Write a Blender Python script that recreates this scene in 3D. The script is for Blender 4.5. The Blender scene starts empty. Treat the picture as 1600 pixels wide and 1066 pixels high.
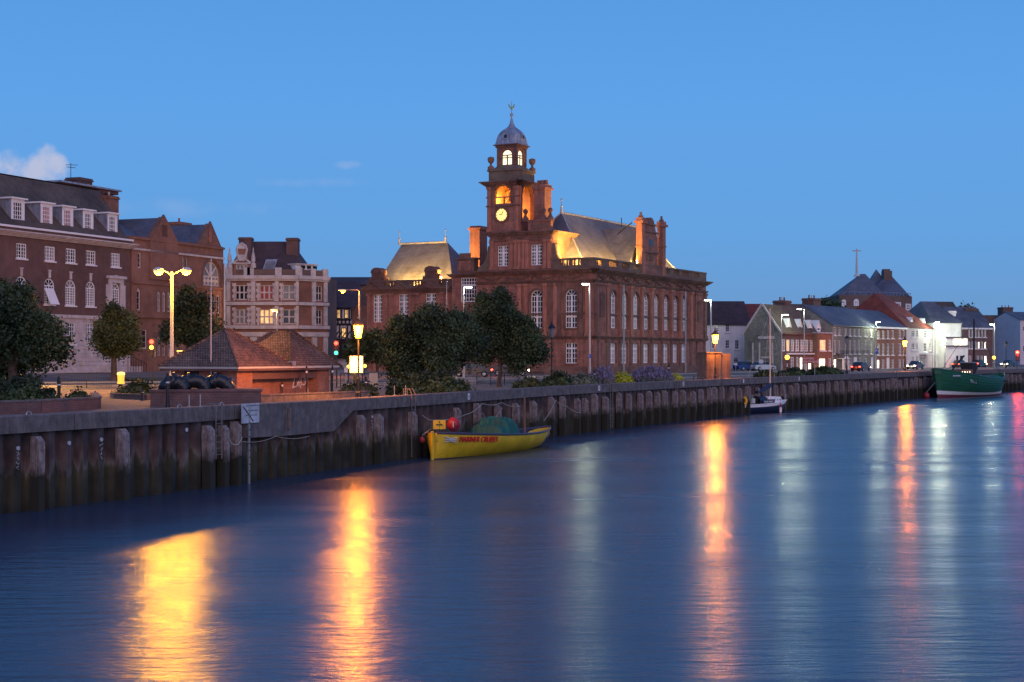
import bpy, math, random
import numpy as np
from mathutils import Vector, Matrix
random.seed(7); RNG = np.random.default_rng(7)
R = math.radians
S = bpy.context.scene
COL = S.collection
F, CX, HY, E = 2330.0, 800.0, 555.0, 6.0      # focal length in photo pixels, horizon row, eye height above the water
def P(px, py, Y): return Vector(((px-CX)/F*Y, Y, E-(py-HY)/F*Y))
def zg(x, y):
    d = (x+5)*-.86+(y-87)*.5
    return 3.35+.0105*max(-12, min(d, 140))
def G(px, Y, dz=0.0):
    x = (px-CX)/F*Y
    return Vector((x, Y, zg(x, Y)+dz))
# ------------------------------------------------------------------ materials
MATS = {}
def mat(name, col, rough=.8, metal=0., var=.25, scale=1.5, brick=None, col2=None, emit=None, es=1., bump=0., spec=.5, alpha=None, streak=0.):
    if name in MATS: return MATS[name]
    m = bpy.data.materials.new(name); m.use_nodes = True
    nt = m.node_tree; N = nt.nodes; L = nt.links
    b = N['Principled BSDF']; b.inputs['Roughness'].default_value = rough; b.inputs['Metallic'].default_value = metal
    b.inputs['Specular IOR Level'].default_value = spec
    col = tuple(col)+(1,)
    if emit:
        b.inputs['Base Color'].default_value = col
        b.inputs['Emission Color'].default_value = tuple(emit)+(1,); b.inputs['Emission Strength'].default_value = es
        if var > 0:
            tc = N.new('ShaderNodeTexCoord'); nz = N.new('ShaderNodeTexNoise'); nz.inputs['Scale'].default_value = scale
            mr = N.new('ShaderNodeMapRange'); mr.inputs[3].default_value = es*(1-var); mr.inputs[4].default_value = es*(1+var)
            mr.inputs[1].default_value = .3; mr.inputs[2].default_value = .7
            L.new(tc.outputs['Object'], nz.inputs['Vector']); L.new(nz.outputs['Fac'], mr.inputs[0]); L.new(mr.outputs[0], b.inputs['Emission Strength'])
        MATS[name] = m; return m
    tc = N.new('ShaderNodeTexCoord')
    n1 = N.new('ShaderNodeTexNoise'); n1.inputs['Scale'].default_value = scale; n1.inputs['Detail'].default_value = 6; n1.inputs['Roughness'].default_value = .65
    L.new(tc.outputs['Object'], n1.inputs['Vector'])
    n2 = N.new('ShaderNodeTexNoise'); n2.inputs['Scale'].default_value = scale*.17; n2.inputs['Detail'].default_value = 3
    if streak:
        mp = N.new('ShaderNodeMapping'); mp.inputs['Scale'].default_value = (4, 4, .35)
        L.new(tc.outputs['Object'], mp.inputs['Vector']); L.new(mp.outputs[0], n2.inputs['Vector']); n2.inputs['Scale'].default_value = streak
    else: L.new(tc.outputs['Object'], n2.inputs['Vector'])
    src = None
    if brick:
        bt = N.new('ShaderNodeTexBrick'); L.new(tc.outputs['UV'], bt.inputs['Vector'])
        bt.inputs['Color1'].default_value = col
        c2 = tuple(col2)+(1,) if col2 else tuple(c*.62 for c in col[:3])+(1,)
        bt.inputs['Color2'].default_value = c2
        bt.inputs['Mortar'].default_value = tuple(brick[3])+(1,) if len(brick) > 3 else tuple(min(1, c*.55+.02) for c in col[:3])+(1,)
        bt.inputs['Brick Width'].default_value = brick[0]; bt.inputs['Row Height'].default_value = brick[1]
        bt.inputs['Mortar Size'].default_value = brick[2]; bt.inputs['Scale'].default_value = 1; bt.inputs['Bias'].default_value = -.1
        src = bt.outputs['Color']
    else:
        mx0 = N.new('ShaderNodeMix'); mx0.data_type = 'RGBA'
        mx0.inputs[6].default_value = col; mx0.inputs[7].default_value = tuple(col2)+(1,) if col2 else col
        cr = N.new('ShaderNodeMapRange'); cr.inputs[1].default_value = .42; cr.inputs[2].default_value = .6
        L.new(n2.outputs['Fac'], cr.inputs[0]); L.new(cr.outputs[0], mx0.inputs[0]); src = mx0.outputs[2]
    hsv = N.new('ShaderNodeHueSaturation'); L.new(src, hsv.inputs['Color'])
    a = N.new('ShaderNodeMath'); a.operation = 'ADD'; L.new(n1.outputs['Fac'], a.inputs[0]); L.new(n2.outputs['Fac'], a.inputs[1])
    mr = N.new('ShaderNodeMapRange'); mr.inputs[1].default_value = .75; mr.inputs[2].default_value = 1.25
    mr.inputs[3].default_value = 1-var; mr.inputs[4].default_value = 1+var
    L.new(a.outputs[0], mr.inputs[0]); L.new(mr.outputs[0], hsv.inputs['Value']); L.new(hsv.outputs[0], b.inputs['Base Color'])
    if bump:
        bp = N.new('ShaderNodeBump'); bp.inputs['Strength'].default_value = bump; bp.inputs['Distance'].default_value = .03
        L.new(n1.outputs['Fac'], bp.inputs['Height']); L.new(bp.outputs[0], b.inputs['Normal'])
    MATS[name] = m; return m
M = {}
M['hall'] = mat('hall_sandstone_brick', (.31,.135,.098), .9, brick=(.9,.34,.02,(.2,.09,.06)), col2=(.225,.105,.082), var=.34, scale=.9, streak=.5)
M['hallpale'] = mat('hall_orange_terracotta', (.36,.15,.1), .85, var=.3, scale=1.2, streak=.6)
M['halldark'] = mat('hall_weathered_stone', (.18,.095,.078), .9, var=.45, scale=1.1, col2=(.17,.10,.07), bump=.3)
M['lichen'] = mat('parapet_lichen_stone', (.19,.125,.095), .95, var=.4, scale=1.2, col2=(.15,.115,.08))
M['slate'] = mat('blue_grey_slate', (.13,.135,.165), .6, brick=(.35,.25,.015,(.06,.06,.08)), col2=(.1,.105,.13), var=.35, scale=.8)
M['lead'] = mat('dome_lead', (.32,.34,.40), .45, metal=.3, var=.35, scale=1.5, streak=1.2)
M['darkbrick'] = mat('dark_red_brown_brick', (.15,.062,.05), .9, brick=(.24,.085,.012,(.16,.12,.1)), col2=(.13,.06,.055), var=.28, scale=.9)
M['brick'] = mat('red_orange_brick', (.27,.095,.055), .9, brick=(.24,.085,.012,(.25,.18,.14)), col2=(.26,.09,.055), var=.3, scale=.9)
M['kbrick'] = mat('kiosk_brick', (.36,.15,.09), .9, brick=(.23,.078,.01,(.3,.2,.15)), col2=(.28,.085,.05), var=.3, scale=1.3)
M['plum'] = mat('plum_brick', (.17,.075,.065), .9, brick=(.23,.078,.01,(.2,.15,.14)), col2=(.12,.06,.06), var=.3, scale=1.3)
M['stone'] = mat('pale_weathered_stone', (.64,.56,.53), .9, var=.3, scale=1.1, col2=(.48,.42,.40), streak=.7)
M['ladder'] = mat('rusted_ladder_steel', (.2,.17,.16), .7, var=.3, scale=3)
M['white'] = mat('white_paint', (.85,.83,.82), .5, var=.06)
M['render'] = mat('white_render', (.82,.79,.77), .85, var=.12, scale=.7, streak=.4)
M['pinkrender'] = mat('pink_white_render', (.68,.6,.6), .85, var=.1, scale=.7)
M['grnstone'] = mat('grey_flint_stone', (.26,.25,.20), .9, var=.35, scale=1.3, col2=(.18,.18,.16), brick=(.5,.22,.02,(.15,.15,.12)))
M['brown'] = mat('brown_aggregate_wall', (.16,.105,.085), .95, var=.25, scale=1.)
M['tile'] = mat('mossy_brown_tile', (.13,.085,.06), .85, brick=(.3,.2,.015,(.04,.03,.03)), col2=(.09,.075,.055), var=.4, scale=1.2)
M['kt'] = mat('kiosk_roof_tile', (.27,.15,.095), .85, brick=(.18,.16,.022,(.035,.025,.02)), col2=(.13,.08,.055), var=.5, scale=3., bump=.4)
M['redtile'] = mat('red_clay_tile', (.28,.055,.035), .85, brick=(.3,.2,.015,(.1,.03,.02)), col2=(.2,.05,.035), var=.35, scale=1.)
M['darktile'] = mat('dark_maroon_tile', (.09,.05,.05), .8, brick=(.3,.2,.015,(.03,.02,.02)), col2=(.06,.035,.04), var=.35, scale=1.)
M['glass'] = mat('dark_window_glass', (.02,.024,.03), .08, var=.3, scale=.5)
M['glasspale'] = mat('curtained_window_glass', (.22,.21,.21), .15, var=.35, scale=.8)
M['redcurtain'] = mat('red_curtained_glass', (.3,.05,.04), .2, var=.3)
M['litwarm'] = mat('lit_window_warm', (.4,.3,.2), .4, var=.45, scale=1.2, emit=(1,.55,.18), es=1.1)
M['litwhite'] = mat('lit_window_white', (.5,.5,.5), .4, var=.35, scale=1.5, emit=(1,.86,.58), es=3.2)
M['litlantern'] = mat('lit_lantern_glass', (.6,.6,.5), .4, var=.1, emit=(1,.83,.5), es=1.6)
M['litclock'] = mat('lit_clock_glass', (.6,.5,.3), .4, var=.12, emit=(1,.66,.16), es=1.5)
M['belfry'] = mat('belfry_plaster', (.7,.5,.3), .9, var=.3, scale=1.)
M['black'] = mat('black_iron', (.015,.015,.018), .45, var=.1)
M['blackpipe'] = mat('black_pipe_paint', (.02,.023,.03), .35, var=.2, scale=1.)
M['galv'] = mat('galvanised_steel', (.45,.46,.47), .45, metal=.6, var=.15)
M['whitepole'] = mat('cream_painted_steel', (.62,.6,.55), .45, var=.1)
M['concrete'] = mat('quay_concrete', (.19,.165,.155), .9, var=.5, scale=2.2, col2=(.095,.09,.092), streak=1.6, bump=.7)
M['timber'] = mat('weathered_grey_timber', (.36,.31,.30), .9, var=.5, scale=4, col2=(.15,.11,.10), streak=3., bump=.6)
M['rope'] = mat('pale_rope', (.4,.36,.3), .9, var=.2)
M['asphalt'] = mat('asphalt', (.08,.072,.068), .75, var=.3, scale=.7, bump=.2)
M['paving'] = mat('promenade_paving', (.24,.19,.15), .85, brick=(.4,.2,.015,(.08,.07,.06)), col2=(.18,.145,.12), var=.3, scale=.6)
M['kerb'] = mat('granite_kerb', (.3,.29,.28), .85, var=.2)
M['line'] = mat('white_road_paint', (.65,.65,.6), .7, var=.2)
M['grass'] = mat('mown_grass', (.04,.06,.018), .95, var=.4, scale=3)
M['leafdark'] = mat('dark_leaf', (.03,.058,.024), .7, var=.6, scale=.9, col2=(.06,.092,.035))
M['leaf'] = mat('mid_green_leaf', (.05,.068,.02), .7, var=.55, scale=1.2, col2=(.085,.095,.03))
M['leafyew'] = mat('silver_green_leaf', (.16,.19,.13), .8, var=.4, scale=2.)
M['leafyel'] = mat('golden_shrub_leaf', (.42,.42,.03), .75, var=.4, scale=2.)
M['lav'] = mat('lavender_flower', (.24,.205,.30), .85, var=.3, scale=2.)
M['lavleaf'] = mat('lavender_leaf', (.13,.15,.12), .85, var=.3, scale=2.)
M['bark'] = mat('tree_bark', (.09,.06,.045), .95, var=.4, scale=4, bump=.5)
M['corten'] = mat('rusty_steel_cabinet', (.15,.10,.08), .85, var=.35, scale=1.2, streak=1.)
M['yellow'] = mat('yellow_hull_paint', (.78,.55,.015), .5, var=.28, scale=.9, col2=(.62,.42,.02), streak=1.2)
M['navy'] = mat('navy_paint', (.02,.03,.075), .4, var=.15)
M['trim'] = mat('boat_dark_rail', (.05,.05,.09), .5, var=.2)
M['blueint'] = mat('boat_blue_interior', (.08,.2,.38), .6, var=.25, scale=2)
M['teal'] = mat('teal_tarpaulin', (.01,.12,.095), .7, var=.25, scale=2, bump=.4)
M['boatgreen'] = mat('green_hull_paint', (.016,.12,.06), .45, var=.2, scale=1.2)
M['maroon'] = mat('maroon_antifouling', (.22,.04,.06), .6, var=.2)
M['red'] = mat('red_plastic', (.33,.02,.03), .5, var=.15)
M['orangepl'] = mat('orange_float', (.9,.5,.03), .6, var=.15)
M['sodium'] = mat('sodium_lamp_glow', (1,.6,.2), .5, var=0, emit=(1,.42,.06), es=3.6)
M['sodiumhot'] = mat('sodium_lamp_core', (1,.6,.2), .5, var=0, emit=(1,.55,.12), es=3)
M['led'] = mat('white_lamp_glow', (1,1,1), .5, var=0, emit=(.9,1,.75), es=25)
M['trafficred'] = mat('traffic_red_lens', (.5,.02,.02), .4, var=0, emit=(1,.04,.02), es=9)
M['trafficgreen'] = mat('traffic_green_lens', (.02,.4,.2), .4, var=0, emit=(.05,1,.5), es=4)
M['offlens'] = mat('unlit_lens', (.05,.03,.03), .3, var=0)
M['amberglobe'] = mat('amber_beacon_globe', (.9,.5,.1), .4, var=0, emit=(1,.5,.06), es=4)
M['kiosklit'] = mat('lit_advert_panel', (1,.8,.4), .4, var=.2, scale=1.2, emit=(1,.62,.16), es=2)
M['signblue'] = mat('blue_sign', (.02,.09,.42), .4, var=.05)
M['signred'] = mat('red_brown_sign', (.36,.06,.035), .5, var=.1)
M['sign'] = mat('weathered_white_board', (.5,.54,.6), .6, var=.25, scale=3)
M['carblue'] = mat('blue_car_paint', (.02,.05,.2), .25, metal=.2, var=.05)
M['carsilver'] = mat('silver_car_paint', (.5,.52,.52), .3, metal=.4, var=.05)
M['cardark'] = mat('dark_car_paint', (.03,.03,.035), .25, var=.05)
M['tyre'] = mat('tyre_rubber', (.015,.015,.015), .9, var=.1)
M['headlight'] = mat('headlight_glow', (1,1,1), .3, var=0, emit=(1,.85,.6), es=30)
M['taillight'] = mat('taillight_glow', (1,.05,.03), .3, var=0, emit=(1,.06,.03), es=14)
M['bollardyellow'] = mat('yellow_bollard_shell', (.8,.5,.05), .5, var=.05, emit=(1,.55,.08), es=.9)
M['gold'] = mat('gilded_metal', (.8,.6,.25), .3, metal=.9, var=.1)
M['graffiti'] = mat('pale_graffiti_paint', (.75,.65,.62), .8, var=.1)
M['redtext'] = mat('red_lettering', (.6,.03,.02), .6, var=.05)
M['timberblack'] = mat('black_tarred_timber', (.03,.025,.03), .8, var=.3, scale=2)

# sheet piling: rust and blue-black paint above, weed and mud below the tide line
def piling_mat():
    m = bpy.data.materials.new('sheet_pile_steel'); m.use_nodes = True; nt = m.node_tree; N = nt.nodes; L = nt.links; b = N['Principled BSDF']
    tc = N.new('ShaderNodeTexCoord'); sp = N.new('ShaderNodeSeparateXYZ'); L.new(tc.outputs['Object'], sp.inputs[0])
    nz = N.new('ShaderNodeTexNoise'); nz.inputs['Scale'].default_value = .9; nz.inputs['Detail'].default_value = 7; L.new(tc.outputs['Object'], nz.inputs['Vector'])
    mp = N.new('ShaderNodeMapping'); mp.inputs['Scale'].default_value = (3, 3, .3); L.new(tc.outputs['Object'], mp.inputs['Vector'])
    ns = N.new('ShaderNodeTexNoise'); ns.inputs['Scale'].default_value = 1.2; ns.inputs['Detail'].default_value = 6; L.new(mp.outputs[0], ns.inputs['Vector'])
    a = N.new('ShaderNodeMath'); a.operation = 'MULTIPLY_ADD'; a.inputs[1].default_value = -2.6; L.new(ns.outputs['Fac'], a.inputs[0]); L.new(sp.outputs['Z'], a.inputs[2])
    cr = N.new('ShaderNodeValToRGB'); e = cr.color_ramp.elements
    mr = N.new('ShaderNodeMapRange'); mr.inputs[1].default_value = -1.7; mr.inputs[2].default_value = 2.35; L.new(a.outputs[0], mr.inputs[0]); L.new(mr.outputs[0], cr.inputs[0])
    e[0].position = 0; e[0].color = (.016,.015,.011,1); e[1].position = 1; e[1].color = (.055,.04,.04,1)
    for p, c in ((.34,(.034,.032,.017,1)), (.45,(.055,.048,.027,1)), (.50,(.13,.11,.095,1)), (.58,(.105,.064,.056,1)), (.70,(.062,.038,.036,1)), (.85,(.062,.05,.055,1))):
        x = cr.color_ramp.elements.new(p); x.color = c
    hs = N.new('ShaderNodeHueSaturation'); L.new(cr.outputs[0], hs.inputs['Color'])
    m2 = N.new('ShaderNodeMapRange'); m2.inputs[1].default_value = .35; m2.inputs[2].default_value = .65; m2.inputs[3].default_value = .45; m2.inputs[4].default_value = 1.6
    L.new(nz.outputs['Fac'], m2.inputs[0]); L.new(m2.outputs[0], hs.inputs['Value']); L.new(hs.outputs[0], b.inputs['Base Color'])
    b.inputs['Roughness'].default_value = .75; b.inputs['Metallic'].default_value = 0
    bp = N.new('ShaderNodeBump'); bp.inputs['Strength'].default_value = .6; bp.inputs['Distance'].default_value = .05; L.new(nz.outputs['Fac'], bp.inputs['Height']); L.new(bp.outputs[0], b.inputs['Normal'])
    return m
M['pile'] = piling_mat()
def post_mat():
    m = M['timber'].copy(); m.name = 'fender_timber_weeded'; nt = m.node_tree; N = nt.nodes; L = nt.links; b = N['Principled BSDF']
    src = b.inputs['Base Color'].links[0].from_socket
    tc = N.new('ShaderNodeTexCoord'); sp = N.new('ShaderNodeSeparateXYZ'); L.new(tc.outputs['Object'], sp.inputs[0])
    nz = N.new('ShaderNodeTexNoise'); nz.inputs['Scale'].default_value = 2.5; L.new(tc.outputs['Object'], nz.inputs['Vector'])
    a = N.new('ShaderNodeMath'); a.operation = 'ADD'; L.new(sp.outputs['Z'], a.inputs[0]); L.new(nz.outputs['Fac'], a.inputs[1])
    mr = N.new('ShaderNodeMapRange'); mr.inputs[1].default_value = 1.7; mr.inputs[2].default_value = 2.3; L.new(a.outputs[0], mr.inputs[0])
    mx = N.new('ShaderNodeMix'); mx.data_type = 'RGBA'; mx.inputs[6].default_value = (.03,.03,.02,1); L.new(src, mx.inputs[7]); L.new(mr.outputs[0], mx.inputs[0]); L.new(mx.outputs[2], b.inputs['Base Color'])
    return m
M['post'] = post_mat()

# ------------------------------------------------------------------ mesh builder
def tag(o, label=None, cat=None, group=None, kind=None):
    if label: o['label'] = label
    if cat: o['category'] = cat
    if group: o['group'] = group
    if kind: o['kind'] = kind
    return o
BASE = {}
def base(o):
    while o.parent: o = o.parent
    return BASE.get(o.name, Vector((0,0,0)))
def thing(name, label, cat, loc, group=None):
    o = bpy.data.objects.new(name, None); COL.objects.link(o); o.location = Vector(loc); o.empty_display_size = .3
    BASE[o.name] = Vector(loc); return tag(o, label, cat, group)
class MB:
    def __init__(s): s.v = []; s.f = []
    def poly(s, *p):
        i = len(s.v); s.v += [tuple(q) for q in p]; s.f.append(tuple(range(i, i+len(p))))
    def hexa(s, b, t):          # b,t: four bottom / top corners in the same order
        i = len(s.v); s.v += [tuple(q) for q in b]+[tuple(q) for q in t]
        s.f += [(i+3,i+2,i+1,i), (i+4,i+5,i+6,i+7)]+[(i+k, i+(k+1) % 4, i+4+(k+1) % 4, i+4+k) for k in range(4)]
    def box(s, c, d, rz=0.):
        x, y, z = (q/2 for q in d); cs, sn = math.cos(rz), math.sin(rz)
        q = [(c[0]+a*x*cs-b*y*sn, c[1]+a*x*sn+b*y*cs) for a, b in ((-1,-1),(1,-1),(1,1),(-1,1))]
        s.hexa([(a, b, c[2]-z) for a, b in q], [(a, b, c[2]+z) for a, b in q])
    def tube(s, pts, r, n=8, cap=True):
        pts = [Vector(p) for p in pts]; rr = r if isinstance(r, (list, tuple)) else [r]*len(pts)
        i0 = len(s.v); ref = None
        for k, p in enumerate(pts):
            t = (pts[min(k+1, len(pts)-1)]-pts[max(k-1, 0)])
            t = t.normalized() if t.length > 1e-6 else Vector((0,0,1))
            if ref is None: ref = Vector((1,0,0)) if abs(t.x) < .8 else Vector((0,1,0))
            a = t.cross(ref).normalized(); b = a.cross(t).normalized() ; ref = a.cross(t).normalized() if False else ref
            for j in range(n):
                w = 2*math.pi*j/n; s.v.append(tuple(p+(a*math.cos(w)+b*math.sin(w))*rr[k]))
        for k in range(len(pts)-1):
            for j in range(n):
                q = i0+k*n; s.f.append((q+j, q+(j+1) % n, q+n+(j+1) % n, q+n+j))
        if cap:
            s.f.append(tuple(i0+j for j in range(n))[::-1]); q = i0+(len(pts)-1)*n; s.f.append(tuple(q+j for j in range(n)))
    def lathe(s, c, prof, n=16):  # prof: (r, z)
        s.tube([(c[0], c[1], c[2]+z) for r, z in prof], [max(r, .001) for r, z in prof], n)
    def build(s, name, m, parent=None, smooth=False, label=None):
        me = bpy.data.meshes.new(name); bs = base(parent) if parent else Vector((0,0,0))
        V = np.array(s.v, dtype=float).reshape(-1,3)-np.array(bs)
        me.from_pydata([tuple(q) for q in V], [], s.f); me.materials.append(m)
        uv = me.uv_layers.new(name='UV'); W = np.array(s.v, dtype=float).reshape(-1,3)
        data = np.zeros((len(me.loops), 2)); 
        for p in me.polygons:
            n = p.normal
            if abs(n.z) > .9: t, bt = Vector((1,0,0)), Vector((0,1,0))
            else: t = Vector((-n.y, n.x, 0)).normalized(); bt = n.cross(t)
            for li, vi in zip(p.loop_indices, p.vertices):
                w = W[vi]; data[li, 0] = t.x*w[0]+t.y*w[1]+t.z*w[2]; data[li, 1] = bt.x*w[0]+bt.y*w[1]+bt.z*w[2]
        uv.data.foreach_set('uv', data.ravel())
        if smooth: me.polygons.foreach_set('use_smooth', [True]*len(me.polygons))
        me.update(); o = bpy.data.objects.new(name, me); COL.objects.link(o)
        if parent: o.parent = parent
        if label: o['label'] = label
        return o
def copy_tree(o, off, parent=None, label=None):
    c = o.copy(); COL.objects.link(c)
    if parent: c.parent = parent
    else:
        c.location = o.location+Vector(off); BASE[c.name] = Vector(c.location)
        if label: c['label'] = label
    for ch in list(o.children): copy_tree(ch, off, c)
    return c
def light(name, loc, col, w, parent, r=.15, spot=None):
    ld = bpy.data.lights.new(name, 'SPOT' if spot else 'POINT'); ld.energy = w; ld.color = col; ld.shadow_soft_size = r
    o = bpy.data.objects.new(name, ld); COL.objects.link(o); bs = base(parent) if parent else Vector((0,0,0))
    o.parent = parent; o.location = Vector(loc)-bs
    if spot:
        ld.spot_size = spot[1]; ld.spot_blend = .6
        o.rotation_euler = Vector(spot[0]).to_track_quat('-Z', 'Y').to_euler()
    return o
def text(s, size, name, m, parent, origin, ux, uz, ext=.01, shear=0):
    cu = bpy.data.curves.new('t', 'FONT'); cu.body = s; cu.size = size; cu.extrude = ext; cu.shear = shear
    o = bpy.data.objects.new('t', cu); COL.objects.link(o)
    dg = bpy.context.evaluated_depsgraph_get(); me = bpy.data.meshes.new_from_object(o.evaluated_get(dg))
    bpy.data.objects.remove(o); ux = Vector(ux).normalized(); uz = Vector(uz).normalized(); un = ux.cross(uz)
    bs = base(parent); og = Vector(origin)-bs
    for v in me.vertices:
        c = v.co.copy(); v.co = og+ux*c.x+uz*c.y+un*c.z
    me.materials.clear(); me.materials.append(m); me.name = name
    q = bpy.data.objects.new(name, me); COL.objects.link(q); q.parent = parent; return q

# ------------------------------------------------------------------ facades
class Fr:
    def __init__(s, o, d): s.o = Vector((o[0], o[1])); s.u = Vector((d[0], d[1])).normalized(); s.n = Vector((s.u.y, -s.u.x))
    def off(s, n, t=0): return Fr(s.o+s.n*n+s.u*t, s.u)
    def pt(s, a, n, z): q = s.o+s.u*a+s.n*n; return Vector((q.x, q.y, z))
    def s(s, px, n=0):
        k = (px-CX)/F; o = s.o+s.n*n; return (k*o.y-o.x)/(s.u.x-k*s.u.y)
    def z(s, py, a, n=0): return E-(py-HY)/F*(s.o.y+s.u.y*a+s.n.y*n)
    def rect(s, x0, y0, x1, y1, n=0):
        a, b = s.s(x0, n), s.s(x1, n); m = (a+b)/2; return (a, b, s.z(y1, m, n), s.z(y0, m, n))
    def box(s, mb, a, b, n0, n1, z0, z1):
        q = [(a,n1),(b,n1),(b,n0),(a,n0)]; mb.hexa([s.pt(i,j,z0) for i, j in q], [s.pt(i,j,z1) for i, j in q])
    def side(s):  # frame of the end wall to the right (going away)
        return s
def wall(mb, fr, a, b, z0, z1, holes, depth=.25, n=0):
    S_ = sorted({a, b}|{h[0] for h in holes}|{h[1] for h in holes}); Z_ = sorted({z0, z1}|{h[2] for h in holes}|{h[3] for h in holes})
    S_ = [q for q in S_ if a <= q <= b]; Z_ = [q for q in Z_ if z0 <= q <= z1]
    for i in range(len(S_)-1):
        run = None
        for j in range(len(Z_)-1):
            cx, cz = (S_[i]+S_[i+1])/2, (Z_[j]+Z_[j+1])/2
            inh = any(h[0] < cx < h[1] and h[2] < cz < h[3] for h in holes)
            if not inh: run = [Z_[j] if run is None else run[0], Z_[j+1]]
            if run and (inh or j == len(Z_)-2):
                mb.poly(fr.pt(S_[i],n,run[0]), fr.pt(S_[i+1],n,run[0]), fr.pt(S_[i+1],n,run[1]), fr.pt(S_[i],n,run[1])); run = None
    for h in holes:
        p, q, c, d = h[:4]; arch = len(h) > 4 and h[4]; r = (q-p)/2; sp = d-r*(.95 if arch else 0) if arch else d
        path = [(p,c),(q,c),(q,sp)]
        if arch:
            K = 8; arc = [(p+r+r*math.cos(math.pi*k/K), sp+(d-sp)*math.sin(math.pi*k/K)) for k in range(K+1)]
            for k in range(K):
                (x0, y0), (x1, y1) = arc[k], arc[k+1]
                mb.poly(fr.pt(x1,n,y1), fr.pt(x0,n,y0), fr.pt(x0,n,d), fr.pt(x1,n,d))
            path += arc[1:]
        else: path += [(p,d)]
        for k in range(len(path)):
            (x0, y0), (x1, y1) = path[k], path[(k+1) % len(path)]
            if abs(x0-x1)+abs(y0-y1) > 1e-5: mb.poly(fr.pt(x0,n,y0), fr.pt(x0,n-depth,y0), fr.pt(x1,n-depth,y1), fr.pt(x1,n,y1))
def window(fr, par, h, n=0, nx=2, nz=3, arch=False, pane='glass', fm='white', fw=.09, bw=.05, mull=0, rec=.22, sill=None, trans=None, name='window', rays=True):
    a, b, c, d = h[:4]; mb = MB(); n0, n1 = n-rec-.02, n-rec+.06; r = (b-a)/2; sp = d-r*.95 if arch else d
    B = lambda x0, x1, y0, y1, e=0: fr.box(mb, x0, x1, n0, n1+e, y0, y1)
    B(a, a+fw, c, sp); B(b-fw, b, c, sp); B(a+fw, b-fw, c, c+fw)
    if arch:
        K = 8
        for k in range(K):
            t0, t1 = math.pi*k/K, math.pi*(k+1)/K
            o = [(a+r+r*math.cos(t), sp+(d-sp)*math.sin(t)) for t in (t0, t1)]; i = [(a+r+(r-fw)*math.cos(t), sp+(d-sp-fw)*math.sin(t)) for t in (t0, t1)]
            mb.hexa([fr.pt(*q) for q in ((i[0][0],n1,i[0][1]),(o[0][0],n1,o[0][1]),(o[0][0],n0,o[0][1]),(i[0][0],n0,i[0][1]))],
                    [fr.pt(*q) for q in ((i[1][0],n1,i[1][1]),(o[1][0],n1,o[1][1]),(o[1][0],n0,o[1][1]),(i[1][0],n0,i[1][1]))])
        B(a+fw, b-fw, sp-fw/2, sp+fw/2)
        for t in (math.pi*.25, math.pi*.5, math.pi*.75) if rays else ():
            x, y = a+r+(r-fw)*math.cos(t), sp+(d-sp-fw)*math.sin(t)
            mb.tube([fr.pt(a+r, n1-.02, sp), fr.pt(x, n1-.02, y)], bw*.6, 4)
    else: B(a+fw, b-fw, d-fw, d)
    for k in range(1, nx):
        x = a+(b-a)*k/nx; w = bw if not (mull and k*2 == nx) else mull
        B(x-w/2, x+w/2, c+fw, (sp-fw/2) if arch else d-fw, .01 if w != bw else 0)
    for k in range(1, nz):
        y = c+(sp-c)*k/nz; B(a+fw, b-fw, y-bw/2, y+bw/2, -.012)
    if trans:
        y = c+(sp-c)*trans; B(a+fw, b-fw, y-.08, y+.08, .015)
    o = mb.build(name, M[fm] if isinstance(fm, str) else fm, par)
    g = MB()
    if arch:
        K = 8; g.poly(*([fr.pt(a,n-rec,c), fr.pt(b,n-rec,c)]+[fr.pt(a+r+r*math.cos(math.pi*k/K), n-rec, sp+(d-sp)*math.sin(math.pi*k/K)) for k in range(K+1)]))
    else: g.poly(fr.pt(a,n-rec,c), fr.pt(b,n-rec,c), fr.pt(b,n-rec,d), fr.pt(a,n-rec,d))
    g.build('pane', M[pane], o)
    if sill:
        q = MB(); fr.box(q, a-.12, b+.12, n-.1, n+.14, c-.16, c-.003); q.build('sill', M[sill], o)
    return o
def box_shell(mb, fr, a, b, dep, z0, z1, n=0, top=True):   # the other three walls and the top of a block
    p = [fr.pt(b,n,z0), fr.pt(b,n-dep,z0), fr.pt(a,n-dep,z0), fr.pt(a,n,z0)]; up = Vector((0,0,z1-z0))
    for i in range(3): mb.poly(p[i], p[i+1], p[i+1]+up, p[i]+up)
    if top: mb.poly(*[q+up for q in (p[3], p[0], p[1], p[2])])
def roof_gable(mb, fr, a, b, n0, n1, z0, z1, oh=.25, t=.15):   # ridge parallel to the facade
    m = (n0+n1)/2
    for (x, y) in ((n1+oh, m), (n0-oh, m)):
        k = (z1-z0)/(abs(n1-n0)/2); zz = z0-oh*k
        mb.hexa([fr.pt(a-oh/2,x,zz), fr.pt(b+oh/2,x,zz), fr.pt(b+oh/2,y,z1), fr.pt(a-oh/2,y,z1)],
                [fr.pt(a-oh/2,x,zz+t), fr.pt(b+oh/2,x,zz+t), fr.pt(b+oh/2,y,z1+t), fr.pt(a-oh/2,y,z1+t)])
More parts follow.
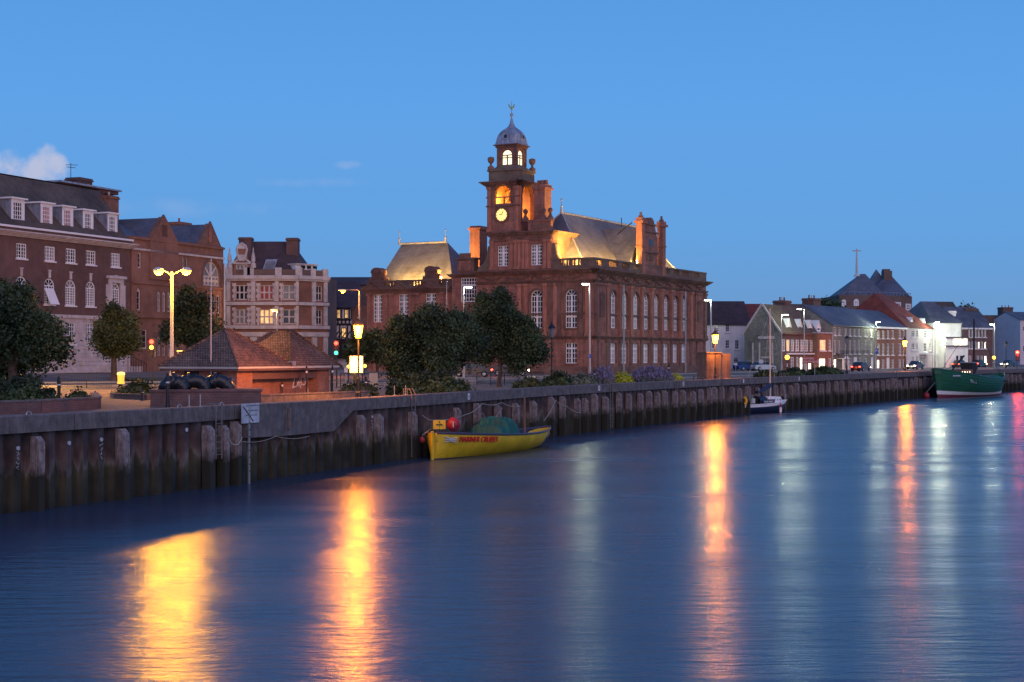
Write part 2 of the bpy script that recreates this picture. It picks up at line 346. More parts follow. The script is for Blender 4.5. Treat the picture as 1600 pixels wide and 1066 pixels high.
def roof_hip(mb, fr, a, b, n0, n1, z0, z1, ra, rb, rn=None, rn2=None, curve=0):   # ridge from ra to rb
    m = (n0+n1)/2 if rn is None else rn; m2 = m if rn2 is None else rn2
    A, B_, C_, D = (a,n1), (b,n1), (b,n0), (a,n0)
    def ring(t):
        zz = z0+(z1-z0)*(t+curve*t*(t-1)); L_ = lambda p, q: (p[0]+(q[0]-p[0])*t, p[1]+(q[1]-p[1])*t)
        return [fr.pt(*L_(A,(ra,m)), zz), fr.pt(*L_(B_,(rb,m)), zz), fr.pt(*L_(C_,(rb,m2)), zz), fr.pt(*L_(D,(ra,m2)), zz)]
    K = 5 if curve else 1; rs = [ring(k/K) for k in range(K+1)]
    for k in range(K):
        for j in range(4):
            q = [rs[k][j], rs[k][(j+1) % 4], rs[k+1][(j+1) % 4], rs[k+1][j]]
            if (q[2]-q[3]).length < 1e-4: q = q[:3]
            mb.poly(*q)
    if abs(m-m2) > 1e-4: mb.poly(*rs[-1])
def chimney(fr, par, a, b, n0, n1, z0, z1, m='darkbrick', pots=3, cap='stone', name='chimney'):
    mb = MB(); fr.box(mb, a, b, n0, n1, z0, z1-.35); fr.box(mb, a-.12, b+.12, n0-.12, n1+.12, z1-.35, z1-.18); fr.box(mb, a-.04, b+.04, n0-.04, n1+.04, z1-.18, z1)
    o = mb.build(name, M[m], par)
    for k in range(pots):
        q = MB(); x = a+(b-a)*(k+.5)/pots; p = fr.pt(x, (n0+n1)/2, z1); q.lathe(p, [(.13,0),(.16,.1),(.11,.15),(.12,.5),(.15,.55)], 8); q.build('chimney_pot', M['redtile'] if k % 2 == 0 else M['stone'], o)
    return o
# ================================================================== setting
QW = [(-60,-30),(-40,12),(-29,35),(-19.2,56),(-13.8,67.2),(-5.9,86.5),(3.6,111),(11.2,127),(20,144.5),(29.8,162.5),(43,185),(60,214),(88,255),(128,300),(240,400),(600,640)]
def catmull(pts, step=.65):
    out = []
    for i in range(1, len(pts)-2):
        p0, p1, p2, p3 = (Vector(pts[k]) for k in (i-1,i,i+1,i+2)); n = max(2, int((p2-p1).length/step*(1 if (p1.y < 320) else .05)))
        for k in range(n):
            t = k/n; out.append(.5*((2*p1)+(p2-p0)*t+(2*p0-5*p1+4*p2-p3)*t*t+(3*p1-p0-3*p2+p3)*t**3))
    out.append(Vector(pts[-2])); return out
QL = catmull(QW)
QD = [0]
for k in range(1, len(QL)): QD.append(QD[-1]+(QL[k]-QL[k-1]).length)
def qat(d):     # point, tangent on the quay line at arc length d
    import bisect
    k = min(max(bisect.bisect_right(QD, d)-1, 0), len(QL)-2); t = (d-QD[k])/(QD[k+1]-QD[k]); p = QL[k].lerp(QL[k+1], t)
    a, b = QL[max(k-2, 0)], QL[min(k+3, len(QL)-1)]; return p, (b-a).normalized()
def qpx(px):    # arc length where the quay line shows at column px
    best = min((abs(800+2330*q.x/q.y-px), d) for q, d in zip(QL, QD) if q.y > 30); return best[1]
def qn(t): return Vector((t.y, -t.x))      # towards the river
TOPZ = 3.69
def Yq(px, back):      # depth at which column px lies `back` metres behind the quay line
    best = None
    for k in range(0, len(QL)-1):
        if QL[k].y < 20: continue
        t = (QL[k+1]-QL[k]).normalized(); q = QL[k]-qn(t)*back; e = abs(CX+F*q.x/q.y-px)
        if best is None or e < best[0]: best = (e, q.y)
    return best[1]
INL = Vector((-.9, .44))
# ground: one sheet, then road / paving sheets laid above it
def sheet(name, pts, dz, m, kind='structure', label=None):
    mb = MB(); mb.poly(*[(x, y, zg(x, y)+dz) for x, y in pts]); o = mb.build(name, m); tag(o, kind=kind); return o
mb = MB(); rows = [0.2, 140, 900, 3000]; qs = QL[::12]+[QL[-1]]
for i in range(len(qs)-1):
    for j in range(len(rows)-1):
        q = [qs[i]+INL*rows[j], qs[i+1]+INL*rows[j], qs[i+1]+INL*rows[j+1], qs[i]+INL*rows[j+1]]
        mb.poly(*[(p.x, p.y, zg(p.x, p.y)) for p in q])
tag(mb.build('ground', M['paving']), kind='structure')
mb = MB(); mb.poly((-1500,-300,0),(3000,-300,0),(3000,3000,0),(-1500,3000,0))
def water_mat():
    m = bpy.data.materials.new('river_water'); m.use_nodes = True; nt = m.node_tree; N = nt.nodes; L = nt.links; b = N['Principled BSDF']
    b.inputs['Base Color'].default_value = (.036,.06,.098,1); b.inputs['Roughness'].default_value = .2; b.inputs['IOR'].default_value = 1.36; b.inputs['Specular IOR Level'].default_value = .36
    tc = N.new('ShaderNodeTexCoord'); mp = N.new('ShaderNodeMapping'); mp.inputs['Scale'].default_value = (.42, 1.5, 1); mp.inputs['Rotation'].default_value = (0,0,R(-18)); L.new(tc.outputs['Object'], mp.inputs['Vector'])
    n1 = N.new('ShaderNodeTexNoise'); n1.inputs['Scale'].default_value = 1.3; n1.inputs['Detail'].default_value = 5; n1.inputs['Roughness'].default_value = .62; L.new(mp.outputs[0], n1.inputs['Vector'])
    n2 = N.new('ShaderNodeTexNoise'); n2.inputs['Scale'].default_value = .12; n2.inputs['Detail'].default_value = 3; L.new(mp.outputs[0], n2.inputs['Vector'])
    mr = N.new('ShaderNodeMapRange'); mr.inputs[1].default_value = .35; mr.inputs[2].default_value = .65; mr.inputs[3].default_value = .18; mr.inputs[4].default_value = .28; L.new(n2.outputs['Fac'], mr.inputs[0]); L.new(mr.outputs[0], b.inputs['Roughness'])
    bp = N.new('ShaderNodeBump'); bp.inputs['Strength'].default_value = .46; bp.inputs['Distance'].default_value = .12; L.new(n1.outputs['Fac'], bp.inputs['Height']); L.new(bp.outputs[0], b.inputs['Normal'])
    return m
tag(mb.build('river', water_mat()), kind='structure')
# road: follows the quay, then swings inland towards the bridge junction
def road_center():
    pts = []
    for px in (1597, 1540, 1480, 1420, 1340, 1240, 1150, 1060, 980):
        p, t = qat(qpx(px)); q = p-qn(t)*13.5; pts.append((q.x, q.y))
    pts += [(-10,132), (-24,120), (-40,108), (-70,92), (-110,76)]
    return [(170,372),(128,322)]+pts
RC = catmull([(260,440)]+road_center()+[(-150,66)], 3)
def ribbon(name, c, o0, o1, dz, m, h=None):
    mb = MB(); L_ = []
    for k, p in enumerate(c):
        t = (c[min(k+1, len(c)-1)]-c[max(k-1, 0)]).normalized(); n = Vector((-t.y, t.x)); L_.append((p+n*o0, p+n*o1))
    for k in range(len(L_)-1):
        (a, b), (d, e) = L_[k], L_[k+1]
        if h: mb.hexa([(q.x,q.y,zg(q.x,q.y)) for q in (a,b,e,d)], [(q.x,q.y,zg(q.x,q.y)+h) for q in (a,b,e,d)])
        else: mb.poly(*[(q.x,q.y,zg(q.x,q.y)+dz) for q in (a,b,e,d)])
    return tag(mb.build(name, m), kind='structure')
ribbon('road', RC, -4.6, 4.6, .006, M['asphalt'])
ribbon('kerb', RC, -4.85, -4.6, 0, M['kerb'], .13); ribbon('kerb', RC, 4.6, 4.85, 0, M['kerb'], .13)
mb = MB()
for k in range(0, len(RC)-2, 3):
    a, b = RC[k], RC[k].lerp(RC[k+1], .95); t = (b-a).normalized(); n = Vector((-t.y, t.x))*.07
    mb.poly(*[(q.x, q.y, zg(q.x, q.y)+.011) for q in (a-n, b-n, b+n, a+n)])
tag(mb.build('road_markings', M['line']), kind='structure')
sheet('junction_road', [(-60,84),(-33,97),(-24,106),(-30,118),(-44,140),(-80,150),(-110,120)], .003, M['asphalt'])
sheet('grass_verge', [(-30,123),(-18,131),(-21,140),(-37,133)], .14, M['grass'])
# ------------------------------------------------------------------ quay wall
d0, d1 = qpx(-60), QD[-1]
qw = thing('quay_wall', 'long steel sheet-pile river wall with a concrete coping and grey timber fenders', 'quay wall', (-19.2,56,0))
mb = MB(); d = d0; dend = min(QD[-1]-2, qpx(1597)+90)
prof = [(0,0),(.14,.30),(.46,.30),(.60,0),(.92,0)]; per = .92; line = []
while d < dend:
    for s_, n_ in prof[:4]:
        p, t = qat(d+s_); q = p+qn(t)*(n_-.34); line.append(q)
    d += per
zl = (-2, TOPZ-.5)
for k in range(len(line)-1):
    a, b = line[k], line[k+1]; mb.poly((a.x,a.y,zl[0]),(b.x,b.y,zl[0]),(b.x,b.y,zl[1]),(a.x,a.y,zl[1]))
mb.build('sheet_piling', M['pile'], qw)
def coping(name, da, db, zb0, zb1=None, wf=.12, wb=-.62, step=1.3):
    mb = MB(); zb1 = zb0 if zb1 is None else zb1; n = max(1, int((db-da)/step)); st = []
    for k in range(n+1):
        p, t = qat(da+(db-da)*k/n); nn = qn(t); zb = zb0+(zb1-zb0)*k/n
        f, r = p+nn*wf, p+nn*wb; c = .04; f2 = p+nn*(wf-c); r2 = p+nn*(wb+c)
        st.append([(f.x,f.y,zb),(f.x,f.y,TOPZ-c),(f2.x,f2.y,TOPZ),(r2.x,r2.y,TOPZ),(r.x,r.y,TOPZ-c),(r.x,r.y,zb)])
    for k in range(n):
        for j in range(6): mb.poly(st[k][j], st[k+1][j], st[k+1][(j+1) % 6], st[k][(j+1) % 6])
    mb.poly(*st[0]); mb.poly(*st[-1][::-1]); return mb.build(name, M['concrete'], qw)
# cast sections with joints
da = d0; e1 = qpx(362)-.05
while da < e1: coping('coping', da, min(da+6, e1)-.05, TOPZ-.66); da += 6
e2, e3, e4 = qpx(372), qpx(512), qpx(538)
coping('coping', qpx(362), e2, TOPZ-.66, wf=.10)
coping('deep_beam', e2+.02, qpx(437), TOPZ-1.55, TOPZ-1.62, wf=.42); coping('deep_beam', qpx(437)+.02, e3, TOPZ-1.62, wf=.42); coping('deep_beam', e3+.001, e4, TOPZ-1.62, TOPZ-.66, wf=.42)
da = e4+.02
while da < dend-1: coping('coping', da, min(da+6, dend)-.05, TOPZ-.66); da += 6
def post(d, w=.34, top=TOPZ-.72, n0=-.02):
    p, t = qat(d); n = qn(t); mb = MB(); c = p+n*(n0+.2)
    tp = top-random.uniform(0,.32); w = w*random.uniform(.8,1.15); h = w/2; th = .22; lean = random.uniform(-.09,.09)
    B_ = [c-t*h-n*th, c+t*h-n*th, c+t*h+n*th, c-t*h+n*th]; T_ = [q+t*lean for q in B_]
    mb.hexa([(q.x,q.y,-1.5) for q in B_], [(q.x,q.y,tp-.22) for q in T_])
    m2 = [T_[0], T_[1], T_[1]+n*th*1.1, T_[0]+n*th*1.1]
    mb.hexa([(q.x,q.y,tp-.22) for q in T_], [(q.x,q.y,tp) for q in m2])
    for zz in (2.4, 1.9, 1.3):
        q = c+n*(th+.0); mb.tube([(q.x,q.y,zz+random.uniform(-.1,.1)), (q.x+n.x*.05,q.y+n.y*.05,zz)], .035, 6)
    mb.build('fender_post', M['post'], qw)
for px in (50,192,320,347,367,555,590,637,712,743,773,802,828,858,878): post(qpx(px), .38 if px < 600 else .34)
d = qpx(900); k = 0
while d < qpx(1597): post(d+random.uniform(-.25,.25)); d += random.choice((2.1,2.3,2.5,2.8)) if k % 7 else 1.5; k += 1
# small white outfall discs with marks on the piles
for px, z in ((18,2.45),(108,2.5),(162,2.55),(285,2.7),(589,2.6)):
    dd = round((qpx(px)-d0-.30)/per)*per+d0+.30; p, t = qat(dd); n = qn(t); c = p-n*.03; mb = MB()
    mb.tube([(c.x,c.y,z),(c.x+n.x*.04,c.y+n.y*.04,z)], .085, 14); o = mb.build('marker_disc', M['sign'], qw)
# blue-white scrawls sprayed down the pans
def scrawl(px, z0, z1, m, seed):
    rr = random.Random(seed); dd = round((qpx(px)-d0-.30)/per)*per+d0+.30; p, t = qat(dd); n = qn(t); c = p-n*.02; mb = MB(); z = z0
    while z > z1:
        a = [(c.x+t.x*u, c.y+t.y*u, z-v) for u, v in [(rr.uniform(-.09,.09), k*.04) for k in range(4)]]; mb.tube(a, .014, 4); z -= .18
    mb.build('painted_mark', m, qw)
scrawl(18,2.3,1.7,M['sign'],1); scrawl(162,2.4,1.8,M['sign'],2); scrawl(589,2.45,1.95,M['sign'],4)
# number plates on the coping
for px, ch in ((728,'8'),(932,'9'),(1066,'0'),(1161,'1'),(1246,'2')):
    p, t = qat(qpx(px)); n = qn(t); c = p+n*.135; mb = MB(); h = .16
    mb.hexa([(c.x-t.x*h,c.y-t.y*h,TOPZ-.5),(c.x+t.x*h,c.y+t.y*h,TOPZ-.5),(c.x+t.x*h+n.x*.02,c.y+t.y*h+n.y*.02,TOPZ-.5),(c.x-t.x*h+n.x*.02,c.y-t.y*h+n.y*.02,TOPZ-.5)],
            [(c.x-t.x*h,c.y-t.y*h,TOPZ-.12),(c.x+t.x*h,c.y+t.y*h,TOPZ-.12),(c.x+t.x*h+n.x*.02,c.y+t.y*h+n.y*.02,TOPZ-.12),(c.x-t.x*h+n.x*.02,c.y-t.y*h+n.y*.02,TOPZ-.12)])
    o = mb.build('number_plate', M['white'], qw); og = c+n*.025-t*.1; text(ch, .36, 'number', M['black'], o, (og.x,og.y,TOPZ-.44), (t.x,t.y,0), (0,0,1), .004)
# ladders
LAD = ['ladder beside the white notice board', 'ladder left of the yellow boat', 'first ladder right of the yellow boat', 'ladder below the rounded lavender bush', 'ladder left of the rusty cabinet', 'ladder just right of the sailing boat mast', 'ladder below the stone houses', 'ladder left of the green trawler']
for (px, lab) in zip((333,644,950,1055,1127,1222,1330,1400), LAD):
    p, t = qat(qpx(px)); n = qn(t); c = p+n*(.34 if px == 333 else .2); b = thing('quay_ladder', 'rusted steel '+lab+' on the river wall', 'ladder', (c.x,c.y,0), 'steel ladders on the quay wall')
    mb = MB()
    for s_ in (-.23,.23):
        q = c+t*s_; i = q-n*.5
        r_ = MB(); r_.tube([(q.x,q.y,.1 if px != 333 else 1.3),(q.x,q.y,TOPZ+.05),(q.x-n.x*.15,q.y-n.y*.15,TOPZ+.35 if px != 333 else TOPZ+.1),(i.x,i.y,TOPZ+.35 if px != 333 else TOPZ+.12),(i.x,i.y,TOPZ)], .03, 6); r_.build('rail', M['ladder'], b)
    z = .3 if px != 333 else 1.5
    while z < TOPZ: q1, q2 = c-t*.23, c+t*.23; mb.tube([(q1.x,q1.y,z),(q2.x,q2.y,z)], .018, 5); z += .28
    mb.build('rungs', M['ladder'], b)
# mooring ropes looped along the fenders
def rope(pxs, label, r=.025):
    pts = []
    for i in range(len(pxs)-1):
        (a, za), (b, zb) = pxs[i], pxs[i+1]
        for k in range(8):
            u = k/8; p, t = qat(qpx(a)+(qpx(b)-qpx(a))*u); q = p+qn(t)*.5; pts.append((q.x,q.y,za+(zb-za)*u-.25*4*u*(1-u)*.5))
    p, t = qat(qpx(pxs[-1][0])); q = p+qn(t)*.5; pts.append((q.x,q.y,pxs[-1][1])); mb = MB(); mb.tube(pts, r, 5)
    o = mb.build('mooring_rope', M['rope']); tag(o, label, 'rope', 'ropes hung along the quay wall')
rope([(650,2.5),(672,2.15),(714,2.3),(743,2.9),(773,2.85),(800,2.5)], 'pale rope looped over the fenders behind the yellow boat')
rope([(744,2.3),(756,1.7),(771,2.5)], 'short sagging rope between two fenders above the red buoy')
rope([(343,2.25),(352,1.9),(362,2.2)], 'coiled blue grey rope hanging beside the wall ladder')
rope([(367,2.0),(420,2.1),(470,1.95)], 'thin rope under the deep concrete beam', .015)
rope([(838,1.3),(860,2.7),(878,2.2),(898,1.6)], 'stern rope strung up to the fender right of the yellow boat')
# notice board, depth gauge, post on the deep beam
p, t = qat(qpx(391)); n = qn(t); f1 = Fr((p+n*.46), t)
b = thing('notice_board', 'large weathered white notice board bolted to the deep concrete beam', 'notice board', (p.x,p.y,2.2))
a_, b_, c_, d_ = f1.rect(377,632,404,661); a_, b_ = f1.s(377), f1.s(404)
mb = MB(); f1.box(mb, a_, b_, 0, .04, f1.z(662, a_), f1.z(631, a_)); o = mb.build('board', M['sign'], b)
mb = MB(); mb.tube([f1.pt(a_+.1,.05,f1.z(636,a_)), f1.pt((a_+b_)/2+.2,.05,f1.z(661,a_)+.05)], .025, 5); mb.build('brace', M['black'], b)
for k in range(5):
    mb = MB()
    for j in range(5): 
        x0 = a_+.3+j*(b_-a_-.5)/5; f1.box(mb, x0, x0+.2+.1*((j*k) % 3), .045, .05, c_+.35+.22*k, c_+.38+.22*k)
    mb.build('printed_line', M['concrete'], b)
p, t = qat(qpx(371)); n = qn(t); q = p+n*.5; b = thing('depth_gauge', 'narrow pale tide gauge board standing against the wall left of the notice board', 'tide gauge', (q.x,q.y,-1)); mb = MB()
mb.box((q.x,q.y,1.3), (.08,.08,4.6), math.atan2(t.y,t.x)); mb.build('board', M['galv'], b)
mb = MB()
for k in range(9): mb.box((q.x+n.x*.055,q.y+n.y*.055,.6+k*.32), (.11,.012,.05), math.atan2(t.y,t.x))
mb.build('graduations', M['black'], b)
p, t = qat(qpx(434)); n = qn(t); q = p+n*.5; mb = MB(); mb.box((q.x,q.y,2.9), (.13,.12,1.0), math.atan2(t.y,t.x)); tag(mb.build('rubbing_strip', M['timber']), 'short grey timber rubbing strip fixed upright on the deep concrete beam', 'fender')
for px in (303,321,627,641):
    p, t = qat(qpx(px)); q = p-qn(t)*.3; b = thing('grab_post', 'slender pale grab post on the coping, '+{303:'left one by the pipe enclosure',321:'right one by the pipe enclosure',627:'left one in front of the broad tree',641:'right one in front of the broad tree'}[px], 'post', (q.x,q.y,TOPZ), 'grab posts on the coping'); mb = MB()
    mb.tube([(q.x,q.y,TOPZ),(q.x,q.y,TOPZ+.55)], .022, 6); mb.build('shaft', M['galv'], b); m2 = MB(); m2.lathe((q.x,q.y,TOPZ), [(.06,0),(.06,.03),(.02,.05)], 8); m2.build('foot', M['galv'], b)
for px, lab in ((55,'far left of the coping'),(289,'left of the wall ladder'),(355,'behind the notice board')):
    p, t = qat(qpx(px)); q = p-qn(t)*.25; mb = MB(); mb.tube([(q.x+t.x*.14*math.cos(w), q.y+t.y*.14*math.cos(w), TOPZ-.01+.14*math.sin(w)) for w in [math.pi*k/8 for k in range(9)]], .022, 6); tag(mb.build('mooring_ring', M['galv']), 'half-round steel mooring ring '+lab, 'mooring ring', 'mooring rings on the coping')

# ================================================================== town hall
C0 = (9.6, 175); FA = Fr(C0, (.884,-.467)); FB = Fr(C0, (.467,.884))
hz = zg(*C0)-.15
hall = thing('town_hall', 'large red sandstone civic hall with clock tower, grey domed lantern and floodlit slate roofs', 'town hall', (9.6,175,hz))
sL = FA.s(744); zC = FA.z(419, 0); zP = FA.z(402, 0)
def zf(fr, py, px, n=0): return fr.z(py, fr.s(px, n), n)
WA = [FA.rect(829,452,847,512), FA.rect(883,452,901,512)]; zt, zb = zf(FA,452,892), zf(FA,512.5,892)
WA = [(h[0],h[1],zb,zt,True) for h in WA]
GA = [(h[0],h[1],zf(FA,568,892),zf(FA,535.5,892)) for h in WA]
xs = [(954.3,963.2),(972,980.6),(989.4,997.6),(1006.2,1013.6),(1022,1029.2),(1037.6,1044.4),(1052.2,1059),(1066,1072.3)]
zt2, zb2, zt3, zb3 = zf(FB,454,958), zf(FB,513,958), zf(FB,536,958), zf(FB,568,958)
cs = [FB.s((a+b)/2) for a, b in xs]; w2 = .95
WB = [(c-w2,c+w2,zb2,zt2,True) for c in cs]; GB = [(c-w2,c+w2,zb3,zt3) for c in cs]
LB = 37.4
mb = MB(); wall(mb, FA, sL, 0, hz-.5, zC, [h for h in WA+GA], .35); wall(mb, FB, 0, LB, hz-.5, zC, WB+GB, .35)
bk = [FB.pt(LB,0,hz-.5), FB.pt(LB,sL,hz-.5), FA.pt(sL,0,hz-.5)]; bk[1] = FB.pt(LB,0,hz-.5)+(FA.pt(sL,0,0)-FA.pt(0,0,0)); up = Vector((0,0,zC-hz+.5))
mb.poly(bk[0],bk[1],bk[1]+up,bk[0]+up); mb.poly(bk[1],bk[2],bk[2]+up,bk[1]+up)
mb.poly(FA.pt(0,0,zC), bk[0]+up, bk[1]+up, bk[2]+up)
mb.build('wall', M['hall'], hall)
for h in WA: window(FA, hall, h, 0, 4, 6, arch=True, mull=.22, rec=.3, bw=.07, trans=.36, sill='halldark', pane='glass')
for h in GA: window(FA, hall, h, 0, 4, 4, mull=.22, rec=.3, bw=.07, trans=.72, sill='halldark')
for i, h in enumerate(WB): window(FB, hall, h, 0, 4, 6, arch=True, mull=.24, rec=.32, bw=.08, trans=.36, pane='glasspale' if i % 3 else 'glass', fw=.13)
for i, h in enumerate(GB): window(FB, hall, h, 0, 4, 4, mull=.26, rec=.32, bw=.08, trans=.7, pane='glasspale' if i % 4 != 1 else 'glass', fw=.13)
def band(par, fr, a, b, z0, z1, out, m='halldark', name='string_course', ends=.0):
    mb = MB(); fr.box(mb, a-ends, b+ends, -.1, out, z0, z1); return mb.build(name, M[m], par)
def cornice(par, fr, a, b, z, out, h=.5, m='halldark', e0=0, e1=0, dent=0):
    mb = MB()
    for k in range(4): o_ = out*(k+1)/4; fr.box(mb, a-e0*o_, b+e1*o_, -.15, o_, z-h+h*k/4, z-h+h*(k+1)/4-.002)
    if dent:
        x = a
        while x < b: fr.box(mb, x, x+dent*.5, out*.24, out*.62, z-h*.76, z-h*.5); x += dent
    return mb.build('cornice', M[m], par)
cornice(hall, FA, sL, 0, zC, .8, .6, e1=1, dent=.5); cornice(hall, FB, 0, LB, zC, .8, .6, e0=1, e1=1, dent=.5)
z_arch0, z_arch1 = zf(FA,443,900), zf(FA,437,900)
cornice(hall, FA, sL, 0, z_arch1, .3, .35, e1=1); cornice(hall, FB, 0, LB, z_arch1, .3, .35, e0=1, e1=1)
zs1 = zf(FA,525,900)
cornice(hall, FA, sL, 0, zs1, .35, .35, e1=1); cornice(hall, FB, 0, LB, zs1, .35, .35, e0=1, e1=1)
band(hall, FA, sL, .2, hz, hz+1.1, .22, name='plinth'); band(hall, FB, -.2, LB, hz, hz+1.1, .22, name='plinth')
zi = zf(FA,490,900); 
# frieze ornament: swags carved in relief
def swags(fr, a, b, z0, z1, w, seed, n=0):
    rr = random.Random(seed); mb = MB(); x = a
    while x+w <= b+.01:
        pts = [fr.pt(x+w*(.1+.8*k/8), n+.09, z1-.12-(z1-z0-.3)*math.sin(math.pi*k/8)) for k in range(9)]
        mb.tube(pts, .11, 5); mb.tube([fr.pt(x+w*.5,n+.1,z1-.2), fr.pt(x+w*.5,n+.1,z0+.15)], .16, 5); mb.tube([fr.pt(x+w*.04,n+.05,z1-.1), fr.pt(x+w*.04,n+.05,z0+.1)], .09, 5)
        mb.tube([fr.pt(x+w*.28,n+.12,z0+.3), fr.pt(x+w*.28,n+.12,z1-.35)], .1, 5); mb.tube([fr.pt(x+w*.75,n+.12,z0+.3), fr.pt(x+w*.75,n+.12,z1-.35)], .1, 5)
        x += w
    mb.build('carved_frieze', M['halldark'], hall)
zfz1, zfz0 = zC-.62, z_arch1+.02
swags(FA, sL+.4, -.6, zfz0, zfz1, 3.6, 1); swags(FB, .8, LB-.5, zfz0, zfz1, 3.6, 2)
# pilasters
def pil(fr, c, w, z0, z1, m, out=.16, n=0):
    mb = MB(); fr.box(mb, c-w/2, c+w/2, n-.05, n+out, z0+.35, z1-.3); fr.box(mb, c-w/2-.1, c+w/2+.1, n-.05, n+out+.1, z0, z0+.35); fr.box(mb, c-w/2-.12, c+w/2+.12, n-.05, n+out+.12, z1-.3, z1-.003)
    mb.build('pilaster', M[m], hall)
z0_, z1_ = zs1+.01, z_arch1-.35
for px, m in ((852,'hallpale'),(862,'halldark'),(868,'hallpale'),(874,'halldark'),(908,'halldark'),(918,'hallpale'),(822,'hallpale'),(812,'hallpale')): pil(FA, FA.s(px), .5, z0_, z1_, m)
mids = [(cs[k]+cs[k+1])/2 for k in range(7)]
for c in mids+[cs[0]-2.1, cs[-1]+2.3]: pil(FB, c, .75, z0_, z1_, 'hallpale', .26)
for c in (.5, LB-.5): pil(FB, c, .8, z0_, z1_, 'halldark', .2)
for c in (FB.s(938), FB.s(1090)):
    pil(FB, c, 2.4, z0_, z1_, 'hall', .22)
    mb = MB(); FB.box(mb, c-.6, c+.6, .2, .34, zf(FB,495,938), zf(FB,462,938)); mb.poly(FB.pt(c-.8,.4,zf(FB,462,938)), FB.pt(c+.8,.4,zf(FB,462,938)), FB.pt(c,.4,zf(FB,455,938))); mb.build('niche', M['halldark'], hall)
# ground-floor piers between the small windows
for c in mids+[cs[0]-2.0, cs[-1]+2.2]: pil(FB, c, .5, hz+1.1, zs1-.36, 'halldark', .1)
for c in (1.2, 4.2, LB-3.6, LB-.8): pil(FB, c, .3, hz+1.1, zs1-.36, 'halldark', .07)
band(hall, FA, sL, 0, zi-.1, zi+.1, .07); band(hall, FB, 0, LB, zi-.1, zi+.1, .07)
# rainwater pipes
for c in (mids[0]-.1, cs[6]+2.0): 
    mb = MB(); mb.tube([FB.pt(c,.62,hz), FB.pt(c,.62,z_arch1-.4)], .11, 6); mb.build('rainwater_pipe', M['galv'], hall)
# parapet with pierced balustrade panels
def parapet(par, fr, a, b, z0, z1, opens, n0=-.35, n1=.05, m='lichen', e=0):
    mb = MB(); x = a
    for (p, q) in sorted(opens)+[(b, b)]:
        if p > x: fr.box(mb, x, p, n0, n1, z0, z1-.2)
        if q > p:
            fr.box(mb, p, q, n0, n1, z0, z0+(z1-z0)*.32); k = 0; N_ = max(2, int((q-p)/.42))
            for k in range(N_):
                c = p+(q-p)*(k+.5)/N_; w = .085
                fr.box(mb, c-w, c+w, (n0+n1)/2-w, (n0+n1)/2+w, z0+(z1-z0)*.32, z1-.2)
        x = q
    fr.box(mb, a-e, b+e, n0-.08, n1+.08, z1-.2, z1)
    mb.build('parapet', M[m], par)
oA = [(FA.s(876),FA.s(889)),(FA.s(894),FA.s(907))]
parapet(hall, FA, FA.s(862), -.0, zC+.002, zP, oA, e=.1)
oB = [(FB.s(a),FB.s(b)) for a, b in ((931,940),(951,965),(971,983),(989,999),(1037,1046),(1052,1061),(1066,1076),(1084,1092))]
parapet(hall, FB, .06, LB, zC+.002, zP, oB)
# main roof
zE = zC+.3; ra, rb, zR = 7.6, 31.2, 23.7
mb = MB(); W_ = 14.2; mrn0 = -(W_+.4)/2
roof_hip(mb, Fr(FB.pt(0,-.6,0).xy-FB.u*0, FB.u), 2.6, LB-2.4, -W_, -1.6, zE, zR, ra, rb, mrn0, curve=.07)
mb.build('main_roof', M['slate'], hall)
FR0 = Fr(FB.pt(0,-.6,0).xy, FB.u); mrn = -(W_+.4)/2
mb = MB(); mb.tube([FR0.pt(ra,mrn,zR+.05), FR0.pt(rb,mrn,zR+.05)], .14, 6)
def hipline(c, r):
    pts = []
    for k in range(6):
        t = k/5; zz = zE+(zR-zE)*(t+.07*t*(t-1)); pts.append(FR0.pt(c[0]+(r-c[0])*t, c[1]+(mrn-c[1])*t, zz+.06))
    mb.tube(pts, .1, 5)
hipline((2.6,-1.6), ra); hipline((LB-2.4,-1.6), rb); hipline((2.6,-W_), ra)
mb.build('ridge_tiles', M['lead'], hall)
mb = MB(); q = FR0.pt(ra,mrn,zR); mb.lathe(q, [(.25,-.2),(.18,.3),(.1,.6),(.16,.75),(.05,.95),(.04,1.5),(.16,1.6),(.02,1.8)], 8); mb.build('finial', M['lead'], hall)
# cross roof running left behind the tower, and the cross gable behind the river-side chimneys
mb = MB(); zX = 22.2
cx = FR0.pt(9, mrn, 0); A1 = FR0.pt(9, mrn-12, 0)
def xroof(s_, n0, n1, half, ze, zr):
    a, b = FR0.pt(s_,n0,zr), FR0.pt(s_,n1,zr)
    for sg in (-1, 1): c, d = FR0.pt(s_+sg*half,n1,ze), FR0.pt(s_+sg*half,n0,ze); mb.poly(a, b, c, d)
    mb.poly(b, FR0.pt(s_-half,n1,ze), FR0.pt(s_+half,n1,ze))
xroof(9, mrn, mrn-5.5, 6.0, zE+.2, zX)
xroof(18.0, mrn, -.9, 4.6, zE+.2, 22.4)
mb.build('cross_roof', M['slate'], hall)
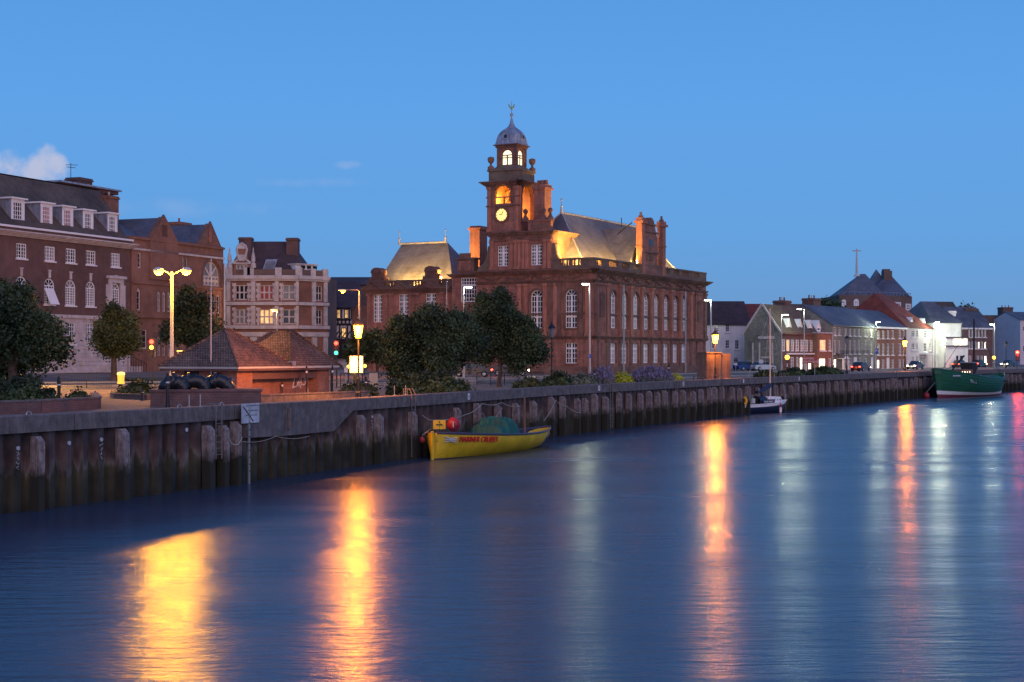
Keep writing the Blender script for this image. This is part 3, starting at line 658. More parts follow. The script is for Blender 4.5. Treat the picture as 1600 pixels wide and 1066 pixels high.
# shaped gable with twin chimneys on the river side
s1, s2 = FB.s(1006), FB.s(1026); zg0 = zP-.1
mb = MB(); m_ = (s1+s2)/2; wid = s2-s1
def zB(py, s_): return FB.z(py, s_)
tops = [(m_-wid/2, zB(372,s1)), (m_-wid*.42, zB(362,s1)), (m_-wid*.3, zB(352,m_)), (m_-wid*.24, zB(345,m_)), (m_-wid*.12, zB(341,m_)), (m_, zB(340,m_))]
tops = tops+[(2*m_-x, z) for x, z in tops[-2::-1]]
fa, ba = [], []
for k in range(len(tops)-1):
    (x0, z0), (x1, z1) = tops[k], tops[k+1]
    mb.hexa([FB.pt(x0,.1,zC), FB.pt(x1,.1,zC), FB.pt(x1,-.5,zC), FB.pt(x0,-.5,zC)], [FB.pt(x0,.1,z0), FB.pt(x1,.1,z1), FB.pt(x1,-.5,z1), FB.pt(x0,-.5,z0)])
mb.build('gable', M['hall'], hall)
band(hall, FB, s1-.3, s2+.3, zB(396,m_), zB(393.5,m_), .3); band(hall, FB, s1-.1, s2+.1, zB(364,m_), zB(362,m_), .26); band(hall, FB, s1+wid*.2, s2-wid*.2, zB(352,m_), zB(350,m_), .26)
swags(FB, s1+.2, s2-.2, zB(410,m_), zB(397,m_), wid*.32, 5, .02)
mb = MB(); FB.box(mb, m_-.55, m_+.55, .09, .13, zB(385,m_), zB(374,m_)); mb.build('gable_window', M['glass'], hall)
for (pa, pb, yt) in ((993,1006,337),(1026.5,1038,343.5)):
    a, b = FB.s(pa), FB.s(pb); b = min(b, a+2.1) if pa < 1000 else b; b = FB.s(pb); a = b-1.0
    zt_ = FB.z(yt, a); mb = MB(); FB.box(mb, a, b, -.62, .2, zC, zt_-.9); FB.box(mb, a-.25, b+.25, -.85, .42, zt_-.9, zt_-.6); FB.box(mb, a-.05, b+.05, -.66, .24, zt_-.6, zt_-.2); FB.box(mb, a-.12, b+.12, -.7, .28, FB.z(386,a), FB.z(384,a))
    o = mb.build('chimney_stack', M['hallpale'], hall); mb = MB(); mb.lathe(FB.pt((a+b)/2,-.2,zt_-.2), [(.3,0),(.3,.25),(.15,.3),(.15,.7)], 8); mb.build('chimney_pot', M['halldark'], o)
mb = MB(); q1, q2 = FB.pt(s1-1.5,-1,zB(349,s1)), FR0.pt(16.5,-3.6,FB.z(356,8)); mb.tube([q1,q2], .08, 5); mb.tube([FB.pt(s1-3.4,-1.6,zB(343,s1)), FB.pt(s1-3.4,-1.6,zB(356,s1))], .06, 5); mb.build('stay_rod', M['black'], hall)
# ---------------- tower
T0, T1 = FA.s(761), FA.s(811.5); TW = T1-T0; zc2 = zf(FA,363,790); zc3 = zf(FA,283,790); zbt = zf(FA,262,790)
L0, L1 = FA.s(765), FA.s(862)
# lower stage, wider than the shaft above
HW = [FA.rect(777.5,384,794,416), FA.rect(829.5,383,846.5,415)]; zz0, zz1 = zf(FA,416,790), zf(FA,384,790); HW = [(h[0],h[1],zz0,zz1) for h in HW]
mb = MB(); wall(mb, FA, L0, L1, zC, zc2, HW, .3, n=.03); box_shell(mb, FA, L0, L1, 6.5, zC, zc2, n=.03); mb.build('tower_lower_stage', M['hall'], hall)
for h in HW: window(FA, hall, h, .03, 4, 6, mull=.3, rec=.25, bw=.08, trans=.66)
cornice(hall, FA.off(.03), L0, L1, zc2, .6, .5, e0=1, e1=1, dent=.5); FTs = Fr(FA.pt(L1,.03,0).xy, FB.u); cornice(hall, FTs, 0, 6.5, zc2, .6, .5)
swags(FA, L0+.3, L1-.3, zf(FA,374,800), zf(FA,367,800), 2.6, 8, .03); band(hall, FA, L0, L1, zf(FA,376,800), zf(FA,374.5,800), .2)
for px in (769,800,806,812,818,824,852,858): pil(FA, FA.s(px), .42, zC+.1, zf(FA,376,800), 'hallpale', .14, .03)
# flanking scrolls
for a, sg in ((L0,-1),(L1,1)):
    mb = MB(); pr = [(0,0),(1.9,0),(1.7,.5),(.9,1.0),(.5,1.9),(.35,3.0),(0,3.2)]
    for k in range(1, len(pr)-1): mb.hexa([FA.pt(a,-.2,zC+pr[k][1]), FA.pt(a+sg*pr[k][0],-.2,zC+pr[k][1]), FA.pt(a+sg*pr[k][0],-1.2,zC+pr[k][1]), FA.pt(a,-1.2,zC+pr[k][1])], [FA.pt(a,-.2,zC+pr[k+1][1]), FA.pt(a+sg*pr[k+1][0],-.2,zC+pr[k+1][1]), FA.pt(a+sg*pr[k+1][0],-1.2,zC+pr[k+1][1]), FA.pt(a,-1.2,zC+pr[k+1][1])])
    mb.build('scroll', M['lichen'], hall)
# belfry shaft with open arches
FT = FA; n_t = 0.0
sh = FA.rect(773,290.5,798,318); aF = (sh[0], sh[1], sh[2], sh[3], True)
FTR = Fr(FA.pt(T1,n_t,0).xy, FB.u)       # right-hand face
r0, r1 = FTR.s(816.5), FTR.s(831); r0, r1 = TW*.14, TW*.86; aR = (r0, r1, zf(FA,342,800), zf(FA,287,800), True)
FTL = Fr(FA.pt(T0,n_t,0).xy-FB.u*(-TW)*1.0, -FB.u) ; FTBk = Fr(FA.pt(T1,-TW,0).xy, -FA.u)
mb = MB(); wall(mb, FA, T0, T1, zc2, zc3, [aF], .5, n=n_t); wall(mb, FTR, 0, TW, zc2, zc3, [aR], .5)
p = [FTR.pt(TW,0,zc2), FTR.pt(TW,0,zc2)-Vector((FA.u.x,FA.u.y,0))*TW, FA.pt(T0,0,zc2)]; up = Vector((0,0,zc3-zc2)); mb.poly(p[0],p[1],p[1]+up,p[0]+up); mb.poly(p[1],p[2],p[2]+up,p[1]+up)
mb.build('tower_shaft', M['hall'], hall)
mb = MB(); zin0, zin1 = aR[2]-.4, aR[3]+.3; i_ = .55
fi = Fr(FA.pt(T0+i_,-.5-(TW-1.05),0).xy, FA.u); fj = Fr(FA.pt(T0+i_,-.5,0).xy, FB.u)
wdt = TW-2*i_+.05
mb.poly(fi.pt(0,0,zin0), fi.pt(wdt,0,zin0), fi.pt(wdt,0,zin1), fi.pt(0,0,zin1)); mb.poly(fj.pt(0,0,zin0), fj.pt(TW-1.05,0,zin0), fj.pt(TW-1.05,0,zin1), fj.pt(0,0,zin1))
mb.poly(fj.pt(0,0,zin1), fj.pt(TW-1.05,0,zin1), fi.pt(wdt,0,zin1), FA.pt(T1-.5,-.5,zin1)); mb.poly(fj.pt(0,0,zin0), fj.pt(TW-1.05,0,zin0), fi.pt(wdt,0,zin0), FA.pt(T1-.5,-.5,zin0))
mb.build('belfry_lining', M['belfry'], hall)
tc = FA.pt((T0+T1)/2, -TW/2, 0)
mb = MB(); zt_ = aF[2]; bell = (tc.x,tc.y,zf(FA,305,790)); mb.lathe(bell, [(.75,-.6),(.62,-.4),(.45,.1),(.38,.5),(.1,.7)], 12); mb.tube([fi.pt(0,.2,bell[2]+.9), FA.pt(T1-.6,-.9,bell[2]+.9)], .12, 5); mb.build('bell', M['halldark'], hall)
mb = MB(); FA.box(mb, aF[0], aF[1], -.45, -.3, aF[2]+.72, aF[2]+.86); FA.box(mb, (aF[0]+aF[1])/2-.06, (aF[0]+aF[1])/2+.06, -.45, -.3, aF[2], aF[2]+.72); mb.build('balcony_rail', M['halldark'], hall)
light('belfry_lamp', FA.pt(T0+1.3,-1.5,aF[2]+.4), (1,.40,.06), 330, hall, .3); light('belfry_lamp', (tc.x,tc.y,aR[2]+.5), (1,.40,.06), 130, hall, .3)
# arch mouldings
def archmould(fr, h, n, r_, w=.18):
    a, b, c, d = h[:4]; r = (b-a)/2; sp = d-r*.95; mb = MB(); mb.tube([fr.pt(a-w,n,c)]+[fr.pt(a+r-(r+w)*math.cos(math.pi*k/12), n, sp+(d-sp+w)*math.sin(math.pi*k/12)) for k in range(13)]+[fr.pt(b+w,n,c)], r_, 6); mb.build('arch_moulding', M['halldark'], hall)
archmould(FA, aF, .06, .17, .25); archmould(FTR, aR, .06, .14)
for h in WA: archmould(FA, h, .04, .1, .12)
for h in WB: archmould(FB, h, .03, .09, .1)
# clock
ck = FA.rect(776,324,793,348); cc = FA.pt((ck[0]+ck[1])/2, .06, (ck[2]+ck[3])/2); cr_ = (ck[3]-ck[2])/2*.86
mb = MB(); N3 = Vector((FA.n.x,FA.n.y,0)); U3 = Vector((FA.u.x,FA.u.y,0)); Z3 = Vector((0,0,1))
mb.tube([cc-N3*.2, cc+N3*.06], cr_, 28); o = mb.build('clock_dial', M['litclock'], hall)
mb = MB(); mb.tube([cc+N3*.08+(U3*math.cos(2*math.pi*k/28)+Z3*math.sin(2*math.pi*k/28))*(cr_*1.08) for k in range(29)], .13, 6); mb.build('clock_rim', M['halldark'], hall)
mb = MB()
for k in range(12):
    w = 2*math.pi*k/12; a = U3*math.cos(w)+Z3*math.sin(w); mb.tube([cc+N3*.07+a*cr_*.74, cc+N3*.07+a*cr_*.93], .035, 4)
for w, l in ((R(62),.62),(R(170),.42)): a = U3*math.cos(w)+Z3*math.sin(w); mb.tube([cc+N3*.1, cc+N3*.1+a*cr_*l], .045, 4)
mb.build('clock_hands', M['black'], hall)
cornice(hall, FA, T0, T1, zc3, .75, .6, e0=1, e1=1, dent=.5); cornice(hall, FTR, 0, TW, zc3, .75, .6, e0=1, e1=1)
for y in (300,):
    band(hall, FA, T0-.1, aF[0]-.3, zf(FA,y+8,800), zf(FA,y+6,800), .12); band(hall, FA, aF[1]+.3, T1+.1, zf(FA,y+8,800), zf(FA,y+6,800), .12)
band(hall, FA, T0-.1, T1+.1, zf(FA,322,800), zf(FA,320,800), .18)
for c in (T0+.35, T1-.35): pil(FA, c, .5, zc2+.1, zc3-.65, 'hallpale', .1)
for c in (.25, TW-.25): 
    mb = MB(); FTR.box(mb, c-.22, c+.22, -.05, .1, zc2+.1, zc3-.65); mb.build('pilaster', M['hallpale'], hall)
for px in (790,806): pass
# tower parapet, urns
ctr = FA.pt((T0+T1)/2, -TW/2, 0)
def sq(mb, c, half, z0, z1, half2=None):
    h2 = half if half2 is None else half2; U, V = U3, Vector((FB.u.x,FB.u.y,0))
    c = Vector((c[0],c[1],0)); b = [c+U*a*half+V*d_*half+Z3*z0 for a, d_ in ((-1,-1),(1,-1),(1,1),(-1,1))]; t_ = [c+U*a*h2+V*d_*h2+Z3*z1 for a, d_ in ((-1,-1),(1,-1),(1,1),(-1,1))]; mb.hexa(b, t_)
mb = MB(); sq(mb, ctr, TW/2-.15, zc3+.002, zbt-.35); sq(mb, ctr, TW/2, zbt-.35, zbt-.12); sq(mb, ctr, TW/2-.5, zbt-.12, zbt+.5, TW/2-1.0); mb.build('tower_parapet', M['lichen'], hall)
for a, d_ in ((-1,-1),(1,1),(-1,1)):
    q = ctr+U3*a*(TW/2-.35)+Vector((FB.u.x,FB.u.y,0))*d_*(TW/2-.35); mb = MB(); mb.lathe((q.x,q.y,zbt-.12), [(.42,0),(.42,.35),(.16,.5),(.14,.75),(.38,1.0),(.44,1.25),(.40,1.5),(.1,1.6)], 10); mb.build('urn', M['halldark'], hall)
    if d_ == -1:
        q = FA.pt((T0+T1)/2+a*TW*.5, .0, 0)
# lantern stage
lh = (FA.s(805.5)-FA.s(775.5))/2*.98; zl0, zl1 = zbt-.1, zf(FA,224,800)
FL = Fr((ctr-U3*lh-Vector((FB.u.x,FB.u.y,0))*lh).xy, FA.u); FLR = Fr((ctr+U3*lh-Vector((FB.u.x,FB.u.y,0))*lh).xy, FB.u)
hL = (lh*.42, lh*1.58, zf(FA,263,795), zf(FA,231,795), True)
mb = MB(); wall(mb, FL, 0, 2*lh, zl0, zl1, [hL], .25); wall(mb, FLR, 0, 2*lh, zl0, zl1, [hL], .25)
c3, c4 = FLR.pt(2*lh,0,zl0), FLR.pt(2*lh,0,zl0)-U3*2*lh; up = Vector((0,0,zl1-zl0)); mb.poly(c3,c4,c4+up,c3+up); q = FL.pt(0,0,zl0); mb.poly(c4,q,q+up,c4+up); mb.build('lantern_stage', M['hall'], hall)
for f in (FL, FLR): window(f, hall, hL, 0, 2, 1, arch=True, pane='litlantern', fm='halldark', fw=.12, bw=.16, rec=.2, trans=None, rays=False)
for f in (FL, FLR):
    for c in (.12, 2*lh-.12): 
        mb = MB(); f.box(mb, c-.15, c+.15, -.05, .1, zl0+.5, zl1-.3); mb.build('pilaster', M['halldark'], hall)
    band(hall, f, 0, 2*lh, zf(FA,245,795), zf(FA,244,795), .1)
mb = MB(); sq(mb, ctr, lh+.18, zl1-.3, zl1-.05); sq(mb, ctr, lh+.4, zl1-.05, zl1+.08); mb.build('lantern_cornice', M['halldark'], hall)
# dome: square bulbous lead, then swept cap
dome = MB(); prof = [(0,1.3),(.07,1.26),(.25,1.2),(.5,1.16),(.75,1.07),(.95,.93),(1.1,.76),(1.22,.58),(1.3,.40)]; hs = zf(FA,197,800)-zl1; K = 32; rings = []
Vb = Vector((FB.u.x,FB.u.y,0))
def rr_(w, p_): c, s_ = abs(math.cos(w)), abs(math.sin(w)); return 1/((c**p_+s_**p_)**(1/p_))
for hh, r in prof:
    ring = []; pw = 8-4*hh/1.3
    for k in range(K): w = 2*math.pi*(k+.5)/K; q = rr_(w, pw)*r*lh; ring.append(ctr+U3*math.cos(w)*q+Vb*math.sin(w)*q+Z3*(zl1+.08+hh/1.3*hs))
    rings.append(ring)
for i in range(len(rings)-1):
    for k in range(K): dome.poly(rings[i][k], rings[i][(k+1) % K], rings[i+1][(k+1) % K], rings[i+1][k])
dome.poly(*rings[-1]); o = dome.build('dome', M['lead'], hall)
mb = MB()
for k in range(0, K, 2): mb.tube([rings[i][k] for i in range(len(rings))], .045, 4)
mb.build('dome_ribs', M['lead'], hall)
zt1 = zl1+.08+hs
for f in (FL, FLR):
    q = f.pt(lh, .2, zl1+.08+hs*.45); nn = Vector((f.n.x,f.n.y,0)); mb = MB(); mb.tube([q-nn*.5, q+nn*.12], [.42,.42], 12); oo = mb.build('round_dormer', M['lead'], hall); mb = MB(); mb.tube([q+nn*.1, q+nn*.14], .24, 12); mb.build('opening', M['glass'], oo)
mb = MB(); mb.lathe((ctr.x,ctr.y,zt1), [(lh*.5,-.12),(lh*.56,-.02),(lh*.36,.22),(lh*.2,.6),(lh*.1,1.1),(.08,1.4),(.2,1.55),(.2,1.75),(.07,1.9),(.05,2.1),(.035,3.3)], 16); mb.build('lantern_cap', M['lead'], hall)
mb = MB(); zz = zf(FA,163,800); w0 = Vector((ctr.x,ctr.y,zz))
out = [(-.45,.25),(-.5,.55),(-.3,.35),(-.1,.1),(.15,.1),(.25,.3),(.38,.42),(.48,.3),(.36,.22),(.3,-.05),(.1,-.25),(-.15,-.2),(-.3,.05)]
i = len(mb.v); mb.v += [tuple(w0+U3*x+Z3*y-Vb*.03) for x, y in out]+[tuple(w0+U3*x+Z3*y+Vb*.03) for x, y in out]; n_ = len(out)
mb.f += [tuple(range(i, i+n_)), tuple(range(i+n_, i+2*n_))[::-1]]+[(i+k, i+(k+1) % n_, i+n_+(k+1) % n_, i+n_+k) for k in range(n_)]; mb.build('weathercock', M['gold'], hall)
# stack beside the tower, raised parapet right of it
s_a = FTR.s(829) ; a, b = FA.s(834, -.9), FA.s(851, -.9)
mb = MB(); FA.box(mb, a, b, -2.7, -.9, zc2, zf(FA,289,840)-.4); FA.box(mb, a-.2, b+.2, -2.9, -.7, zf(FA,289,840)-.4, zf(FA,289,840)-.15); FA.box(mb, a-.05, b+.05, -2.75, -.85, zf(FA,289,840)-.15, zf(FA,289,840)+.2)
for k in range(3): mb.lathe(FA.pt(a+(b-a)*(k+.5)/3,-1.8,zf(FA,289,840)+.15), [(.25,0),(.22,.6)], 8)
mb.build('chimney_stack', M['hall'], hall)
pa, pb = FA.s(815), FA.s(862); zpp = zf(FA,340,840); 
mb = MB(); FA.box(mb, pa+.9, pb-.1, -.6, .08, zc2, zpp-.5); FA.box(mb, pa+.8, pb, -.7, .18, zpp-.5, zpp-.25)
mb.build('attic_wall', M['hall'], hall)
mb = MB()
for k in range(3): c = pa+1.6+k*(pb-pa-1.6)/3; FA.box(mb, c-.3, c+.35, .07, .14, zc2+.35, zpp-.8)
mb.build('attic_panels', M['halldark'], hall)
for px, yt in ((819.5,325),(858.5,320),(848,322)):
    q = FA.pt(FA.s(px), -.25, zpp-.45); mb = MB(); mb.lathe(q, [(.5,0),(.42,.35),(.2,.7),(.14,.95),(.3,1.15),(.3,1.4),(.08,1.6)], 10); mb.build('ball_finial', M['halldark'], hall)
# ---------------- link block
nL = -1.2; a, b = FA.s(706,nL), sL+.001; zk = zf(FA,428,725,nL); lk = FA.rect(719.5,434,744,472,nL); 
mb = MB(); wall(mb, FA, a, b, hz-.5, zk, [(lk[0],lk[1],zf(FA,472,725,nL),zf(FA,434,725,nL))], .3, n=nL); box_shell(mb, FA, a, b, 9, hz-.5, zk, n=nL); mb.build('link_wall', M['hall'], hall)
window(FA, hall, (lk[0],lk[1],zf(FA,472,725,nL),zf(FA,434,725,nL)), nL, 6, 6, rec=.25, bw=.08, fw=.12, trans=.7)
cornice(hall, FA.off(nL), a, b, zk, .5, .45, e0=1)
mb = MB(); a2, b2 = FA.s(715,nL), FA.s(741,nL); FA.box(mb, a2, b2, nL-1, nL+.15, zk, zf(FA,406,725,nL)); FA.box(mb, a2-.2, b2+.2, nL-1.1, nL+.3, zf(FA,406,725,nL), zf(FA,403,725,nL)); FA.box(mb, a2+.4, b2-.4, nL+.1, nL+.25, zf(FA,403,725,nL), zf(FA,396,725,nL)); mb.build('attic_wall', M['halldark'], hall)
mb = MB(); FA.box(mb, a2+.3, b2-.3, nL+.14, nL+.2, zk+.4, zf(FA,408,725,nL)); mb.build('attic_panels', M['hall'], hall)
mb = MB(); q0, q1 = FA.s(741,nL), FA.s(772); mb.poly(FA.pt(q0,nL-.3,zk), FA.pt(q1,nL-.3,zk), FA.pt(q1,nL-3,zf(FA,380,765)), FA.pt(q0,nL-3,zf(FA,402,745))); mb.build('stone_slope', M['lichen'], hall)
a, b = FA.s(734,-7), FA.s(749.5,-7); zt_ = zf(FA,353,741,-7); mb = MB(); FA.box(mb, a, b, -9, -7, zC, zt_-.5); FA.box(mb, a-.2, b+.2, -9.2, -6.8, zt_-.5, zt_-.25); FA.box(mb, a, b, -9, -7, zt_-.25, zt_); mb.build('chimney_stack', M['hallpale'], hall)
# ---------------- left wing
nW = -2.2; a, b = FA.s(574,nW), FA.s(706,nW); zw = zf(FA,450,650,nW); zwp = zf(FA,437,650,nW)
WW = []
for p, q in ((583,597),(623,638),(665,681)):
    h = FA.rect(p,458,q,503,nW); WW.append((h[0],h[1],zf(FA,503,650,nW),zf(FA,459,650,nW)))
mb = MB(); wall(mb, FA, a, b, hz-.5, zw, WW, .3, n=nW); box_shell(mb, FA, a, b, 15, hz-.5, zw, n=nW); mb.build('wing_wall', M['hallpale'], hall)
for h in WW: window(FA, hall, h, nW, 4, 7, mull=.3, rec=.25, bw=.08, trans=.72)
cornice(hall, FA.off(nW), a, b, zw, .6, .55, e0=1, dent=.5); band(hall, FA.off(nW), a, b, zf(FA,458,650,nW), zf(FA,456,650,nW), .2)
for px in (577,603,612,645,653,692): pil(FA, FA.s(px,nW), .5, hz+1, zf(FA,458,650,nW), 'hall', .15, nW)
ow = [(FA.s(p,nW),FA.s(q,nW)) for p, q in ((577,580),(600,618),(642,660),(686,692.5),(708,711))]; ow = [q for q in ow if q[1] < b]
parapet(hall, FA.off(nW), a, b, zw+.002, zwp, ow, e=.1)
for px in (586,626,670):
    c = FA.s(px,nW); mb = MB(); mb.poly(FA.pt(c-1.5,nW+.62,zw-.1), FA.pt(c+1.5,nW+.62,zw-.1), FA.pt(c,nW+.62,zw+.75)); mb.tube([FA.pt(c-1.6,nW+.64,zw-.1), FA.pt(c,nW+.64,zw+.8), FA.pt(c+1.6,nW+.64,zw-.1)], .13, 4); mb.build('pediment', M['halldark'], hall)
for p, q in ((581,596),(664.5,680)):
    x0, x1 = FA.s(p,nW), FA.s(q,nW); mb = MB(); zt_ = zf(FA,424,650,nW); FA.box(mb, x0, x1, nW-1.2, nW+.1, zwp-.02, zt_); FA.box(mb, x0-.4, x1+.4, nW-1.1, nW+.06, zw+.01, zwp+.4)
    r = (x1-x0)/2; i = 10; arc = [(x0+r-r*1.1*math.cos(math.pi*k/i), zt_+r*.85*math.sin(math.pi*k/i)) for k in range(i+1)]
    for k in range(i): mb.hexa([FA.pt(arc[k][0],nW+.2,zt_-.1), FA.pt(arc[k+1][0],nW+.2,zt_-.1), FA.pt(arc[k+1][0],nW-1.3,zt_-.1), FA.pt(arc[k][0],nW-1.3,zt_-.1)], [FA.pt(arc[k][0],nW+.2,arc[k][1]), FA.pt(arc[k+1][0],nW+.2,arc[k+1][1]), FA.pt(arc[k+1][0],nW-1.3,arc[k+1][1]), FA.pt(arc[k][0],nW-1.3,arc[k][1])])
    mb.build('parapet_aedicule', M['halldark'], hall)
ea, eb = FA.s(577,nW-1.2), FA.s(701.5,nW-1.2); zr_ = zf(FA,380,655,nW-6.5)
mb = MB(); roof_hip(mb, FA, ea, eb, nW-12.5, nW-2.3, zw+.3, zr_, FA.s(622,nW-6.5), FA.s(694,nW-6.5), curve=.03); mb.build('wing_roof', M['slate'], hall)
mb = MB(); mb.tube([FA.pt(FA.s(622,nW-6.5),nW-6.85,zr_+.05), FA.pt(FA.s(694,nW-6.5),nW-6.85,zr_+.05)], .13, 6); mb.build('ridge_tiles', M['lead'], hall)
for px in (622,694): mb = MB(); mb.lathe(FA.pt(FA.s(px,nW-6.5),nW-6.85,zr_), [(.2,-.1),(.14,.5),(.2,.6),(.05,.8),(.03,1.5),(.12,1.6),(.01,1.8)], 8); mb.build('finial', M['lead'], hall)
# floodlights hidden behind the parapets
FC = (1,.52,.1)
for px in (600,618,640,658,690): light('roof_floodlight', FA.pt(FA.s(px,nW-.4), nW-.45, zwp+.1), FC, 3600, hall, .1, (Vector((-FA.n.x,-FA.n.y,.5)), R(150)))
for px in (882,900,914): light('roof_floodlight', FA.pt(FA.s(px,-.4), -.45, zP+.1), FC, 3200, hall, .1, (Vector((-FA.n.x,-FA.n.y,.5)), R(150)))
for s_ in (2.5,6.5,10.5,14,26,30,34): light('roof_floodlight', FB.pt(s_,-.45,zP+.1), FC, 2300, hall, .1, (Vector((-FB.n.x,-FB.n.y,.5)), R(150)))
light('roof_floodlight', FB.pt(s1-3.6,-.6,zC+.8), FC, 2200, hall, .12, (Vector((FB.u.x,FB.u.y,1.3)), R(80)))
# ================================================================== big brick building on the left
FL1 = Fr((-48,160), (.36,.933)); W3 = lambda fr, py, px, n=0: fr.z(py, fr.s(px, n), n)
bz = zg(-48,160)-.6
LB1 = thing('brick_offices', 'long dark brick office block with white sash windows, dormers and a white stone ground floor', 'building', (-48,160,bz))
a, b = -26, FL1.s(203); zc = W3(FL1,376,201); zpar = W3(FL1,373.5,201)+.05; zcn = W3(FL1,388,202)
H1, H2, H3 = [], [], []
for p, q in ((25.5,41.5),(70,86),(103,118.5),(134.5,149.5),(173.5,187.5)): s0, s1_ = FL1.s(p), FL1.s(q); H1.append((s0, s1_, W3(FL1,404,33), W3(FL1,380.5,33)))
for p, q in ((24.5,41.5),(69,85),(102,118),(134,148.5),(174,186.5)):
    s0, s1_ = FL1.s(p), FL1.s(q); H2.append((s0, s1_, W3(FL1,477.5,110), W3(FL1,437.5,110), True))
for p, q in ((24,41),(69,85),(102,117.5),(134,149)): H3.append((FL1.s(p), FL1.s(q), W3(FL1,538,110), W3(FL1,504,110)))
d_ = H1[0][0]-H1[1][0]
for H in (H1,H2,H3): H.append((H[0][0]+d_, H[0][1]+d_)+H[0][2:]); H.append((H[0][0]+2*d_, H[0][1]+2*d_)+H[0][2:])
zst = W3(FL1,493,110)
mb = MB(); wall(mb, FL1, a, b, zst, zcn, H1+H2, .25); box_shell(mb, FL1, a, b, 16, zst, zcn); mb.build('wall', M['darkbrick'], LB1)
mb = MB(); wall(mb, FL1, a, b, bz-.5, zst, H3, .3, n=.05); box_shell(mb, FL1, a, b, 15.9, bz-.5, zst, n=.05)
z = bz+.9
while z < zst-.3:
    segs = sorted([(h[0]-.25, h[1]+.25) for h in H3 if h[2]-.1 < z < h[3]+.1]); x = a
    for p, q in segs+[(b, b)]:
        if p > x: FL1.box(mb, x, p, .04, .10, z, z+.34)
        x = q
    z += .44
FL1.box(mb, a, b, .04, .28, bz-.5, bz+.9); FL1.box(mb, a, b, .04, .3, zst-.3, zst+.05); mb.build('stone_base', M['stone'], LB1)
for i, h in enumerate(H1): window(FL1, LB1, h, 0, 4, 4, pane=('glass','glasspale','glass','glass','glasspale','glass','glass')[i], mull=.1, fw=.12, bw=.06, rec=.12, sill='render')
for h in H2: 
    window(FL1, LB1, h, 0, 4, 7, arch=True, pane='glasspale' if h[0] > H2[1][1] and h[0] < H2[4][0]-4 else 'glass', mull=.1, fw=.12, bw=.06, rec=.12, sill='render')
    mb = MB(); c = (h[0]+h[1])/2; FL1.box(mb, c-.16, c+.16, -.05, .1, h[3]+.05, h[3]+.75); FL1.box(mb, c-.24, c+.24, -.05, .14, h[3]+.75, h[3]+.9); mb.build('keystone', M['stone'], LB1)
for i, h in enumerate(H3): window(FL1, LB1, h, .05, 4, 5, pane='glasspale' if i % 2 else 'glass', mull=.1, fw=.12, bw=.06, rec=.2, sill='render')
h = H2[4]; mb = MB(); FL1.box(mb, h[0]-.6, h[0]-.04, -.02, .2, h[2]-.6, h[3]+.5); FL1.box(mb, h[1]+.04, h[1]+.6, -.02, .2, h[2]-.6, h[3]+.5); FL1.box(mb, h[0]-.04, h[1]+.04, -.02, .18, h[3]+.02, h[3]+.5); FL1.box(mb, h[0]-.9, h[1]+.9, -.02, .4, h[3]+.5, h[3]+.8)
FL1.box(mb, h[0]-1.0, h[0]-.6, -.02, .12, h[2]-1.4, h[3]-.2); FL1.box(mb, h[1]+.6, h[1]+1.0, -.02, .12, h[2]-1.4, h[3]-.2); mb.build('window_surround', M['stone'], LB1)
h = H2[1]; mb = MB(); c = h[2]+.1; mb.hexa([FL1.pt(h[0]+.1,-.1,c+1.6), FL1.pt(h[1]-.1,-.1,c+1.6), FL1.pt(h[1]-.1,-.02,c+1.6), FL1.pt(h[0]+.1,-.02,c+1.6)], [FL1.pt(h[0]+.1,.7,c-.1), FL1.pt(h[1]-.1,.7,c-.1), FL1.pt(h[1]-.1,.78,c-.1), FL1.pt(h[0]+.1,.78,c-.1)]); mb.build('open_casement', M['white'], LB1)
mb = MB()
for k in range(4): o_ = .9*(k+1)/4; FL1.box(mb, a, b+o_*.6, -.1, o_, zcn-.1+k*.14, zcn+.04+k*.14-.002)
FL1.box(mb, a, b, -.3, .05, zcn+.46, zpar-.3); mb.build('cornice', M['stone'], LB1)
mb = MB(); FL1.box(mb, a, b+.35, -.4, .3, zpar-.3, zpar-.1); mb.build('gutter', M['white'], LB1)
mb = MB(); FL1.box(mb, a, b+.01, -.29, .06, zcn+.47, zpar-.31); mb.build('parapet', M['darkbrick'], LB1)
zr = FL1.z(290, FL1.s(100,-6), -6)+.2; re = FL1.s(158,-6)
mb = MB()
for k in range(6):
    t0, t1 = k/6, (k+1)/6; f = lambda t: (zpar-.15)+(zr-zpar)*(t+.12*t*(t-1)); g_ = lambda t: -.2-5.8*t
    mb.poly(FL1.pt(a,g_(t0),f(t0)), FL1.pt(b+(re-b)*t0,g_(t0),f(t0)), FL1.pt(b+(re-b)*t1,g_(t1),f(t1)), FL1.pt(a,g_(t1),f(t1)))
    mb.poly(FL1.pt(b+(re-b)*t0,g_(t0),f(t0)), FL1.pt(b+(re-b)*t0,-15.8-g_(t0)-.2,f(t0)), FL1.pt(b+(re-b)*t1,-15.8-g_(t1)-.2,f(t1)), FL1.pt(b+(re-b)*t1,g_(t1),f(t1)))
mb.poly(FL1.pt(a,-6,zr), FL1.pt(re,-6,zr), FL1.pt(re,-10,zr), FL1.pt(a,-10,zr))
mb.build('roof', M['tile'], LB1)
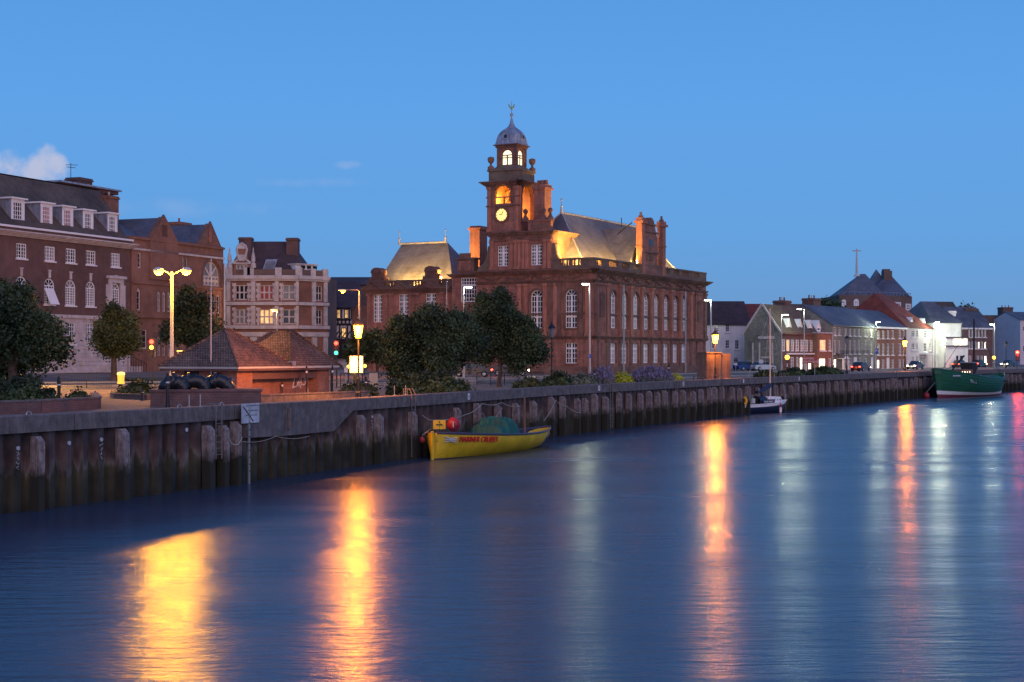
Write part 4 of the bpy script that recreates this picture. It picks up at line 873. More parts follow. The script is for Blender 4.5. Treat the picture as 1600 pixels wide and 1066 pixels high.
for i, (p, q, y0, y1) in enumerate(((17.5,38.5,313,339),(63.5,82,320,345),(97,114.5,325.5,349.5),(129.5,146,331,354),(168,183.5,336,359),(-30,-8,300,326))):
    n_ = -1.1; s0, s1_ = FL1.s(p,n_), FL1.s(q,n_); z1_d = FL1.z(y0, (s0+s1_)/2, n_)+.1; z0_d = z1_d-2.35
    mb = MB(); wall(mb, FL1, s0, s1_, z0_d, z1_d, [(s0+.35,s1_-.35,z0_d+.25,z1_d-.3)], .12, n=n_); FL1.box(mb, s0-.2, s1_+.2, n_-4.2, n_+.3, z1_d, z1_d+.16); d = mb.build('dormer', M['white'], LB1)
    mb = MB(); mb.poly(FL1.pt(s0,n_,z0_d), FL1.pt(s0,n_,z1_d), FL1.pt(s0,n_-4,z1_d)); mb.poly(FL1.pt(s1_,n_,z0_d), FL1.pt(s1_,n_,z1_d), FL1.pt(s1_,n_-4,z1_d)); mb.build('dormer_cheek', M['lead'], d)
    window(FL1, d, (s0+.35,s1_-.35,z0_d+.25,z1_d-.3), n_, 4, 4, fw=.08, bw=.06, rec=.1, pane='glass' if i not in (1,2) else 'redcurtain').name = 'window'
# flatten one level: dormer windows keep frame and pane only
mb = MB(); s0, s1_ = FL1.s(66,-9), FL1.s(158,-9); FL1.box(mb, s0, s1_, -11.5, -6.5, zr-.2, FL1.z(286,s0,-9)); mb.build('penthouse', M['darkbrick'], LB1)
mb = MB(); FL1.box(mb, s0-.3, s1_+.3, -11.8, -6.2, FL1.z(286,s0,-9), FL1.z(286,s0,-9)+.2); mb.build('penthouse_roof', M['lead'], LB1)
sc = FL1.s(119,-9); chimney(FL1, LB1, sc, sc+2.4, -10.5, -8.5, zr, FL1.z(277,sc,-9), pots=0)
mb = MB(); q = FL1.pt(sc-1,-9,zr+.9); mb.tube([q, q+Vector((0,0,2.2))], .04, 5); mb.tube([q+Vector((-.6,0,2.0)), q+Vector((.7,.3,2.0))], .03, 4); mb.tube([q+Vector((-.4,-.3,1.7)), q+Vector((.4,.5,1.7))], .03, 4); mb.build('aerial', M['black'], LB1)
sc = FL1.s(163,-5); chimney(FL1, LB1, sc, FL1.s(180,-5), -6.5, -4.5, zr-6, FL1.z(305,sc,-5), pots=2, m='brick')
mb = MB(); x0 = FL1.s(168,1.2); FL1.box(mb, x0, b-1, .2, 2.4, bz-.4, bz+1.2); mb.build('entrance_steps', M['stone'], LB1)
mb = MB()
for k in range(8): mb.tube([FL1.pt(b-4+k*.5,2.6,bz), FL1.pt(b-4+k*.5,2.6,bz+2.6-k*.15)], .035, 4)
mb.tube([FL1.pt(b-4,2.6,bz+2.6), FL1.pt(b-.5,2.6,bz+1.5)], .04, 4); mb.build('handrail', M['black'], LB1)
# ================================================================== gothic red brick building
LB2 = thing('gabled_brick_hall', 'red brick gothic building with two steep gables and a large arched window', 'building', (-41,180,bz))
a, b = b+.35, FL1.s(349); zp = W3(FL1,367,207)-.1; HH = []
def r2(p, y0, q, y1, arch=False): h = FL1.rect(p,y0,q,y1); HH.append(h+(arch,)); return HH[-1]
narrow = [r2(215.5,395,221,419), r2(214,450,220,485,True)]
five = [r2(237+k*7,396+k*.8,242+k*7,418+k*.6) for k in range(5)]; three = [r2(246+k*8,455+k*.5,251+k*8,487+k*.3,True) for k in range(3)]
two = [r2(284+k*6,402+k,288+k*6,424+k) for k in range(2)]; two2 = [r2(284+k*6,458,289+k*6,488,True) for k in range(2)]
big = r2(317,409,344,447,True); bigl = [r2(318+k*7,462,323+k*7,490) for k in range(4)]
gr = [r2(246+k*8,527,251+k*8,556) for k in range(3)]; gr2 = [r2(281+k*9,510,288+k*9,528) for k in range(2)]; gr3 = [r2(222,515,230,545)]
mb = MB(); wall(mb, FL1, a, b, bz-.5, zp, HH, .35); box_shell(mb, FL1, a, b, 15, bz-.5, zp); 
def gab(fr, a_, b_, z0_g, z1_g, n0, n1):
    m = (a_+b_)/2; mb.hexa([fr.pt(a_,n1,z0_g), fr.pt(b_,n1,z0_g), fr.pt(b_,n0,z0_g), fr.pt(a_,n0,z0_g)], [fr.pt(m-.12,n1,z1_g), fr.pt(m+.12,n1,z1_g), fr.pt(m+.12,n0,z1_g), fr.pt(m-.12,n0,z1_g)])
g1a, g1b, g1z = FL1.s(233), FL1.s(277), W3(FL1,339,255); g2a, g2b, g2z = FL1.s(312), FL1.s(344), W3(FL1,349.5,329)
gab(FL1, g1a, g1b, zp-.2, g1z, -.6, .2); gab(FL1, g2a, g2b, zp-.2, g2z, -.6, .12)
FL1.box(mb, g1a, g1b, -.1, .2, W3(FL1,438,255), zp-.1)
mb.build('wall', M['brick'], LB2)
for h in narrow: window(FL1, LB2, h, 0, 1, 3, h[4], fm='stone', fw=.14, rec=.2)
for h in five: window(FL1, LB2, h, 0, 1, 2, False, fm='stone', fw=.12, rec=.2, pane='glasspale')
for h in three+two2: window(FL1, LB2, h, 0, 2, 3, True, fm='stone', fw=.12, bw=.08, rec=.2)
for h in two+bigl+gr3: window(FL1, LB2, h, 0, 1, 3, False, fm='stone', fw=.12, rec=.2)
for h in gr: window(FL1, LB2, h, 0, 2, 3, False, fm='stone', fw=.12, rec=.2)
for h in gr2: window(FL1, LB2, h, 0, 2, 3, False, fm='white', fw=.1, rec=.2, pane='litwarm')
window(FL1, LB2, big, 0, 5, 2, True, fm='stone', fw=.16, bw=.22, rec=.3, trans=.6, pane='glasspale')
archmould(FL1, big, .04, .14, .2)
for z, o_, h_ in ((W3(FL1,440,215),.2,.25),(W3(FL1,492,215),.25,.3),(W3(FL1,388,215),.2,.22),(zp-.1,.25,.25)):
    mb = MB(); FL1.box(mb, a, b, -.05, o_, z-h_, z); mb.build('string_course', M['brick'] if h_ > .24 else M['stone'], LB2)
for (ga, gb, gz) in ((g1a,g1b,g1z),(g2a,g2b,g2z)):
    m = (ga+gb)/2; mb = MB(); mb.tube([FL1.pt(ga-.15,.0,zp-.3), FL1.pt(m,.0,gz+.12), FL1.pt(gb+.15,.0,zp-.3)], .2, 5); mb.build('gable_coping', M['halldark'], LB2)
    mb = MB(); FL1.box(mb, m-.55, m+.55, .1, .2, zp+.3, zp+1.7); FL1.box(mb, m-.35, m+.35, .12, .17, zp+1.7, zp+2.2); mb.build('carved_panel', M['hall'], LB2)
    mb = MB(); m_s = (gb-ga)/2
    for sg, e in ((-1,ga),(1,gb)): mb.poly(FL1.pt(m,-.5,gz-.1), FL1.pt(m,-9,gz-.1), FL1.pt(e,-9,zp-.25), FL1.pt(e,-.5,zp-.25))
    mb.build('cross_roof', M['slate'], LB2)
zrr = FL1.z(352,FL1.s(240,-6),-6)
mb = MB(); roof_hip(mb, FL1, a-.1, b, -13, -.5, zp-.2, zrr, a+.1, b-6); mb.build('roof', M['slate'], LB2)
sc = FL1.s(276,-5); chimney(FL1, LB2, sc, sc+2.6, -6.5, -4.5, zp, FL1.z(346.5,sc,-5), m='brick', pots=1)
mb = MB(); mb.tube([FL1.pt(b-.15,.25,bz), FL1.pt(b-.15,.25,W3(FL1,412,348))], .14, 6); mb.build('rainwater_pipe', M['galv'], LB2)
# ================================================================== white-banded mansard building
FM = Fr((P(352,0,205).x,205), (1,.0)); mz = zg(FM.o.x,205)-.1; sm = FM.s(465); FM2 = Fr(FM.pt(sm,0,0).xy, (1,.95)); se2 = FM2.s(512)
LB3 = thing('banded_corner_building', 'red brick corner building banded in pale stone with a steep maroon roof', 'building', (FM.o.x,205,mz))
zy = lambda y: FM.z(y, 0)
X = lambda p: FM.s(p)
rows_ = [(445,469),(483,507)]; WM = []
for y0, y1 in rows_:
    for p, q in ((367,388),(405,428),(441,462)): WM.append((X(p), X(q), zy(y1), zy(y0)))
WG = [(X(p), X(q), zy(556), zy(528), True) for p, q in ((365,390),(403,430),(439,463))]
ztop = zy(421); zcor = zy(431)
mb = MB(); wall(mb, FM, 0, sm, mz-.5, zcor, WM+WG, .3); 
W2_ = [(FM2.s(494), FM2.s(504), zy(y1), zy(y0)) for y0, y1 in rows_]
wall(mb, FM2, 0, se2, mz-.5, zcor, W2_, .3); q1 = FM2.pt(se2,0,0).xy
foot = [FM.o, FM.o+Vector((0,14)), Vector((q1.x,FM.o.y+14)), q1]; 
for i in range(3): p, q = foot[i], foot[i+1]; mb.poly((p.x,p.y,mz-.5),(q.x,q.y,mz-.5),(q.x,q.y,zcor),(p.x,p.y,zcor))
mb.build('wall', M['brick'], LB3)
for i, h in enumerate(WM): window(FM, LB3, h, 0, 3 if i % 3 != 2 else 2, 2, fm='stone', fw=.18, bw=.2, rec=.25, pane=('glass','redcurtain','glasspale','glasspale','litwarm','glass')[i])
for h in WG: window(FM, LB3, h, 0, 3, 2, True, fm='stone', fw=.2, bw=.16, rec=.25)
for h in W2_: window(FM2, LB3, h, 0, 2, 2, fm='stone', fw=.14, bw=.12, rec=.25)
def both(name, z0, z1, out, m='stone'):
    mb = MB(); FM.box(mb, -.1, sm+out*.35, -.1, out, z0, z1); FM2.box(mb, -.0, se2+.1, -.1, out, z0+.003, z1-.003); mb.build(name, M[m], LB3)
both('cornice', zy(436), zcor+.05, .45); both('cornice', zy(439), zy(436)-.003, .25); both('string_course', zy(477), zy(472), .3); both('string_course', zy(514), zy(508.5), .4); both('string_course', zy(526), zy(519), .2)
both('parapet', zcor+.06, ztop, .0, 'brown'); 
for y0, y1 in ((439.5,471),(478,508)):
    for p, q in ((353.5,360),(392,399),(429.5,435.5),(462.5,467)):
        mb = MB(); FM.box(mb, X(p), X(q), -.05, .16, zy(y1), zy(y0)); FM.box(mb, X(p)+.12, X(q)-.12, .1, .24, zy(y1)+.3, zy(y0)-.3); mb.build('stone_pilaster', M['stone'], LB3)
    for p, q in ((487,493),(505.5,511)): mb = MB(); FM2.box(mb, FM2.s(p), FM2.s(q), -.05, .16, zy(y1), zy(y0)); mb.build('stone_pilaster', M['stone'], LB3)
for p, q in ((365,367),(388,390),(402,405),(428,431),(438.5,441),(462,464)):
    for y0, y1 in ((443,470),(482,508)):
        mb = MB(); z = zy(y1); k = 0
        while z < zy(y0)-.2: e = .18 if k % 2 else 0; FM.box(mb, X(p)-e, X(q)+e, -.05, .1, z, z+.4); z += .4; k += 1
        mb.build('quoins', M['stone'], LB3)
for i, (p, q) in enumerate(((353,364),(391,402),(430,439),(463,468))): mb = MB(); FM.box(mb, X(p), X(q), -.05, .25, mz-.4, zy(527)); mb.build('stone_pier', M['stone'], LB3)
mb = MB(); FM2.box(mb, FM2.s(487), FM2.s(494), -.05, .25, mz-.4, zy(527)); FM2.box(mb, FM2.s(505), FM2.s(511), -.05, .25, mz-.4, zy(527)); mb.build('stone_pier', M['stone'], LB3)
for px in (358,386,391.5,435,467): 
    c = X(px); mb = MB(); FM.box(mb, c-.45, c+.45, -.3, .12, zcor+.06, ztop+.25); mb.build('parapet_pier', M['stone'], LB3)
for px in (489,508): c = FM2.s(px); mb = MB(); FM2.box(mb, c-.4, c+.4, -.3, .12, zcor+.06, ztop+.2); mb.build('parapet_pier', M['stone'], LB3)
# gable with window
ga, gb = X(364), X(392); hgw = (X(369), X(387), zy(428.5), zy(413)); mb = MB(); wall(mb, FM, ga+.1, gb-.1, zcor+.07, zy(410), [hgw], .2, n=.05); 
gm = (ga+gb)/2; mb.hexa([FM.pt(ga+.3,.05,zy(410)), FM.pt(gb-.3,.05,zy(410)), FM.pt(gb-.3,-.6,zy(410)), FM.pt(ga+.3,-.6,zy(410))], [FM.pt(gm-.5,.05,zy(388)), FM.pt(gm+.5,.05,zy(388)), FM.pt(gm+.5,-.6,zy(388)), FM.pt(gm-.5,-.6,zy(388))]); mb.build('gable', M['brick'], LB3)
window(FM, LB3, hgw, .05, 3, 2, fm='stone', fw=.14, bw=.14, rec=.15, pane='glasspale')
mb = MB(); mb.tube([FM.pt(ga,.1,zy(411)), FM.pt(ga+.8,.1,zy(405)), FM.pt(gm-.7,.1,zy(390)), FM.pt(gm-.5,.1,zy(384)), FM.pt(gm,.1,zy(380.5)), FM.pt(gm+.5,.1,zy(384)), FM.pt(gm+.7,.1,zy(390)), FM.pt(gb-.8,.1,zy(405)), FM.pt(gb,.1,zy(411))], .16, 5); FM.box(mb, ga, gb, .04, .2, zy(412.5), zy(410.5)); FM.box(mb, gm-.55, gm+.55, .04, .16, zy(389), zy(383)); FM.box(mb, gm-.4, gm+.4, .04, .16, zy(408), zy(398)); mb.build('gable_dressings', M['stone'], LB3)
for px in (358.5,395.5): mb = MB(); mb.lathe(FM.pt(X(px),-.1,ztop+.2), [(.4,0),(.38,.6),(.2,.7),(.3,1.0),(.26,1.6),(.08,2.3),(.12,2.4),(.01,2.9)], 8); mb.build('pinnacle', M['stone'], LB3)
mb = MB(); ra_, rb_ = X(388), X(442); A_, B_ = -.0, X(476)
roof_hip(mb, FM, A_, B_, -13.5, -1.0, ztop-.4, FM.z(377.5,ra_,-4.5), X(374), rb_, -4.5, -10); mb.build('roof', M['darktile'], LB3)
mb = MB(); zz = ztop-.1; x0, x1 = X(408), X(426); mb.hexa([FM.pt(x0,-.9,zz),FM.pt(x1,-.9,zz),FM.pt(x1,-1.2,zz),FM.pt(x0,-1.2,zz)], [FM.pt(x0+.4,-1.7,zz+1.6),FM.pt(x1+.4,-1.7,zz+1.6),FM.pt(x1+.4,-2.0,zz+1.6),FM.pt(x0+.4,-2.0,zz+1.6)]); o = mb.build('skylight', M['lead'], LB3)
mb = MB(); mb.poly(FM.pt(x0+.2,-.88,zz+.1),FM.pt(x1-.1,-.88,zz+.1),FM.pt(x1+.25,-1.66,zz+1.5),FM.pt(x0+.5,-1.66,zz+1.5)); mb.build('pane', M['glasspale'], o)
chimney(FM, LB3, X(368.5), X(388), -4, -2.2, ztop, FM.z(371.5,0,-3), pots=0, m='darkbrick'); chimney(FM, LB3, FM.s(449,-4), FM.s(466.5,-4), -5.2, -3, ztop, FM.z(372.5,0,-4), pots=0)
mb = MB(); FM2.box(mb, .3, se2-1.5, -2.6, -.9, ztop-.2, zy(413)); mb.build('dormer', M['white'], LB3)
mb = MB(); FM2.box(mb, .1, se2-1.2, -2.9, -.6, zy(413), zy(411)); mb.build('dormer_roof', M['stone'], LB3)
for s_ in (1.2,2.2,3.2): mb = MB(); FM2.box(mb, s_, s_+.7, -.91, -.86, zy(419), zy(414)); mb.build('window', M['glass'], LB3)
for p, s_ in ((375,'REAL ALES'),(415,'MAIN BAR'),(452,'FINE FOOD')):
    pass
# ================================================================== half-timbered building
FH = Fr((P(512,0,222).x,222), (1,0)); hzz = zg(FH.o.x,222)
LB4 = thing('half_timbered_house', 'black and white half-timbered house with lit upper windows beside the pale corner building', 'house', (FH.o.x,222,hzz)); Y_ = lambda y: FH.z(y, 0); XX = lambda p: FH.s(p)
HT = [(XX(p), XX(q), Y_(498), Y_(483.5)) for p, q in ((514.5,520.5),(526,532),(538,544))]; HT2 = [(XX(p), XX(q), Y_(528), Y_(512)) for p, q in ((514,521),(533,541))]
mb = MB(); wall(mb, FH, XX(509), XX(549), hzz-.5, Y_(481), HT+HT2, .2); box_shell(mb, FH, XX(509), XX(549), 12, hzz-.5, Y_(481)); mb.build('wall', M['render'], LB4)
for h in HT: window(FH, LB4, h, 0, 2, 2, fm='timberblack', fw=.12, rec=.15, pane='litwarm')
for h in HT2: window(FH, LB4, h, 0, 2, 2, fm='timberblack', fw=.12, rec=.15, pane='litwarm')
mb = MB()
for y in (481.5,499.5,507,531): FH.box(mb, XX(509), XX(549), -.02, .15, Y_(y)-.14, Y_(y)+.14)
for k in range(14):
    x = XX(510+k*3)
    if not any(h[0]-.1 < x < h[1]+.1 for h in HT): FH.box(mb, x-.09, x+.09, -.02, .1, Y_(499), Y_(482))
    if k % 2 == 0: FH.box(mb, x-.09, x+.09, -.02, .1, Y_(507), Y_(500))
    if not any(h[0]-.1 < x < h[1]+.1 for h in HT2) and k % 2: FH.box(mb, x-.1, x+.1, -.02, .1, Y_(531), Y_(508))
for k in range(6):
    c = XX(513+k*6); mb.tube([FH.pt(c-.5,.06,Y_(499.8)), FH.pt(c,.06,Y_(506)), FH.pt(c+.5,.06,Y_(499.8))], .08, 4); mb.tube([FH.pt(c-.4,.06,Y_(530)), FH.pt(c+.4,.06,Y_(518))], .08, 4)
mb.build('timber_frame', M['timberblack'], LB4)
mb = MB(); FH.box(mb, XX(510), XX(548), .0, .5, Y_(560), Y_(532)); mb.build('shopfront', M['timberblack'], LB4)
mb = MB(); mb.poly(FH.pt(XX(508),.5,Y_(481)), FH.pt(XX(556),.5,Y_(481)), FH.pt(XX(556),-7,Y_(436)), FH.pt(XX(520),-7,Y_(436))); mb.poly(FH.pt(XX(508),.5,Y_(481)), FH.pt(XX(520),-7,Y_(436)), FH.pt(XX(508),-14,Y_(481))); mb.build('roof', M['darktile'], LB4)
FH2 = Fr((P(534,0,238).x,238), (1,0)); b5 = thing('plain_brick_block', 'plain brick building behind the half-timbered house left of the civic hall', 'building', (FH2.o.x,238,hzz))
mb = MB(); FH2.box(mb, -2, FH2.s(582), -10, 0, hzz-.5, FH2.z(445,0)); mb.build('wall', M['darkbrick'], b5)
mb = MB(); roof_gable(mb, FH2, -2.2, FH2.s(583), -10, 0, FH2.z(445,0), FH2.z(432,0)); mb.build('roof', M['darktile'], b5)
mb = MB(); FH.box(mb, XX(549)+.01, XX(575), -6, -1, hzz, Y_(478)); mb.build('wall', M['brick'], b5)

# ================================================================== houses to the right
FRt = Fr((40.5,225), (.55,.835)); rz = zg(40.5,225)
def house(name, label, cat, fr, p0, p1, ye, dep, zr_add, wm, rm, wins, kind='gable', n=0, fm='white', ye_at=None, hip_r=None, trim=None, cap=True, grp=None):
    a, b = fr.s(p0,n), fr.s(p1,n); ze = fr.z(ye, fr.s(ye_at if ye_at else p0, n), n); g = fr.pt((a+b)/2, n, 0); g.z = zg(g.x, g.y); t = thing(name, label, cat, g, grp)
    hs = []
    for w in wins:
        p, q, y0, y1 = w[:4]; h = fr.rect(p,y0,q,y1,n); hs.append((max(h[0],a+.05),min(h[1],b-.05),h[2],min(h[3],ze-.1)))
    mb = MB(); wall(mb, fr, a, b, g.z-1.2, ze, hs, .18, n=n); box_shell(mb, fr, a, b, dep, g.z-1.2, ze, n=n)
    if kind == 'gable':
        m = n-dep/2
        for s_ in (a, b): mb.poly(fr.pt(s_,n,ze), fr.pt(s_,n-dep,ze), fr.pt(s_,m,ze+zr_add))
    mb.build('wall', M[wm], t)
    for w, h in zip(wins, hs):
        k = w[4] if len(w) > 4 else 'glass'
        if k == 'door': mb = MB(); fr.box(mb, h[0], h[1], n-.15, n-.08, h[2], h[3]); mb.build('door', M['white'], t)
        else: window(fr, t, h, n, w[5] if len(w) > 5 else 2, w[6] if len(w) > 6 else 3, fm=fm, fw=.11, bw=.05, rec=.13, pane=k, sill='render' if h[2] > g.z+1.5 else None)
    mb = MB()
    if kind == 'gable': roof_gable(mb, fr, a, b, n-dep, n, ze, ze+zr_add)
    elif kind == 'hip': roof_hip(mb, fr, a-.3, b+.3, n-dep-.3, n+.3, ze, ze+zr_add, a+(b-a)*hip_r[0], a+(b-a)*hip_r[1])
    elif kind == 'mansard':
        roof_hip(mb, fr, a-.1, b+.1, n-dep, n+.1, ze, ze+zr_add, a+1.2, b-1.2, n-1.5, n-dep+1.5)
    if kind != 'flat': mb.build('roof', M[rm], t)
    q = fr.pt(b-.2,n+.12,0); mp = MB(); mp.tube([(q.x,q.y,g.z),(q.x,q.y,ze-.1)], .06, 5); mp.build('rainwater_pipe', M['galv' if wm != 'render' else 'black'], t)
    if trim: mb = MB(); fr.box(mb, a, b, n-.1, n+.35, ze-.35, ze-.02); mb.build('eaves_cornice', M[trim], t)
    return t, a, b, ze, g.z
def dormer(fr, t, p0, p1, y0, y1, n=-1.0, depth=2.2, pane='glass'):
    a, b = fr.s(p0,n), fr.s(p1,n); z1, z0 = fr.z(y0,a,n), fr.z(y1,a,n); zm = z1-(b-a)*.75; mb = MB(); m = (a+b)/2
    mb.poly(fr.pt(a,n,z0), fr.pt(b,n,z0), fr.pt(b,n,zm), fr.pt(m,n,z1), fr.pt(a,n,zm))
    for s_ in (a, b): mb.poly(fr.pt(s_,n,z0), fr.pt(s_,n,zm), fr.pt(s_,n-depth,zm), fr.pt(s_,n-depth,z0))
    d = mb.build('dormer', M['white'], t); mb = MB()
    for s_ in (a-.1, b+.1): mb.poly(fr.pt(m,n+.12,z1+.08), fr.pt(s_,n+.12,zm-.03), fr.pt(s_,n-depth-.6,zm-.03), fr.pt(m,n-depth-.6,z1+.08))
    mb.build('dormer_roof', M['white'], d); mb = MB(); fr.box(mb, a+(b-a)*.25, b-(b-a)*.25, n+.005, n+.03, z0+.3, zm); mb.build('pane', M[pane], d)
# white house beside the hall
FW = Fr((P(1098,0,236).x,236), (1,.08))
t,a,b,ze,gz = house('white_house', 'plain white rendered house with a maroon tiled roof beside the civic hall', 'house', FW, 1096, 1172, 506, 9, 3.6, 'render', 'darktile', [(1115,1123,508,519),(1133,1140,507,519),(1133,1140,531,545),(1148,1155,531,546),(1112,1120,531,545),(1146,1154,559,568)])
FW2 = Fr((P(1125,0,252).x,252), (1,.08)); house('rear_tiled_house', 'red roofed house rising behind the plain white house', 'house', FW2, 1124, 1200, 497, 8, 2.4, 'darkbrick', 'redtile', [])
# gabled stone house: its end wall faces left, brick front with four dormers faces the river
t = thing('dormered_brick_house', 'brick quayside house with four white dormers, tall sash windows and a stone gable end', 'house', (40.5,225,rz)); HA = t
a, b = 0, FRt.s(1277); ze = FRt.z(519,0); dep = 5.9; 
FG = Fr(FRt.pt(0,-dep,0).xy, FRt.n)  # end wall, read left to right
ll = [(1223,1227),(1229,1234),(1235.5,1241),(1242.5,1248.5),(1250,1256),(1257.5,1263),(1265,1270),(1272,1275.5)]
hs = [(FRt.s(p), FRt.s(q), FRt.z(549,2), FRt.z(530.5,2)) for p, q in ll]; hs[0] = (.15,)+hs[0][1:]
gs = [(FRt.s(p), FRt.s(q), FRt.z(580,6), FRt.z(558,6)) for p, q in ((1235,1240.5),(1244,1248),(1250,1254.5),(1256,1261),(1263,1268),(1270,1275))]
mb = MB(); wall(mb, FRt, a, b, rz-1, ze, hs+gs, .18); mb.build('front_wall', M['darkbrick'], t)
zap = P(0,477,FRt.o.y+5.5*.55).z; zap = E+(HY-477)/F*(225+3.0)
zlow = ze; mb = MB(); pts = [FG.pt(0,0,rz-1), FG.pt(dep,0,rz-1), FG.pt(dep,0,ze), FG.pt(dep/2,0,zap), FG.pt(0,0,ze)]; mb.poly(*pts); mb.poly(*[p+Vector((FRt.u.x,FRt.u.y,0))*b for p in pts]); p = [FG.pt(0,0,rz-1), FG.pt(0,0,rz-1)+Vector((FRt.u.x,FRt.u.y,0))*b]; mb.poly(p[0],p[1],p[1]+Vector((0,0,ze-rz+1)),p[0]+Vector((0,0,ze-rz+1)))
mb.build('gable_wall', M['grnstone'], t)
mb = MB(); gz_ = lambda y: E+(HY-y)/F*229
for s_ in (1.3, 2.4, 4.5): FG.box(mb, s_, s_+.22, -.05, .12, gz_(568), gz_(536))
FG.box(mb, 2.3, 4.9, -.05, .12, gz_(530), gz_(526)); FG.box(mb, 2.75, 4.4, -.05, .05, gz_(560), gz_(557)); mb.build('stone_dressings', M['stone'], t)
mb = MB()
for (u, v) in ((0,dep/2),(dep,dep/2)): mb.tube([FG.pt(u+(-.3 if u == 0 else .3),.1,ze-.3), FG.pt(v,.1,zap+.15)], .18, 4)
mb.build('verge', M['stone'], t)
for i, h in enumerate(hs): window(FRt, t, h, 0, 2, 4, fw=.12, bw=.05, rec=.12, pane='glasspale' if i != 1 else 'litwarm')
for i, h in enumerate(gs): window(FRt, t, h, 0, 2, 4, fw=.14, bw=.05, rec=.12, pane='litwhite' if i in (2,4,5) else 'glasspale')
mb = MB(); roof_gable(mb, FRt, 0, b, -dep, 0, ze, zap); mb.build('roof', M['tile'], t)
mb = MB(); FRt.box(mb, 0, b, -.05, .3, ze-.3, ze-.02); mb.build('eaves_cornice', M['darkbrick'], t); mb = MB(); FRt.box(mb, FRt.s(1229), b, -.02, .35, FRt.z(554,4), FRt.z(552,4)); mb.build('shop_fascia', M['white'], t)
for p, q, y0, y1 in ((1229,1236,498,516),(1247,1253,499,517),(1262,1268.5,500.5,518),(1276,1282,501,518.5)): dormer(FRt, t, p, q, y0, y1, n=-.45, depth=1.5)
chimney(FRt, t, FRt.s(1217,-6), FRt.s(1227,-6), -7, -5, ze+2, FRt.z(466,2,-6), pots=3); sc = FRt.s(1262,-6); chimney(FRt, t, sc, FRt.s(1274,-6), -7, -5, ze+2, FRt.z(466,sc,-6), pots=3)
# orange annexe
t,a,b,ze2,gz = house('brick_annexe', 'orange-lit red brick annexe with one warm lit sash window beside the dormered house', 'house', FRt, 1277.3, 1300, 521, 7, 1.0, 'brick', 'darktile', [(1281,1290.5,531,548,'litwarm',3,3),(1294.5,1299,531,548,'glasspale'),(1280,1290,560,579,'litwhite',2,2),(1294.5,1299,560,578,'glasspale')], kind='flat', n=.8)
mb = MB(); FRt.box(mb, a-.15, b+.15, -6, 1.0, ze2, ze2+.2); mb.build('flat_roof', M['lead'], t)
# stone house pair
wl = [(1303,1306.8,511,524),(1309.8,1313.4,511,524)]+[(p,p+3.2,y,y+11) for p, y in ((1320,513.5),(1327,513.8),(1334,514),(1341,514.4),(1351,515),(1360,515.5))]
wl += [(p,p+3.2,532,553) for p in (1303,1310,1320,1327,1334,1341,1351,1360)]+[(1303,1307,561,577,'litwhite'),(1319,1323,560,577),(1327,1331,560,577),(1334,1340,558,579,'door'),(1342,1346,559,577),(1351,1355,560,577),(1361,1365,558,577,'door')]
t,a,b,ze,gz = house('flint_terrace', 'long grey-green stone house with dark slate roof, white door surrounds and many narrow sashes', 'house', FRt, 1300.4, 1368, 508, 10, 3.3, 'grnstone', 'slate', wl)
mb = MB(); FRt.box(mb, FRt.s(1304), FRt.s(1316), .1, 1.0, FRt.z(553.5,a), FRt.z(552.5,a)); k = FRt.s(1304)
while k < FRt.s(1349): mb.tube([FRt.pt(k,1.0,FRt.z(553,a)), FRt.pt(k,1.0,FRt.z(547,a))], .03, 4); k += .5
mb.build('balcony', M['black'], t)
mb = MB(); c = FRt.s(1312); FRt.box(mb, c-1.2, c+1.2, 0, 1.2, FRt.z(561,c), FRt.z(560,c)); mb.poly(FRt.pt(c-1.3,1.2,FRt.z(560,c)), FRt.pt(c+1.3,1.2,FRt.z(560,c)), FRt.pt(c,1.2,FRt.z(555,c))); FRt.box(mb, c-1.2, c-1.0, .9, 1.2, gz, FRt.z(561,c)); FRt.box(mb, c+1.0, c+1.2, .9, 1.2, gz, FRt.z(561,c)); mb.build('porch', M['white'], t)
# brick terrace
wl = []
for p in (1370.5,1378,1385.5,1393,1404,1410.5):
    wl += [(p,p+4,516.5,529),(p,p+4,537,555)]
    wl.append((p,p+5,559,579,'door') if p == 1385.5 else (p,p+4,562,576,'litwhite' if p == 1370.5 else 'glasspale'))
t,a,b,ze,gz = house('red_brick_terrace', 'three-storey orange-red brick house with white cornice and rows of white sashes', 'house', FRt, 1368.3, 1416, 510, 10, 3.0, 'brick', 'slate', wl, trim='white')
# bow-fronted pale house with red mansard
wl = [(1424.5,1429,516,527),(1431.5,1434.5,516,527),(1443.5,1448.5,515.5,528),(1452,1455,516,528),(1424.5,1429,536,547),(1431.5,1434.5,536,547),(1443.5,1448.5,536,550),(1452,1455,536,548),(1425,1429,557,568,'glasspale'),(1431.5,1434.5,557,567),(1418,1420.5,562,577,'door'),(1438,1447,557,574,'glasspale')]
t,a,b,ze,gz = house('red_roofed_villa', 'pale pink three-storey house under a big red tiled roof with two small dormers', 'house', FRt, 1416.3, 1457, 512, 14, 6.6, 'pinkrender', 'redtile', wl, kind='hip', hip_r=(.18,.45))
for p, q, y0, y1 in ((1422,1427,496,505.5),(1441.5,1446,498,507.5)): dormer(FRt, t, p, q, y0, y1, n=-.9, depth=1.6)
mb = MB(); FRt.box(mb, FRt.s(1437), FRt.s(1449), .1, 1.1, FRt.z(554,a), FRt.z(551.5,a)); mb.build('balcony', M['white'], t)
sc = FRt.s(1443,-5); chimney(FRt, t, sc, FRt.s(1450,-5), -6, -4, ze, FRt.z(482,sc,-5), m='render', pots=2)
